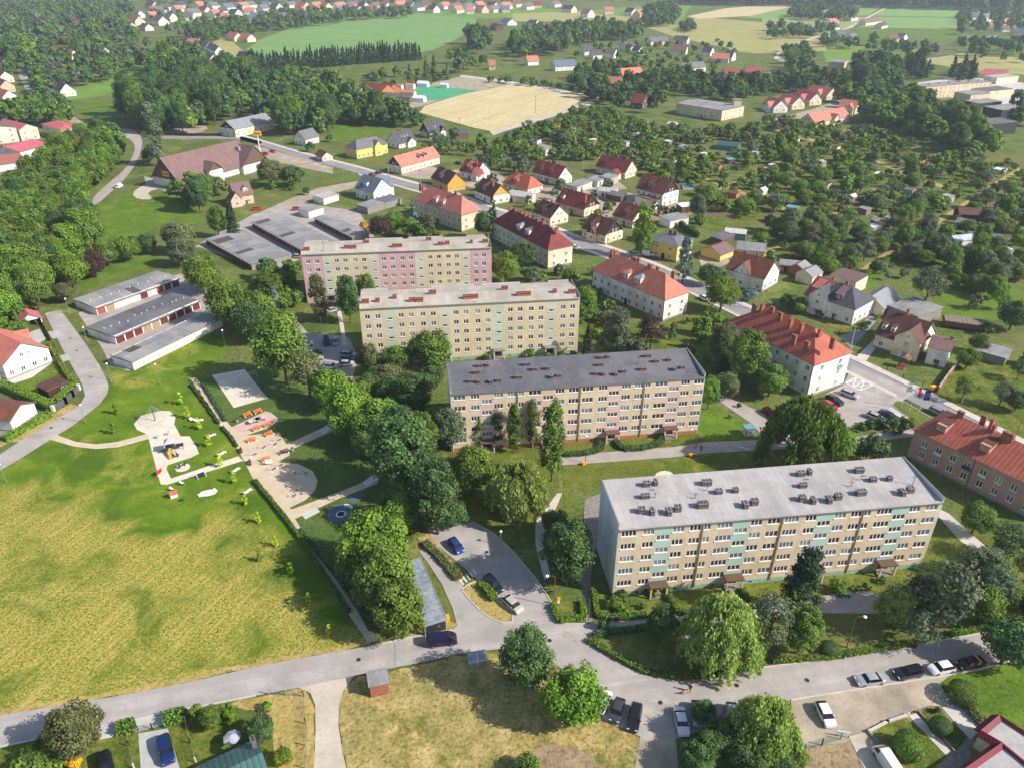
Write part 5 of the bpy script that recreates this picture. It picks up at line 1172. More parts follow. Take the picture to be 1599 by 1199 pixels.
FAR = [
 ('among the upper left trees', 'houses among the upper left trees', [((93,127,103,131),S_,w_),((206,127,226,131),C_,'brown_wood'),((146,69,160,72),B_,w_),((82,70,98,74),O_,p_),((104,77,115,79),C_,c_),((118,30,130,34),O_,w_),((206,15,219,17),P_,w_),((205,24,217,26),P_,c_),((192,33,206,36),G_,w_),((222,36,232,38),M_,w_),((244,24,254,26),G_,w_),((77,104,86,108),M_,p_)]),
 ('at the green field end', 'new houses by the green field', [((294,60,312,61),C_,w_),((312,62,327,66),M_,w_),((328,66,342,73),G_,w_),((321,82,333,86),G_,w_),((374,80,391,83),S_,w_),((358,50,372,52),C_,c_),((376,52,392,54),O_,c_),((315,25,330,29),S_,w_)]),
 ('in the top left estate', 'houses of the top left estate', [((232,10,246,9),M_,w_),((252,6,262,5),S_,w_),((270,9,282,8),C_,w_),((290,14,303,13),G_,c_),((304,3,315,2),C_,c_),((325,4,338,3),G_,w_),((341,12,352,11),S_,w_),((348,6,362,5),B_,w_),((360,14,372,15),S_,w_),((381,12,398,12),C_,c_),((372,4,384,3),C_,w_)]),
 ('above the big green field', 'houses above the green field', [((402,20,411,21),C_,w_),((424,14,437,15),O_,c_),((447,3,460,2),G_,w_),((456,15,466,14),S_,w_),((486,4,500,3),C_,w_),((503,4,513,5),O_,c_),((522,5,536,3),C_,w_),((545,3,556,2),M_,w_),((562,3,572,4),S_,w_),((580,5,593,3),M_,w_),((616,2,632,1),C_,w_),((688,4,700,3),C_,w_),((704,6,718,4),M_,c_),((726,6,736,4),G_,w_),((742,3,754,2),C_,w_),((765,3,775,4),D_,c_),((782,4,796,3),C_,w_)]),
 ('in the top centre hamlet', 'houses of the top centre hamlet', [((802,2,812,1),D_,w_),((862,2,872,1),M_,w_),((881,8,897,9),S_,c_),((944,11,959,11),C_,w_),((980,12,992,13),S_,w_)]),
 ('right of the green field', 'houses right of the green field', [((788,28,800,30),B_,w_),((770,36,780,38),D_,'brown_wood'),((827,31,840,32),S_,w_),((843,35,858,36),C_,c_),((916,34,926,36),C_,w_),((938,34,946,35),C_,c_),((763,94,774,94),O_,c_)]),
 ('in the grey roofed estate', 'grey roofed estate houses', [((821,88,839,87),O_,w_),((863,95,897,93),B_,w_),((908,72,922,71),S_,w_),((923,79,938,78),S_,w_),((949,76,963,77),G_,w_),((973,66,988,64),S_,w_),((992,71,1003,73),G_,w_),((1013,58,1042,57),G_,c_),((1054,56,1076,57),S_,c_),((1050,70,1074,71),M_,c_),((1100,73,1114,74),S_,w_),((1134,79,1148,80),S_,w_)]),
 ('along the conifer belt', 'houses by the conifer belt', [((962,108,1000,105),C_,'brown_wood'),((948,120,972,121),O_,p_),((990,146,1010,148),D_,'brown_wood'),((1064,100,1098,96),G_,c_),((1112,83,1140,84),C_,w_),((1130,108,1155,107),D_,w_),((1163,105,1186,104),D_,c_),((1193,114,1203,113),M_,w_),((1202,109,1224,110),S_,w_)]),
 ('among the top right fields', 'farmhouses at the top right', [((1284,17,1294,15),G_,w_),((1325,21,1336,20),S_,c_),((1288,37,1308,36),S_,w_),((1257,38,1268,38),G_,w_),((1288,50,1300,48),B_,w_),((1326,53,1336,52),G_,w_),((1347,30,1372,27),M_,c_),((1372,36,1382,34),S_,c_),((1386,57,1400,54),'tile_rustbrown','render_cream'),((1500,57,1522,56),G_,c_),((1540,58,1558,55),B_,c_),((1533,22,1544,21),G_,w_),((1512,34,1530,33),M_,c_),((1562,30,1575,29),C_,c_),((1586,44,1610,45),B_,c_),((1580,56,1605,58),D_,'brown_wood')]),
]
XR = {0: [(236,19),(252,15),(264,20),(281,3),(296,20),(318,10),(334,15),(350,20),(366,3),(390,3),(396,20),(236,2),(303,14)], 3: [(410,8),(416,3),(430,5),(438,21),(466,8),(473,3),(478,12),(494,10),(512,12),(530,10),(540,8),(556,9),(575,10),(588,12),(600,4),(608,10),(624,8),(640,3),(652,6),(664,2),(676,8),(714,10),(734,11),(752,8),(772,9),(790,9)], 4: [(824,5),(840,2),(918,14),(1000,16)], 8: [(1300,30),(1314,47),(1410,52),(1520,20),(1570,40)]}
XC = [C_, S_, O_, G_, M_, C_, B_, D_]
for k, v in XR.items():
 for i, (x, y) in enumerate(v): FAR[k if k != 0 else 2][2].append(((x-6, y, x+6, y+(i % 3)-1), XC[(i*3+k) % 8], (w_, c_, w_, p_)[i % 4]))
ORD += [a+b for a in ('twenty-', 'thirty-', 'forty-') for b in 'first second third fourth fifth sixth seventh eighth ninth'.split()]
ORD.insert(29, 'thirtieth'); ORD.insert(39, 'fortieth')
for place, grp, rows_ in FAR:
 rows_ = sorted(rows_, key=lambda q: q[0][0])
 for i, (r_, rf_, wl_) in enumerate(rows_):
  sc_ = 9 if r_[1] > 60 else (11 if r_[1] > 28 else 14)
  H('%s house with %s roof, %s from left %s' % (WHUE[wl_], HUE[rf_], ORD[i], place), r_, 8.5+.5*(i % 3)+(3.5 if r_[1] < 28 else 0), 4.2+(1.6 if r_[1] < 28 else 0), sc_+(i % 3), 'gable', wl_, rf_, group=grp, chim=((.2,.1),) if r_[1] > 30 else ())
H('long barn with red roof and orange hipped end beside the pond', (566,128,606,133), 8, 4, 14, roof='tile_darkred', wall='tan_wood', win=False, name='barn', cat='barn')
H('second barn with red roof beside the fairground tents', (600,127,616,132), 7.5, 4, 12, roof='tile_darkred', wall='tan_wood', win=False, name='barn', cat='barn')
shed('pale flat roofed hall left of the fairground', 568,144, 22,13,4,(1,-.1),'tin_pale','roof_felt_light','lean','hall','hall',None,.3,None)
H('grey roofed timber stable in front of the fairground', (598,144,622,146.5), 6.5, 3, 11, roof='tile_grey', wall='brown_wood', win=False, name='stable', cat='stable')
TNT = [('navy blue market container in front of the stable',617,158,9,5,3,'sign_blue','flag_blue'),('dark market hut with brown front beside the navy container',633,158,8,5,3,'brown_wood','tile_brown'),('white market tent at the corner of the green carpet',655,156,9,6,2.8,'tarp_white','tarp_white'),('pale peach tent at the left of the green carpet',637,147,12,6,2.8,'render_peach','tile_coral'),('red and white tent behind the green carpet',641,136,7,5,3,'tarp_white','tile_coral'),('small red tent left of the red and white one',624,137,5,5,3,'tarp_white','tile_pink'),('cream open tent at the far edge of the green carpet',661,133,9,6,3,'tarp_white','tarp_white'),('white trailer at the far right of the green carpet',694,135,6,4,2.8,'tarp_white','tarp_white'),('white tent beside the navy container',600,153,8,5,2.6,'tarp_white','tarp_white'),('tan tent beside the pale hall',578,153,9,5,2.6,'tan_wood','tan_wood')]
for q in TNT: shed(q[0], q[1], q[2], q[3], q[4], q[5], (1,.05), q[6], q[7], 'gable', 'market_tent', 'tent', 'fairground tents and huts', None, None)
# --- garages
def garages(label, A, B, Cc, ze, doors, roof='roof_felt_grey', wall='render_white', group='rows of lock-up garages', vents=0, patch=(), face=-1):
 """A-B the eave over the doors (pixels), Cc the rear corner next to A; one row is one building, every door a part"""
 a, b, c = G(*A, ze), G(*B, ze), G(*Cc, ze); u = b-a; u.z = 0; L = u.length; u.normalize(); n = Vector((-u.y, u.x, 0)); D = (c-a).dot(n)
 if D < 0: a = b; u = -u; n = -n; D = -D
 rz = math.atan2(u.y, u.x); o = Vector((a.x, a.y, 0)); t = thing('garage_row', label, 'garage row', o, rz, group)
 nd = len(doors); pw = L/nd; W = MB()
 W.box(0, L, .25, D, 0, ze-.02, 0)
 for i in range(nd+1): W.box(max(0, pw*i-.18), min(L, pw*i+.18), 0, .25, 0, ze-.02, 0)
 W.box(0, L, .0, .25, 2.25, ze-.02, 0)
 W.build('wall', [wall], t)
 r_ = MB(); e = .25; r_.face([(-e,-.45,ze-.1),(L+e,-.45,ze-.1),(L+e,D*.5,ze+.35),(-e,D*.5,ze+.35)]); r_.face([(-e,D*.5,ze+.35),(L+e,D*.5,ze+.35),(L+e,D+.3,ze),(-e,D+.3,ze)])
 r_.box(-e, L+e, -.45, -.43, ze-.28, ze-.105, 1)
 for x in (-e, L+e): r_.face([(x,-.45,ze-.3),(x,-.45,ze-.1),(x,D*.5,ze+.35),(x,D+.3,ze),(x,D+.3,ze-.2)], 1)
 r_.face([(-e,D+.3,ze-.2),(L+e,D+.3,ze-.2),(L+e,D+.3,ze),(-e,D+.3,ze)], 1); r_.face([(-e,-.45,ze-.28),(-e,D+.3,ze-.2),(L+e,D+.3,ze-.2),(L+e,-.45,ze-.28)], 1)
 for p, q in patch:
  z0 = ze-.1+.45*(.2+.45)/(D*.5+.45); r_.face([(L*p,.2,z0+.012),(L*q,.2,z0+.012),(L*q,D*.48,ze+.35),(L*p,D*.48,ze+.35)], 2)
 ro = r_.build('roof', [roof, 'flashing', 'roof_felt_patch'], t)
 for i in range(vents):
  m_ = MB(); m_.tube((0,0,-.2),(0,0,.55),.12,.12,8); m_.build('vent_pipe', 'white_paint', ro, (L*(i+.5)/vents+rnd.uniform(-.6,.6), D*.5+rnd.uniform(-1.5,.6), ze+.2))
 for i, dm in enumerate(doors):
  m_ = MB(); m_.box(pw*i+.2, pw*(i+1)-.2, .17, .247, .03, 2.24); m_.build('door', 'garage_'+dm, t)
 return t
mr, rd, br, wh, tn = 'maroon', 'red', 'brown', 'white', 'tan'
garages('left garage row with white and red doors, farthest from the meadow', (149.5,481), (279,435), (125,464), 2.6, [rd,tn,wh,wh,wh,mr,wh,rd,br,br], vents=9, patch=((.45,.55),))
garages('left garage row with maroon doors and dark felt roof, middle of the three', (179,526), (311,470), (149.5,505), 2.6, [mr,mr,mr,tn,tn,br,br,br,br,mr], 'roof_felt_dark', vents=12)
garages('left garage row turning its long white back wall to the meadow', (315,489), (174,555), (327.5,506), 2.6, [br,mr,br,mr,wh,br,mr,br,br], vents=0, patch=((.78,.9),))
garages('upper garage row with narrow dark doors nearest the conifers', (321,373), (392,412), (375,357), 2.6, [br]*13, 'roof_felt_grey', 'old_concrete', patch=((.1,.25),(.6,.68)))
garages('long upper garage row with dark doors, behind the pink and ochre block', (393,347), (475,392), (437,334), 2.6, [br]*15, 'roof_felt_grey', 'old_concrete', patch=((.02,.1),(.5,.57)))
garages('short upper garage row beside the bushes and the street houses', (491,340), (550,370), (510,332), 2.6, [br]*9, 'roof_felt_grey', 'old_concrete', patch=((.7,.8),))
shed('white garage with low grey roof standing alone by the gravel lane', 486,331, 8,6.5,2.8,(1,-.3),'render_white','roof_felt_grey','lean','garage','garage',None,.4,None)
shed('pale flat roofed garage beside the slate blue house', 509,310, 9,7,2.8,(1,-.3),'render_white','roof_felt_light','lean','garage','garage',None,.3,None)
shed('long grey roofed shed in front of the slate blue house', 582,323, 12,7,2.8,(1,-.3),'old_concrete','roof_felt_grey','lean','garage','garage',None,.3,None)
shed('dark grey roofed shed next to the long one by the slate blue house', 606,316, 10,7,2.8,(1,-.3),'old_concrete','roof_felt_dark','lean','garage','garage',None,.3,None)
for lb, x, y, L_, W2, h_, dr, wl, rf_, kd in (
 ('long grey flat sheds with tan front between the street houses',905,291,14,6,2.8,(1,-.4),'tin_pale','roof_felt_grey','lean'),
 ('small grey shed right of the long flat sheds',932,284,9,6,2.8,(1,-.4),'tin_pale','roof_felt_grey','lean'),
 ('concrete flat building behind the grey sheds',951,281,8,6,3.2,(1,-.4),'concrete','roof_felt_grey','lean'),
 ('white roofed shed beside the parked silver car',949,302,8,6,2.8,(1,.1),'render_white','roof_felt_light','lean'),
 ('dark roofed shed in front of the white roofed one',962,308,8,5,2.6,(1,.2),'brown_wood','roof_felt_dark','lean'),
 ('pale flat garage with open front below the red hipped house',812,309,12,7,3,(1,.15),'render_cream','roof_felt_light','lean'),
 ('white roofed lean-to right of the weathered timber house',1073,325,8,5,2.6,(1,-.1),'brown_wood','tarp_white','lean'),
 ('grey roofed shed with white wall behind the mustard house',1052,345,10,7,3,(1,-.2),'render_white','roof_felt_grey','lean'),
 ('pale blue roofed garden shed above the double garage',1148,367,8,5,2.6,(1,.1),'tin_blue','tin_pale','lean'),
 ('dark roofed shed joined to the double garage',1128,374,9,5,2.6,(1,-.4),'brown_wood','roof_felt_dark','lean'),
 ('grey hipped shed behind the coral gabled house',1172,392,10,7,2.8,(1,.1),'render_cream','roof_felt_grey','gable'),
 ('small brown shed with grey roof left of the double house',1249,421,6,5,2.6,(1,-.6),'tan_wood','roof_felt_grey','gable'),
 ('tan shed with ribbed grey roof touching the double house',1263,432,7,6,3,(1,-.5),'render_cream','sheet_grey','gable'),
 ('grey flat shed left of the small brown shed',1233,417,7,5,2.5,(1,.1),'tan_wood','roof_felt_grey','lean'),
 ('pale roofed annex behind the dark half of the double house',1324,440,9,8,4.4,(1,.3),'render_cream','tile_mauve','lean'),
 ('low concrete bunker shed with pallets beside it on the right lawn',1548,553,8,6.2,2.4,(1,.28),'old_concrete','roof_felt_grey','lean'),
 ('brown roofed hut with dark front high in the allotments',1511,337,9,7,2.8,(1,.05),'dark_wood','tile_brown','gable'),
 ('grey gabled hut with white tip below the brown roofed hut',1506,352,6,5,2.6,(1,.2),'planks_grey','roof_felt_grey','gable'),
 ('white framed glasshouse with open roof in the upper allotments',1499,377,9,5,2.4,(1,-.1),'white_paint','greenhouse_glass','gable'),
 ('dark roofed shed beside the glasshouse',1538,373,12,5,2.4,(1,.1),'planks_grey','roof_felt_dark','lean'),
 ('green ribbed roof shelter among the allotment trees',1137,229,12,11,2.6,(1,.1),'fence_green','sheet_green','lean'),
 ('red roofed hut beside the stubble field in the allotments',866,200,8,6,2.8,(1,.1),'render_orange','tile_darkred','gable'),
 ('pale grey cottage roof in the left allotments',851,236,10,7,3,(1,.3),'render_white','tin_pale','gable'),
 ('white roofed hut near the red roofed hut',890,208,7,5,2.5,(1,-.1),'render_cream','tin_pale','gable'),
 ('dark hut with grey roof beside the stubble field fence',718,212,9,7,3,(1,-.1),'brown_wood','tile_slate','gable'),
 ('orange timber hut at the edge of the dark trees',378,156,9,6,3.2,(1,-.2),'tan_wood','tile_coral','gable'),
 ('white hut in the middle of the upper left allotments',1050,197,6,5,2.4,(1,.1),'render_white','tin_pale','gable')):
 shed(lb, x, y, L_, W2, h_, dr, wl, rf_, kd, group=None, win=False)
gh = shed('white arched polytunnel at the right edge of the allotments', 1569,397, 8,5,.6,(1,.4),'white_paint','tarp_white','arch','polytunnel','greenhouse',None,2.4,None)
rb_ = thing('raised_bed', 'big timber raised bed with plank cover on the bright lawn', 'raised bed', G(1507,508,.8), R(-22)); m_ = MB(); m_.box(-6,6,-2.6,2.6,0,1.5); m_.build('frame', 'brown_wood', rb_); m_ = MB()
for k in range(10): m_.box(-5.9+1.18*k, -4.8+1.18*k, -2.5, 2.5, 1.503, 1.56+.02*(k % 3))
m_.build('plank_cover', 'planks_grey', rb_)
sr = random.Random(21)
SPOT = [(838,222),(872,215),(902,236),(926,222),(950,214),(975,225),(1000,212),(1020,240),(1043,224),(1066,232),(1086,218),(1100,244),(1062,258),(1090,270),(1118,262),(1140,252),(1165,226),(1180,243),(1195,215),(1210,232),(1224,206),(1240,219),(1257,244),(1282,256),(1305,232),(1320,250),(1206,262),(1232,275),(1252,290),(1287,290),(1325,282),(1348,262),(1372,275),(1402,248),(1425,254),(1448,262),(1470,245),(1490,262),(1525,257),(1561,268),(1580,250),(1370,348),(1391,345),(1398,355),(1363,358),(1205,343),(1228,367),(1262,345),(1237,328),(1290,320),(1330,310),(1420,300),(1455,290),(1480,310),(1190,300),(1160,285),(1145,305),(1350,330),(1420,345),(1455,350)]
WL = ['tan_wood', 'render_white', 'planks_grey', 'render_white', 'render_cream', 'brown_wood', 'planks_grey', 'tin_pale']; RFS = ['tin_pale', 'roof_felt_grey', 'tile_rustbrown', 'roof_felt_dark', 'tarp_white', 'tin_pale', 'tarp_white', 'tile_brown', 'tin_blue']
for i, (x, y) in enumerate([q for k, q in enumerate(SPOT) if k % 3 != 1]):
 shed('small garden hut half hidden by fruit trees in the allotments', x, y, sr.uniform(3.6, 5.6), sr.uniform(2.8, 4), sr.uniform(2.1, 2.6), (1, sr.choice((-.35, .2, .5))), sr.choice(WL), sr.choice(RFS), sr.choice(('gable', 'lean', 'lean')), 'garden_hut', 'garden hut', 'garden huts of the allotments', None, None)
# --- bottom corners
H('bungalow with dark green ribbed roof at the bottom edge', (262,1246,410,1175), 4.4, 2.8, 7, roof='sheet_green', wall='render_cream', win=False, chim=((.97,.6),), cbody='chimney_dark', name='bungalow')
ro3 = [G(x, y, 3.3) for x, y in ((1500,1206),(1563,1162),(1530,1143),(1559,1119),(1640,1172),(1640,1270),(1470,1270))]; c3 = ro3[1].copy(); c3.z = 0
rh = thing('flat_roofed_house', 'flat roofed house with maroon tiled parapets in the bottom right corner', 'house', c3)
pl3 = [(p.x-c3.x, p.y-c3.y) for p in ro3]
m_ = MB(); m_.prism(pl3[::-1], 0, 3.25); m_.build('wall', 'render_cream', rh)
m_ = MB(); m_.face([(x, y, 3.26) for x, y in pl3[::-1]]); m_.build('roof', 'roof_felt_light', rh)
for (a, b), wd3 in zip(zip(pl3[:5], pl3[1:5]), (1.3, 1.3, 1.5, .5)):
 a = Vector((*a, 0)); b = Vector((*b, 0)); d3 = (b-a).normalized(); n3_ = Vector((-d3.y, d3.x, 0))*(wd3*.55); m_ = MB()
 P3 = [a+n3_, b+n3_, b, a]; roofplane(m_, [(p.x, p.y, z) for p, z in zip(P3, (3.0, 3.0, 3.85, 3.85))]); P3 = [a, b, b-n3_*.8, a-n3_*.8]; roofplane(m_, [(p.x, p.y, z) for p, z in zip(P3, (3.85, 3.85, 3.3, 3.3))])
 for q in (a, b): m_.face([(*(q+n3_).xy, 3.0), (*q.xy, 3.85), (*(q-n3_*.8).xy, 3.27)])
 m_.build('tiled_parapet', 'sheet_maroon', rh)
m_ = MB(); p0, p1 = Vector((*pl3[1], 0)), G(1640,1225,3.3)-c3; p1.z = 0; m_.obox((p0+p1)/2, p1-p0, (p1-p0).length, .3, 3.262, 3.7); m_.build('roof_upstand', 'sheet_maroon', rh)
# --- vegetation
def leaf_quads(rg, P, N, size, tint, aspect=1.0, hang=False):
 """many small leaf faces: centres P, outward normals N"""
 n = len(P)
 a = rg.normal(size=(n, 3)); N = N+0.55*rg.normal(size=(n, 3)); N /= np.linalg.norm(N, axis=1, keepdims=True)+1e-9
 U = np.cross(N, a); U /= np.linalg.norm(U, axis=1, keepdims=True)+1e-9
 V = np.cross(N, U)
 if hang:
  V = np.array([0, 0, -1.0])+.3*rg.normal(size=(n, 3)); V /= np.linalg.norm(V, axis=1, keepdims=True); U = np.cross(V, a); U /= np.linalg.norm(U, axis=1, keepdims=True)
 s_ = size*(0.7+0.6*rg.random(n))[:, None]
 U *= s_; V *= s_*aspect
 v = np.empty((n, 4, 3)); v[:, 0] = P-U*.5-V*.35; v[:, 1] = P+U*.5-V*.35; v[:, 2] = P+U*.38+V*.5; v[:, 3] = P-U*.38+V*.5
 bend = N*s_*.12; v[:, 1] -= bend; v[:, 3] -= bend
 return v.reshape(-1, 3), np.repeat(tint, 1)
def quads_mesh(name, v, tint, mat, extra=None):
 n = len(v)//4; me = bpy.data.meshes.new(name)
 me.vertices.add(len(v)); me.vertices.foreach_set('co', v.astype(np.float32).ravel())
 me.loops.add(len(v)); me.loops.foreach_set('vertex_index', np.arange(len(v), dtype=np.int32))
 me.polygons.add(n); me.polygons.foreach_set('loop_start', np.arange(0, len(v), 4, dtype=np.int32))
 me.update(calc_edges=True)
 me.attributes.new('tint', 'FLOAT', 'FACE').data.foreach_set('value', tint.astype(np.float32))
 me.materials.append(MATS[mat]); me.validate(); return me
def crown_pts(rg, kind, ah, ncl, nl):
 """unit crown, 1 wide and ah high, standing on z=0 of its own base"""
 P = []; Nn = []; T = []
 if kind in ('round', 'loose', 'shrub'):
  th = rg.uniform(0, 2*PI, ncl); cz = rg.uniform(-.75, 1, ncl); rr = np.sqrt(1-np.clip(cz, -1, 1)**2); k = rg.uniform(.55, 1, ncl)**.7
  lob = 1+.16*np.sin(th*3+rg.uniform(0, 6))+.1*np.sin(th*5+cz*4+rg.uniform(0, 6))
  cr = rg.uniform(.09, .17, ncl)*(1.0 if kind != 'loose' else .8)
  c = np.stack([rr*np.cos(th)*k*lob*(.5-cr*.8), rr*np.sin(th)*k*lob*(.5-cr*.8), ah*(.5+cz*k*(.5-cr*.7/ah*1.1))], 1)
  for i in range(ncl):
   m = int(nl*(cr[i]/.13)**2); d = rg.normal(size=(m, 3)); d[:, 2] += .35; d /= np.linalg.norm(d, axis=1, keepdims=True)
   r_ = cr[i]*(rg.uniform(.6, 1.15, m) if kind != 'loose' else rg.uniform(.3, 1.5, m))
   p = c[i]+d*r_[:, None]*np.array([1, 1, .85]); P.append(p)
   o = (c[i]-np.array([0, 0, ah*.4])); o = o/(np.linalg.norm(o)+1e-6); Nn.append(d*.7+o*.6+np.array([0, 0, .25]))
   T.append(np.clip(rg.normal(.5+.25*rg.normal(), .22, m), 0, 1))
 elif kind == 'tall':
  for i in range(ncl):
   z = rg.uniform(.06, 1); w_ = .5*(np.sin(PI*min(1, z*.86+.1)))**.6; th = rg.uniform(0, 2*PI); r0 = w_*rg.uniform(.2, .8); cr = rg.uniform(.1, .17)
   c = np.array([r0*math.cos(th), r0*math.sin(th), z*ah*.95]); m = int(nl*(cr/.13)**2); d = rg.normal(size=(m, 3)); d[:, 2] += .2; d /= np.linalg.norm(d, axis=1, keepdims=True)
   p = c+d*(cr*rg.uniform(.5, 1.2, m))[:, None]*np.array([1, 1, 1.5]); P.append(p); Nn.append(d+np.array([math.cos(th), math.sin(th), .3])*.5); T.append(np.clip(rg.normal(.5+.25*rg.normal(), .22, m), 0, 1))
 elif kind == 'clip':
  m = ncl*nl; d = rg.normal(size=(m, 3)); d /= np.linalg.norm(d, axis=1, keepdims=True); f = (np.abs(d)**2.6).sum(1, keepdims=True)**(-1/2.6)
  p = d*f*np.array([.5, .5, ah*.52])*(1+.02*rg.normal(size=(m, 1))); p[:, 2] += ah*.48; P.append(p); Nn.append(d*1.6); T.append(np.clip(rg.normal(.5, .2, m), 0, 1))
 elif kind == 'willow':
  limbs = [(rg.uniform(0, 2*PI), .46*math.sqrt(rg.uniform(.02, 1)), rg.uniform(-.16, .04), rg.uniform(.25, .95)) for _ in range(36)]
  for i in range(ncl):
   la, lr, lz, ll = limbs[i % 36]; x, y = lr*math.cos(la)+rg.normal()*.045, lr*math.sin(la)+rg.normal()*.045; r0 = min(.5, math.hypot(x, y)); th = math.atan2(y, x)
   top = ah*(.97-.5*(r0/.5)**2.2)+lz*ah*.6-abs(rg.normal())*.05; ln = ll*rg.uniform(.5, 1.1)*ah*(.3+.6*r0/.5); m = nl; q = rg.uniform(0, 1, m)**.8
   out = .06*np.sin(q*1.5); z = np.maximum(top-q*ln, .02); jit = rg.normal(size=(m, 2))*(.014+.02*(1-q))[:, None]
   p = np.stack([x+math.cos(th)*out+jit[:, 0], y+math.sin(th)*out+jit[:, 1], z], 1); P.append(p)
   Nn.append(np.stack([np.full(m, math.cos(th)), np.full(m, math.sin(th)), .5*(1-q)], 1)*1.2); T.append(np.clip(rg.normal(.55-.15*rg.normal(), .2, m), 0, 1))
 elif kind == 'conifer':
  for i in range(ncl):
   z = rg.uniform(.02, 1)**1.15; w_ = .5*(1-z)**.85+.02; th = rg.uniform(0, 2*PI); m = nl; q = rg.uniform(.25, 1, m)
   r_ = w_*q*(1+.12*rg.normal()); a = th+rg.normal(size=m)*.18/(q+.2)
   p = np.stack([r_*np.cos(a), r_*np.sin(a), z*ah*.98+ah*.03*(1-q)-w_*q*.28+rg.normal(size=m)*.008*ah], 1); P.append(p)
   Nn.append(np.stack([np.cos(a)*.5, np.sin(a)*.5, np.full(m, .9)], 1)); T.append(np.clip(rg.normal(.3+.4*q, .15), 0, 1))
 elif kind == 'pine':
  for i in range(ncl):
   z = rg.uniform(.12, 1); w_ = .5*(1-.75*z**1.6)*rg.uniform(.45, 1.05); th = rg.uniform(0, 2*PI); cr = rg.uniform(.07, .13)
   c = np.array([w_*math.cos(th)*.85, w_*math.sin(th)*.85, z*ah*.95]); m = nl; d = rg.normal(size=(m, 3)); d /= np.linalg.norm(d, axis=1, keepdims=True)
   p = c+d*(cr*rg.uniform(.4, 1.2, m))[:, None]*np.array([1, 1, .6]); P.append(p); Nn.append(d*.6+np.array([0, 0, .7])); T.append(np.clip(rg.normal(.5+.2*rg.normal(), .2, m), 0, 1))
 return np.concatenate(P), np.concatenate(Nn), np.concatenate(T)
SHAPE = {
 'round_hi': ('round', .95, 90, 115, .034, .09), 'round_lo': ('round', .95, 30, 26, .105, .08),
 'oval_hi': ('round', 1.35, 96, 112, .034, .07), 'oval_lo': ('round', 1.3, 30, 26, .105, .07),
 'loose_hi': ('loose', 1.0, 60, 62, .036, .18), 'loose_lo': ('loose', 1.0, 26, 24, .095, .16),
 'tall_hi': ('tall', 3.0, 70, 70, .058, .10), 'tall_lo': ('tall', 2.6, 26, 22, .14, .08),
 'willow_hi': ('willow', .95, 580, 46, .021, .08), 'willow_lo': ('willow', .95, 60, 18, .08, .1),
 'conifer_hi': ('conifer', 2.3, 190, 26, .055, .05), 'conifer_lo': ('conifer', 2.3, 50, 11, .13, .04),
 'pine_hi': ('pine', 1.7, 110, 76, .034, .08), 'pine_lo': ('pine', 1.6, 22, 20, .1, .1),
 'clip_hi': ('clip', .78, 40, 90, .045, .01), 'clip_lo': ('clip', .78, 20, 40, .08, .01),
 'shrub_hi': ('shrub', .8, 46, 46, .055, .02), 'shrub_lo': ('shrub', .8, 18, 18, .13, .02),
}
NVAR = 3; CROWN = {}; TRUNK = {}; RAW = {}
def raw(shape, var):
 k = (shape, var)
 if k not in RAW:
  kd, ah, ncl, nl, ls, cb = SHAPE[shape]; rg = np.random.default_rng(100*var+sum(map(ord, shape)))
  P, N, T = crown_pts(rg, kd, ah, ncl, nl)
  v, t_ = leaf_quads(rg, P, N, ls, T, aspect=2.6 if kd == 'willow' else 1.0, hang=kd == 'willow')
  z0 = ah*cb/(1-cb)          # clear stem below the crown
  v[:, 2] += z0
  RAW[k] = (v, t_, z0, ah)
 return RAW[k]
def crown_mesh(shape, var, mat):
 k = (shape, var, mat)
 if k not in CROWN:
  v, t_, z0, ah = raw(shape, var); CROWN[k] = quads_mesh('crown', v, t_, mat)
 return CROWN[k]
def trunk_mb(shape, var):
 v, t_, z0, ah = raw(shape, var); rg = random.Random(var); m = MB(); top = z0+ah*(.9 if SHAPE[shape][0] in ('conifer', 'tall') else .62)
 pts = [Vector((0, 0, 0))]; n = 4
 for i in range(1, n+1): pts.append(Vector((rg.uniform(-.02, .02), rg.uniform(-.02, .02), top*i/n)))
 r0 = .034
 for i in range(n): m.tube(pts[i], pts[i+1], r0*(1-.2*i), r0*(1-.2*(i+1)), 7)
 if SHAPE[shape][0] not in ('conifer',):
  for i in range(7):
   z = z0*.8+(top-z0*.8)*rg.uniform(.1, .9); a = rg.uniform(0, 2*PI); l = rg.uniform(.16, .3)
   m.tube((0, 0, z), (l*math.cos(a), l*math.sin(a), z+l*.9), .014, .005, 5)
 return m
def trunk_mesh(shape, var, mat):
 k = (shape, var, mat)
 if k not in TRUNK: TRUNK[k] = trunk_mb(shape, var).mesh('trunk', [mat])
 return TRUNK[k]
BOTH = {}
def both_mesh(shape, var, mat):
 """crown and stem in one mesh, for trees too small in the picture to show their parts"""
 k = (shape, var, mat)
 if k not in BOTH:
  v, t_, z0, ah = raw(shape, var); m = MB()
  m.tube((0, 0, 0), (0, 0, z0+ah*.55), .03, .012, 4, caps=False)
  tv = np.array(m.v); q = np.array([[tv[i] for i in f] for f in m.f]).reshape(-1, 3)
  BOTH[k] = quads_mesh('tree', np.concatenate([v, q]), np.concatenate([t_, np.zeros(len(m.f))]), mat)
 return BOTH[k]
TREES = []        # every tree of the place, first as a record
SHP = {'r': 'round', 'o': 'oval', 'l': 'loose', 't': 'tall', 'w': 'willow', 'c': 'conifer', 'p': 'pine', 's': 'shrub', 'k': 'clip'}
MT = {'m': 'leaf_mid', 'd': 'leaf_dark', 'l': 'leaf_light', 'o': 'leaf_olive', 'g': 'leaf_grey', 'w': 'leaf_willow', 'c': 'leaf_conifer', 'b': 'leaf_blue', 'p': 'leaf_purple', 'y': 'leaf_yellow', 'i': 'leaf_lime'}
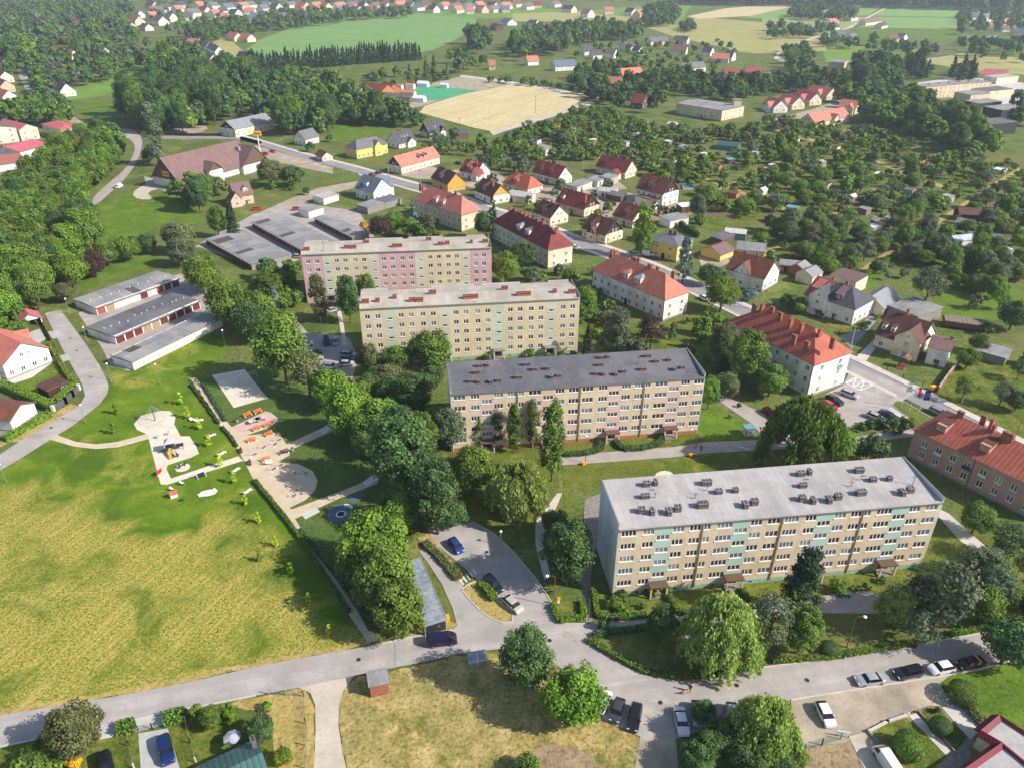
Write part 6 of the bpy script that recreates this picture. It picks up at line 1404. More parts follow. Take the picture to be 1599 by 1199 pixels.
NAME = {'r': 'broadleaf_tree', 'o': 'broadleaf_tree', 'l': 'broadleaf_tree', 't': 'columnar_tree', 'w': 'weeping_willow', 'c': 'spruce_tree', 'p': 'pine_tree', 's': 'shrub', 'k': 'clipped_bush'}
def tree(px, py, wpx, kind, mat, label=None, group=None, hs=1.0, name=None, z=0.0):
 """px, py: middle of the crown in the survey picture; wpx its width there"""
 kd, ah, _, _, _, cb = SHAPE[SHP[kind]+'_lo']
 W = wpx/ppm(G(px, py, 3));
 for _ in range(3):
  H = W*ah*hs/(1-cb); zc = H*(cb+(1-cb)*.5); p = G(px, py, zc); W = wpx/ppm(p)
 TREES.append(dict(x=p.x, y=p.y, z=z, W=W, hs=hs, kind=kind, mat=mat, label=label, group=group, px=wpx*wpx*ah*hs, w=wpx, name=name or NAME[kind], own=bool(label) and not group))
def tree_xy(x, y, W, kind, mat, label, group, hs=1.0, name=None):
 ah = SHAPE[SHP[kind]+'_lo'][1]; wpx = W*ppm(Vector((x, y, W*.5)))
 TREES.append(dict(x=x, y=y, z=0, W=W, hs=hs, kind=kind, mat=mat, label=label, group=group, px=wpx*wpx*ah*hs, w=wpx, name=name or NAME[kind], own=False))
T = tree
# ---- foreground, each with its own words
T(888,862,82,'o','d','tall dark green tree by the left gable of the mint panelled block',hs=1.15)
T(866,815,46,'r','d','smaller dark tree just above the tall one beside the left gable')
T(808,757,90,'w','w','pale green weeping willow left of the brown footpath, before the dark roofed block',hs=1.15)
T(863,694,46,'t','m','thick columnar tree, rightmost in front of the dark roofed block')
T(832,665,27,'t','o','thin see-through columnar tree left of the thick one before the dark roofed block')
T(803,672,27,'t','m','thin columnar tree in the middle of the row before the dark roofed block')
T(776,668,26,'t','o','thin columnar tree, second from the left before the dark roofed block',hs=.9)
T(748,672,25,'t','m','thin columnar tree farthest left before the dark roofed block',hs=.85)
T(703,668,54,'o','g','grey green tree at the left corner of the dark roofed block',hs=1.1)
T(738,732,74,'r','m','round dark tree between the big chestnut and the pale willow',hs=1.1)
T(624,700,106,'o','d','biggest chestnut of the row, with bluish dark leaves, beside the park',hs=1.05)
T(680,775,84,'o','d','bluish chestnut at the lower end of the row, above the blue car',hs=1.2)
T(588,655,86,'r','m','mid green chestnut above the biggest one in the row')
T(543,640,86,'r','l','bright chestnut in the row above the steps of the park path',hs=1.1)
T(515,605,64,'r','l','round bright chestnut just below the residents car park',hs=1.05)
T(655,738,82,'r','d','dark chestnut between the biggest one and the lower end of the row',hs=1.1)
T(570,690,50,'r','m','chestnut hanging over the shaded park lawn left of the biggest one')
T(705,800,50,'r','d','dark chestnut at the head of the blue car lane')
T(565,615,50,'r','m','mid green tree behind the round bright chestnut')
T(478,578,70,'l','o','olive chestnut left of the residents car park, over the sand court')
T(438,540,90,'o','m','large mixed green tree left of the residents car park',hs=1.0)
T(402,488,68,'r','m','dark round tree left of the parked cars and below the garage bushes')
T(580,845,112,'r','l','big yellow green maple right of the blue rubber circle',hs=1.05)
T(622,800,76,'r','m','mid green tree behind the yellow green maple',hs=1.0)
T(600,905,108,'r','m','large tree left of the glass roofed bin shelter',hs=1.05)
T(625,952,84,'o','m','tree at the road edge beside the bin shelter, lowest of its clump',hs=1.0)
T(558,885,66,'r','d','dark tree between the park path and the yellow green maple')
T(820,1028,90,'o','d','dark chestnut at the junction, left of the bright one',hs=1.05)
T(897,1085,104,'r','l','bright light green tree beside the parked dark cars',hs=1.05)
T(1131,977,120,'w','w','huge pale weeping willow in the front garden of the mint panelled block',hs=1.05)
T(1033,972,50,'o','d','dark narrow tree left of the huge willow',hs=1.1)
T(942,975,22,'s','d','small dark bush at the corner of the lane and the front garden',hs=1.3)
T(1257,905,72,'p','c','dark pine standing against the mint panelled facade',hs=1.15)
T(1206,965,80,'l','g','grey green loose tree right of the huge willow',hs=1.25)
T(1255,982,66,'o','m','deep green tree under the pine beside the street lamp',hs=1.1)
T(1400,945,60,'o','w','drooping light green tree in front of the last entrance')
T(1478,930,108,'l','g','wide grey leaved tree, largest at the right front garden',hs=1.15)
T(1440,980,64,'l','g','grey leaved tree at the road edge left of the widest one')
T(1570,930,70,'r','m','mid green tree above the dark tree at the right edge')
T(1578,1003,88,'r','d','very dark tree over the road at the right edge',hs=1.0)
T(1527,808,54,'r','m','round tree in front of the old pink terrace',hs=1.05)
T(1580,842,62,'l','d','dark tree at the right edge below the old pink terrace')
T(1545,880,60,'r','g','grey green tree below the round tree of the pink terrace')
T(1258,667,118,'w','m','large dark weeping willow by the office car park',hs=1.05)
T(1308,690,60,'r','m','round tree growing into the large dark willow')
T(1363,702,54,'s','d','big round bush right of the large dark willow',hs=1.2)
T(1108,612,33,'o','l','bright narrow tree at the right end of the dark roofed block',hs=1.3)
T(1132,538,52,'o','o','olive tree behind the right end of the dark roofed block')
T(1168,558,64,'o','m','big dark tree in front of the white office building',hs=1.1)
T(1205,592,56,'r','m','dark round tree under the corner of the white office building')
T(1110,572,38,'o','d','dark tree squeezed between the olive tree and the dark roofed block')
T(965,512,42,'o','g','grey green birch in the garden of the red hipped building',hs=1.35)
T(985,540,34,'s','g','low grey green bush at the foot of the birch')
T(1018,515,50,'l','p','brownish leaved tree before the red hipped building')
T(918,532,26,'c','c','dark cone shaped spruce at the right end of the ochre block')
T(914,465,38,'r','l','pale yellow green tree at the left corner of the red hipped building',hs=1.1)
T(925,488,28,'s','m','round bush below the pale tree by the red hipped building')
T(1070,405,32,'p','b','bluish pine beside the mustard yellow house',hs=1.35)
T(1004,363,38,'t','l','tall leafy poplar left of the mustard yellow house',hs=.72)
T(1128,458,58,'r','l','round light green tree before the coral gabled house')
T(1107,428,36,'r','d','dark tree between the double garage and the round light tree')
T(1170,460,26,'s','b','bluish bush under the coral gabled house')
T(497,470,32,'t','o','narrow birch in front of the first entrance of the pink and ochre block',hs=.75)
T(543,466,38,'o','d','dark tree standing before the pink and ochre block, left of two',hs=1.5)
T(572,455,36,'o','m','dark tree standing before the pink and ochre block, right of two',hs=1.2)
T(429,467,22,'c','b','blue spruce by the parked cars')
T(457,466,32,'s','m','bright bush between the blue spruce and the pink gable',hs=1.1)
T(446,440,40,'s','m','wide bush behind the blue spruce')
T(420,440,50,'r','m','round tree at the lower end of the garage yard')
T(577,560,34,'o','o','birch in front of the left end of the ochre block',hs=1.15)
T(620,560,52,'r','m','dark round tree before the ochre facade, left of the largest')
T(673,548,70,'r','m','largest tree before the ochre facade',hs=1.05)
T(605,588,50,'r','o','olive tree below the dark round one before the ochre facade')
T(645,600,52,'r','m','tree between the ochre block and the dark roofed block',hs=.9)
T(672,590,44,'r','d','dark tree touching the left corner of the dark roof')
T(640,640,52,'r','d','dark shaded tree right of the chestnut row',hs=.9)
T(616,347,34,'r','l','bright round tree behind the pink and ochre roof')
T(593,354,38,'l','p','brownish bush behind the pink and ochre roof')
T(570,352,20,'s','y','yellow flowering bush behind the pink and ochre roof')
T(645,333,20,'c','b','pale blue spruce at the corner of the orange hipped building')
T(640,355,32,'r','m','tree below the pale blue spruce')
T(670,354,26,'p','o','reddish brown pine before the orange hipped building')
T(754,350,28,'o','d','dense dark oval tree right of the orange hipped building',hs=1.15)
T(769,325,20,'c','c','dark spruce behind the dense oval tree')
T(789,415,48,'r','l','bright yellow green tree at the right end of the pink and ochre block',hs=1.1)
T(815,398,42,'r','d','dark tree before the cream maroon roofed building',hs=1.1)
T(830,428,34,'s','g','low pale bushes before the cream maroon roofed building')
T(113,1140,92,'r','o','olive brown tree at the bottom left by the road')
T(405,1138,50,'r','d','dark tree beside the dark green ribbed roof')
T(328,1120,40,'r','m','leafy tree at the road right of the driveway gate')
T(305,1112,24,'o','l','pale young tree at the road edge by the gate',hs=1.1)
T(360,1115,26,'t','l','thin bright bush right of the leafy tree by the road',hs=.5)
T(442,1180,32,'s','l','bright bush at the corner of the ribbed green roof',hs=1.3)
T(116,1188,26,'s','y','orange yellow flowering bush at the bottom left')
T(60,1188,90,'s','m','wide bush filling the bottom left corner',hs=.6)
T(1100,1112,42,'r','d','dark tree over the grey car in the bottom parking row')
T(1134,1150,66,'r','d','dark tree mass below the bottom parking row')
T(1195,1128,104,'w','w','pale drooping tree at the bottom right, beside the white parked car',hs=1.15)
T(1090,1186,62,'r','d','whitish green bush at the bottom edge right of the shaded driveway')
T(825,1192,44,'s','m','dark bush at the bottom edge in the dry grass')
T(1240,1180,50,'s','m','bush behind the green wire gate')
T(418,1102,20,'s','l','small bright bush at the road by the dry plot')
T(355,470,74,'r','m','large dark tree beside the white walled garage row')
T(392,502,66,'r','d','dark tree over the right ends of the left garages')
T(313,428,58,'r','l','bright round tree above the left garages',hs=1.05)
T(278,368,52,'r','o','olive tree on the meadow corner above the left garages')
T(283,392,46,'r','g','grey green tree under the olive one above the left garages')
T(198,386,42,'r','m','round tree at the right end of the wood')
T(228,380,32,'r','d','darker round tree beside the one at the right end of the wood')
T(144,412,42,'r','p','purple brown leaved tree at the foot of the wood')
T(164,395,40,'r','m','light tree between the purple one and the wood')
T(99,456,32,'r','o','single small tree left of the top garage row')
T(338,345,28,'o','m','narrow dark tree left of the conifers by the upper garages',hs=1.3)
T(360,340,30,'c','c','spruce beside the upper garages',hs=.9)
T(420,268,44,'r','o','grey olive tree at the street by the timber gable of the supermarket')
T(455,275,40,'s','d','round bush on the green triangle by the street')
T(238,215,34,'t','g','tall grey poplar at the road fork',hs=.85)
T(232,243,26,'s','d','dark bush under the tall grey poplar')
T(1452,445,58,'l','g','grey fruit tree left of the flat grey outbuilding lawn')
T(1525,470,24,'l','g','small pale fruit tree on the bright lawn',hs=.9)
T(1564,465,30,'l','m','fruit tree at the right side of the bright lawn')
T(1585,490,50,'r','d','dark trees at the right edge behind the bright lawn')
T(1545,512,24,'s','d','thuja bush at the end of the raised bed',hs=1.2)
T(1530,535,34,'r','m','upper of two round trees between the annex and the bunker shed')
T(1513,558,36,'r','m','lower of two round trees between the annex and the bunker shed')
T(1568,612,38,'l','g','grey leaved tree on the lawn by the street')
T(1590,625,36,'r','d','dark tree right of the grey leaved one by the street')
T(1594,575,30,'l','d','dark tree at the right edge of the sunny lawn')
T(1462,484,9,'s','d','small clipped ball bush on the bright lawn')
T(1420,1163,46,'k','m','big clipped oval bush in the bottom right garden',hs=.95,name='clipped_bush')
T(1469,1133,31,'k','d','smaller clipped oval bush between the two paths',hs=.95,name='clipped_bush')
T(1505,1082,44,'k','m','large clipped rounded bush at the edge of the gravel yard',hs=.85,name='clipped_bush')
T(1463,1107,14,'s','d','little round bush at the top of the narrow garden bed',hs=1.1)
T(1295,1012,27,'k','d','dark clipped ball in the shaded front garden by the lamp',hs=.9,name='clipped_bush')
T(1310,915,30,'s','l','bright hedge bush behind the green bench')
for i, (x, y) in enumerate(((280,625),(291,646),(309,663),(325,690),(342,722),(364,748),(382,782),(402,810),(429,847),(453,890),(481,935),(513,985),(404,870),(180,640),(176,670))):
 T(x, y-4, 11, 't', 'i' if i < 12 else 'l', 'slim young tree with lime leaves in the line across the park lawn', 'young trees of the park', hs=.75, name='young_tree')
for x, y, w_, m_ in ((1006,920,14,'m'),(1020,926,16,'l'),(985,915,14,'m'),(960,940,26,'l'),(975,930,24,'m'),(1003,945,14,'g'),(1045,905,10,'m'),(1065,905,14,'m'),(1090,900,16,'l'),(1355,915,18,'l'),(1380,905,16,'m'),(1335,918,14,'m'),(970,950,18,'m')):
 T(x, y, w_, 's', m_, 'garden bush among flower beds in front of the mint panelled block', 'front garden bushes')
for x, y, w_, m_ in ((740,540,14,'m'),(760,556,16,'m'),(830,550,20,'l'),(855,556,14,'m'),(880,557,16,'l'),(895,552,12,'m'),(720,548,12,'m'),(700,552,14,'m')):
 T(x, y, w_, 's', m_, 'low bush at the foot of the ochre facade', 'bushes below the ochre block')
for x, y, w_, m_ in ((1300,480,14,'d'),(1318,490,18,'m'),(1330,478,18,'l'),(1345,470,12,'m'),(1262,465,22,'d'),(1248,478,28,'m'),(1232,470,30,'d'),(1280,490,16,'g'),(1315,517,10,'y'),(1355,480,14,'d'),(1370,495,12,'m'),(1350,510,14,'d')):
 T(x, y, w_, 's', m_, 'garden bush around the double house and its driveway', 'bushes of the double house garden')
for x, y, w_, m_ in ((950,475,24,'m'),(932,520,22,'m'),(945,495,26,'g'),(1055,510,18,'m'),(1073,500,14,'l'),(1085,515,13,'l'),(1103,515,16,'m'),(1120,500,24,'l'),(1050,520,22,'d'),(905,500,20,'m'),(930,455,20,'g'),(875,420,24,'g'),(890,430,30,'m'),(845,430,20,'m')):
 T(x, y, w_, 's', m_, 'bush in the gardens around the red hipped building', 'bushes of the hipped building gardens')
for x, y, w_ in ((1155,632,10),(1140,650,8),(1400,672,18),(1378,660,24),(1360,662,22),(1345,665,20),(1420,660,22),(1395,660,20)):
 T(x, y, w_, 's', 'd', 'dense dark bush lining the office car park', 'bushes lining the car park')
# ---- woods and gardens, scattered over their own plots
def overlaps(x, y, polys): return any(inside(x, y, p) for p in polys)
HOUSEXY = []
bpy.context.view_layer.update()
for o in scn.objects:
 if o.parent is None and o.type == 'EMPTY' and o.get('category') in ('house', 'apartment block', 'office building', 'garage row', 'garage', 'shed', 'school', 'supermarket', 'barn', 'apartment building', 'garden hut', 'tent', 'workshop', 'pavilion', 'stable', 'outbuilding', 'carport', 'hall', 'tower', 'greenhouse'):
  w_ = [c for c in o.children if c.name.startswith('wall')]
  if w_:
   co = [v.co for v in w_[0].data.vertices]; xs_ = [c.x for c in co]; ys_ = [c.y for c in co]
   r_ = 1.6 if o.get('category') in ('house', 'school', 'barn') else .8
   M_ = o.matrix_world
   HOUSEXY.append([tuple((M_ @ Vector((a, b, 0)))[:2]) for a, b in ((min(xs_)-r_, min(ys_)-r_), (max(xs_)+r_, min(ys_)-r_), (max(xs_)+r_, max(ys_)+r_), (min(xs_)-r_, max(ys_)+r_))])
HB = [(min(p[0] for p in q), max(p[0] for p in q), min(p[1] for p in q), max(p[1] for p in q), q) for q in HOUSEXY]
def on_house(x, y, r=0.0):
 for a, b, c, d, q in HB:
  if a-r < x < b+r and c-r < y < d+r: return True
 return False
NOGO = [gpoly(p) for p in (*APATH, [(95,40),(150,48),(140,58),(90,54)],[(0,22),(60,14),(75,24),(0,36)],[(150,84),(225,76),(232,92),(170,100)],
 ST_U+off(ST_U, 30)[::-1], [(205,195),(226,212),(226,235),(214,262),(196,284),(172,305),(147,328),(138,312),(163,288),(192,264),(204,242),(206,228),(196,214),(140,208),(141,200)],
 [(25,105),(42,108),(60,150),(50,160),(28,130)])]
def scatter(name, poly, gap, wr_, kinds, mats, label, group, seed, hs=(.9, 1.2), jit=.42, keep=1.0, clear=1.0, nm=None):
 rg = random.Random(seed); zc = min(7, .62*sum(wr_)/2); g = [tuple(G(a, b, zc)[:2]) for a, b in poly]; x0 = min(p[0] for p in g); x1 = max(p[0] for p in g); y0 = min(p[1] for p in g); y1 = max(p[1] for p in g)
 y = y0; row = 0
 while y < y1:
  x = x0+(gap/2 if row % 2 else 0)
  while x < x1:
   xx = x+rg.uniform(-jit, jit)*gap; yy = y+rg.uniform(-jit, jit)*gap
   if rg.random() < keep and inside(xx, yy, g):
    W = rg.uniform(*wr_)
    if not on_house(xx, yy, W*.28*clear) and not overlaps(xx, yy, NOGO):
     tree_xy(xx, yy, W, rg.choice(kinds), rg.choice(mats), label, group, rg.uniform(*hs), nm)
   x += gap
  y += gap*.87; row += 1
SC = scatter
SC('wood', [(2,308),(30,282),(55,268),(80,258),(82,240),(128,214),(176,206),(186,222),(182,244),(172,264),(156,284),(134,304),(128,326),(140,350),(150,378),(128,400),(115,425),(100,450),(60,458),(20,472),(-60,480),(-80,350)], 8.2, (9, 13), 'rroo', 'mmdlm', 'dense broadleaf tree in the dark wood on the left', 'trees of the left wood', 31, (.9, 1.2))
SC('wood2', [(-60,470),(20,478),(45,488),(30,515),(0,520),(-60,520)], 5, (4, 6.5), 'rs', 'mlm', 'leafy tree behind the orange roofed house at the left edge', 'trees behind the orange roofed house', 32)
SC('belt', [(240,100),(268,88),(318,90),(322,112),(352,108),(400,112),(400,165),(352,172),(305,190),(255,196),(190,190),(196,165),(236,150)], 11, (11, 16), 'ro', 'ddmd', 'big dark tree in the belt beyond the supermarket', 'trees of the belt beyond the supermarket', 33, (1.1, 1.5))
SC('belt2', [(400,115),(470,118),(560,150),(640,172),(655,180),(600,186),(545,178),(500,196),(440,200),(400,182)], 10, (8, 13), 'roo', 'dmd', 'dark tree in the belt left of the fairground', 'trees left of the fairground', 34, (1.0, 1.4), keep=.9)
for i in range(64):     # the row of spruces along the green field
 t_ = i/63; x = 402+(655-402)*t_; y = 112-(112-90)*t_-6*math.sin(PI*t_)*.3
 for k in (0, 1):
  p = G(x+rnd.uniform(-1.5, 1.5), y+4*k+rnd.uniform(-.6, .6)); tree_xy(p.x, p.y, rnd.uniform(5.5, 7.5), 'c', 'c', 'spruce in the dense row along the big green field', 'spruces along the green field', rnd.uniform(.9, 1.1))
SC('pondside', [(560,112),(700,110),(700,122),(630,128),(560,122)], 11, (5, 9), 'rcs', 'dmg', 'tree beside the fairground pond', 'trees by the pond', 35, keep=.6)
SC('topleft', [(-60,0),(200,0),(215,30),(200,50),(130,62),(60,70),(35,95),(-60,100)], 17, (13, 20), 'ro', 'ddmg', 'big tree in the hazy wood of the top left corner', 'trees of the top left wood', 36, (.8, 1.15), keep=.66)
SC('topleft2', [(60,70),(200,50),(235,60),(240,95),(180,118),(90,125),(35,105),(35,92)], 15, (9, 15), 'ro', 'dmdg', 'tree among the upper left houses', 'trees among the upper left houses', 37, (.9, 1.2), keep=.5)
SC('leftroad', [(40,95),(75,98),(100,120),(80,128),(70,150),(58,150),(50,120)], 9, (8, 12), 'ro', 'mgd', 'tree lining the long road at the upper left', 'trees of the upper left road', 38)
SC('leftroad2', [(50,155),(100,170),(112,195),(100,205),(52,180),(10,180),(-30,185),(-30,168),(20,165)], 9, (9, 13), 'ro', 'dmm', 'tree above the school roofs', 'trees above the school', 39)
SC('leftroad3', [(-40,70),(10,60),(30,95),(28,108),(12,112),(12,85),(-40,85)], 10, (9, 13), 'ro', 'dmd', 'dark tree at the upper left edge beside the houses', 'trees at the upper left edge', 40)
SC('estate', [(225,0),(400,0),(400,60),(300,60),(230,45)], 26, (7, 12), 'rs', 'dmg', 'tree in the gardens of the top left estate', 'trees of the top left estate', 41, keep=.5)
SC('belt3', [(300,42),(350,30),(385,38),(340,58),(300,62),(290,50)], 16, (11, 15), 'ro', 'dmd', 'tree in the clump left of the green field', 'clump left of the green field', 42)
SC('belt4', [(400,32),(440,20),(520,20),(640,15),(640,22),(560,26),(470,38),(400,44)], 17, (10, 15), 'ro', 'dmg', 'tree in the hedge row at the top of the green field', 'hedge row at the top of the green field', 43, keep=.9)
SC('far1', [(400,-2),(800,-3),(800,6),(640,8),(400,10)], 34, (8, 14), 'rs', 'dmg', 'tree between the houses above the green field', 'trees above the green field', 44, keep=.45)
SC('mid1', [(800,62),(830,50),(870,42),(905,36),(945,38),(1000,42),(1005,52),(960,56),(905,60),(870,78),(830,75),(800,95)], 13, (10, 15), 'ro', 'dmd', 'dark tree in the hedge between the hamlet and the grey estate', 'hedge behind the grey estate', 45, keep=.85)
SC('mid2', [(1005,15),(1050,10),(1058,25),(1052,34),(1020,36),(1004,38)], 13, (12, 17), 'ro', 'dd', 'tree in the big dark clump on the olive field', 'dark clump on the field', 46)
SC('mid3', [(915,105),(960,98),(1000,112),(1060,108),(1068,120),(1030,140),(1050,150),(1020,165),(960,160),(940,150),(905,145),(880,118)], 10, (7, 11), 'ror', 'dmdc', 'tree around the red barn and the conifer belt', 'trees around the red barn', 47, keep=.75)
SC('conbelt', [(1000,118),(1060,108),(1120,122),(1200,118),(1250,112),(1330,126),(1340,140),(1260,136),(1200,140),(1140,150),(1060,138),(1000,150)], 10, (7, 11), 'oorp', 'dcdm', 'dark tree in the conifer belt behind the long old building', 'conifer belt behind the old building', 48, (.85, 1.1), keep=.9)
SC('estate2', [(900,62),(1120,58),(1150,75),(1150,95),(1000,98),(900,92)], 20, (5, 9), 'rs', 'dmm', 'tree in the gardens of the grey roofed estate', 'trees of the grey roofed estate', 49, keep=.6)
SC('row', [(765,120),(850,126),(925,145),(925,148),(850,130),(765,124)], 9, (5, 7), 'rs', 'dm', 'round bush in the row along the stubble field road', 'bushes along the stubble field', 50)
SC('solo', [(732,60),(750,55),(762,62),(760,76),(738,76)], 14, (14, 18), 'ro', 'dd', 'tree of the dark pair right of the green field', 'dark pair of trees by the field', 51)
SC('solo2', [(700,88),(750,82),(760,96),(712,104)], 16, (9, 13), 'rl', 'mg', 'light tree in front of the dark pair', 'light trees by the field', 52)
SC('bigdark', [(1338,104),(1360,98),(1392,104),(1398,130),(1370,142),(1340,138)], 12, (13, 18), 'ro', 'dd', 'tree in the tall dark clump right of the pinkish apartment house', 'dark clump by the apartment house', 53, (.9, 1.1))
SC('belt5', [(1300,134),(1350,140),(1400,140),(1440,155),(1470,175),(1500,185),(1560,210),(1568,232),(1520,230),(1450,205),(1380,185),(1340,170),(1325,152)], 10, (10, 14), 'ro', 'mdml', 'tree in the green belt between the red terraces and the school', 'green belt by the school', 54, (.8, 1.05))
SC('belt6', [(1500,165),(1560,150),(1620,150),(1620,185),(1580,200),(1570,180),(1520,172)], 11, (8, 12), 'ro', 'dmd', 'tree between the school blocks', 'trees of the school yard', 55, keep=.6)
SC('school2', [(1415,92),(1445,92),(1460,108),(1440,118),(1418,112)], 10, (7, 10), 'co', 'cd', 'spruce left of the long pink apartment house', 'spruces left of the pink apartments', 56, (.6, .8))
SC('school3', [(1486,104),(1520,98),(1525,116),(1500,124),(1488,116)], 10, (7, 10), 'co', 'cd', 'spruce right of the long pink apartment house', 'spruces right of the pink apartments', 57, (.6, .8))
SC('farm', [(1228,18),(1290,12),(1340,18),(1330,28),(1235,25)], 16, (11, 15), 'ro', 'dd', 'tree in the farm hedge at the top right', 'farm hedge at the top right', 58)
SC('farm2', [(1200,40),(1300,38),(1300,54),(1200,54)], 18, (9, 13), 'ro', 'ddm', 'tree around the lone farm at the right', 'trees of the lone farm', 59, keep=.8)
SC('farm3', [(1280,58),(1345,62),(1420,68),(1470,75),(1470,82),(1420,78),(1340,70),(1280,66)], 14, (7, 12), 'ro', 'dm', 'tree in the hedge above the football pitch', 'hedge above the football pitch', 60, keep=.8)
SC('farm4', [(1495,20),(1600,15),(1625,45),(1500,48)], 20, (9, 14), 'ro', 'ddm', 'tree around the farms at the top right edge', 'trees of the top right farms', 61, keep=.7)
SC('farm5', [(1490,60),(1600,60),(1620,95),(1560,90),(1500,82)], 20, (8, 13), 'ro', 'ddm', 'tree around the dark barns at the right edge', 'trees of the right edge barns', 62, keep=.6)
SC('farm6', [(1225,72),(1268,68),(1275,98),(1230,110)], 12, (7, 11), 'ro', 'dm', 'tree along the country lane', 'trees of the country lane', 63, keep=.7)
SC('pair', [(1062,38),(1080,33),(1084,42),(1066,45)], 10, (9, 12), 'r', 'd', 'tree of the small clump on the dry field', 'small clump on the dry field', 64)
SC('supermk', [(262,292),(300,285),(335,275),(352,268),(372,275),(352,292),(330,318),(290,316)], 7, (7, 10), 'ro', 'mdo', 'tree between the supermarket and the white dormer house', 'trees in front of the supermarket', 65)
SC('greentri', [(408,262),(440,258),(520,280),(520,292),(440,312),(410,300)], 10, (2.5, 6), 'rs', 'mld', 'bush on the green triangle by the street', 'bushes of the green triangle', 66, keep=.4)
SC('midbush', [(250,405),(300,385),(335,440),(330,470),(300,430)], 8, (6, 9), 'ro', 'md', 'tree behind the left garage rows', 'trees behind the left garages', 67, keep=.7)
SC('street1', [(545,238),(600,218),(700,205),(760,225),(800,245),(850,262),(840,272),(760,262),(720,240),(640,225)], 6.5, (3.5, 7), 'rsl', 'mlgd', 'garden tree among the village houses by the street', 'garden trees of the village', 68, keep=.62)
SC('street2', [(690,272),(780,262),(860,275),(940,285),(1000,300),(1080,340),(1050,372),(930,352),(860,330),(780,305)], 6.5, (3.2, 6.5), 'rsl', 'mlgd', 'garden tree between the street houses', 'garden trees between the street houses', 69, keep=.5)
SC('street3', [(440,218),(520,210),(560,240),(520,236),(460,232)], 10, (3, 6), 'rs', 'mld', 'bush by the first houses of the street', 'bushes by the first houses', 70, keep=.4)
SC('streetside', [(640,298),(760,330),(900,385),(1060,450),(1240,532),(1215,545),(1050,475),(900,412),(740,350),(640,315)], 7, (3, 6), 'rsl', 'mlgd', 'small tree or bush on the verge before the hipped buildings', 'verge trees before the hipped buildings', 90, keep=.5)
SC('hipgarden', [(890,440),(930,450),(1040,520),(1130,500),(1120,545),(1000,545),(905,540)], 6, (3, 6), 'rsl', 'mlgo', 'small tree in the gardens behind the dark roofed block', 'gardens behind the dark roofed block', 91, keep=.6)
SC('rightlawn', [(1480,540),(1520,560),(1600,520),(1640,600),(1600,700),(1560,640),(1480,600)], 11, (4, 7), 'rls', 'mgd', 'fruit tree on the sunny lawns at the right edge', 'fruit trees of the right lawns', 92, keep=.4)
SC('plots', [(1380,400),(1460,440),(1450,470),(1400,450),(1350,440)], 6, (2.5, 5), 'rsl', 'mlg', 'bush in the garden plots behind the double house', 'bushes behind the double house', 93, keep=.5)
SC('backg', [(575,335),(640,345),(700,360),(700,372),(575,372)], 6, (4, 6.5), 'rso', 'mdlo', 'bush behind the roof of the pink and ochre block', 'bushes behind the farthest block', 71, keep=.7)
SC('garyard', [(380,440),(420,415),(470,405),(475,440),(440,470),(400,470)], 7, (5, 8), 'rs', 'mdl', 'bush between the garages and the pink gable', 'bushes by the pink gable', 72, keep=.7)
SC('chest', [(560,600),(600,590),(690,640),(735,700),(730,790),(700,800),(660,740)], 8, (7, 9.5), 'ro', 'dmd', 'shaded tree between the chestnut row and the dark roofed block', 'shaded trees behind the chestnuts', 73, keep=.75)
SC('backoff', [(1110,520),(1150,500),(1180,560),(1215,590),(1195,625),(1140,605),(1112,590)], 7, (6, 9), 'ro', 'mdo', 'tree in the shaded yard of the office building', 'trees of the office yard', 74, keep=.7)
SC('rightgarden', [(1425,880),(1560,860),(1630,890),(1630,990),(1500,980),(1430,965)], 6.5, (5, 8), 'rol', 'mdg', 'tree in the shady garden at the right edge', 'trees of the right edge garden', 75, keep=.65)
SC('lowerright', [(1080,1140),(1240,1140),(1225,1199),(1215,1225),(1075,1225)], 5, (4, 6), 'ro', 'dmd', 'tree in the thicket at the bottom edge', 'thicket at the bottom edge', 76, keep=.8)
SC('hedgefar', [(560,170),(655,178),(662,190),(600,190),(555,180)], 7, (5, 8), 'ro', 'dd', 'tree in the dark hedge above the lush meadow', 'dark hedge above the lush meadow', 77)
AL = [(720,225),(780,212),(850,190),(925,162),(1050,198),(1150,200),(1205,180),(1320,192),(1450,230),(1600,250),(1640,420),(1560,455),(1480,430),(1420,395),(1330,425),(1240,415),(1180,400),(1200,340),(1130,320),(1085,330),(1065,300),(1000,262),(940,238),(890,245),(820,245)]
SC('allot', AL, 6.9, (4.0, 8.4), 'rrlos', 'mlglml', 'fruit tree in the allotment gardens', 'fruit trees of the allotments', 78, (.7, 1.0), keep=.72, nm='fruit_tree')
SC('allot2', AL, 9.5, (2, 3.6), 'sl', 'mlgod', 'berry bush in the allotment gardens', 'berry bushes of the allotments', 79, (.8, 1.1), keep=.55, nm='berry_bush')
SC('allot3', [(1180,400),(1200,340),(1240,330),(1330,360),(1420,340),(1560,380),(1600,440),(1560,470),(1490,398),(1400,395),(1330,425),(1240,415)], 6.5, (5, 8), 'rol', 'mgod', 'orchard tree behind the double house', 'orchard behind the double house', 80, (.8, 1.1), keep=.5, nm='fruit_tree')
SC('allot4', [(1020,330),(1085,322),(1110,345),(1060,352),(1030,348)], 6, (3, 5), 'rs', 'mld', 'bush beside the weathered timber house', 'bushes by the timber house', 81, keep=.6)
SC('farwood', [(1040,-8),(1700,-8),(1700,13),(1520,12),(1380,8),(1200,5),(1060,3)], 24, (20, 28), 'ro', 'dcd', 'tree of the far dark forest at the top right', 'far forest at the top right', 82, (.9, 1.2), keep=1)
SC('fars', [(-80,-8),(1040,-8),(1040,-1),(-80,0)], 40, (14, 24), 'ro', 'dgd', 'tree beyond the far houses', 'trees beyond the far houses', 83, keep=.6)
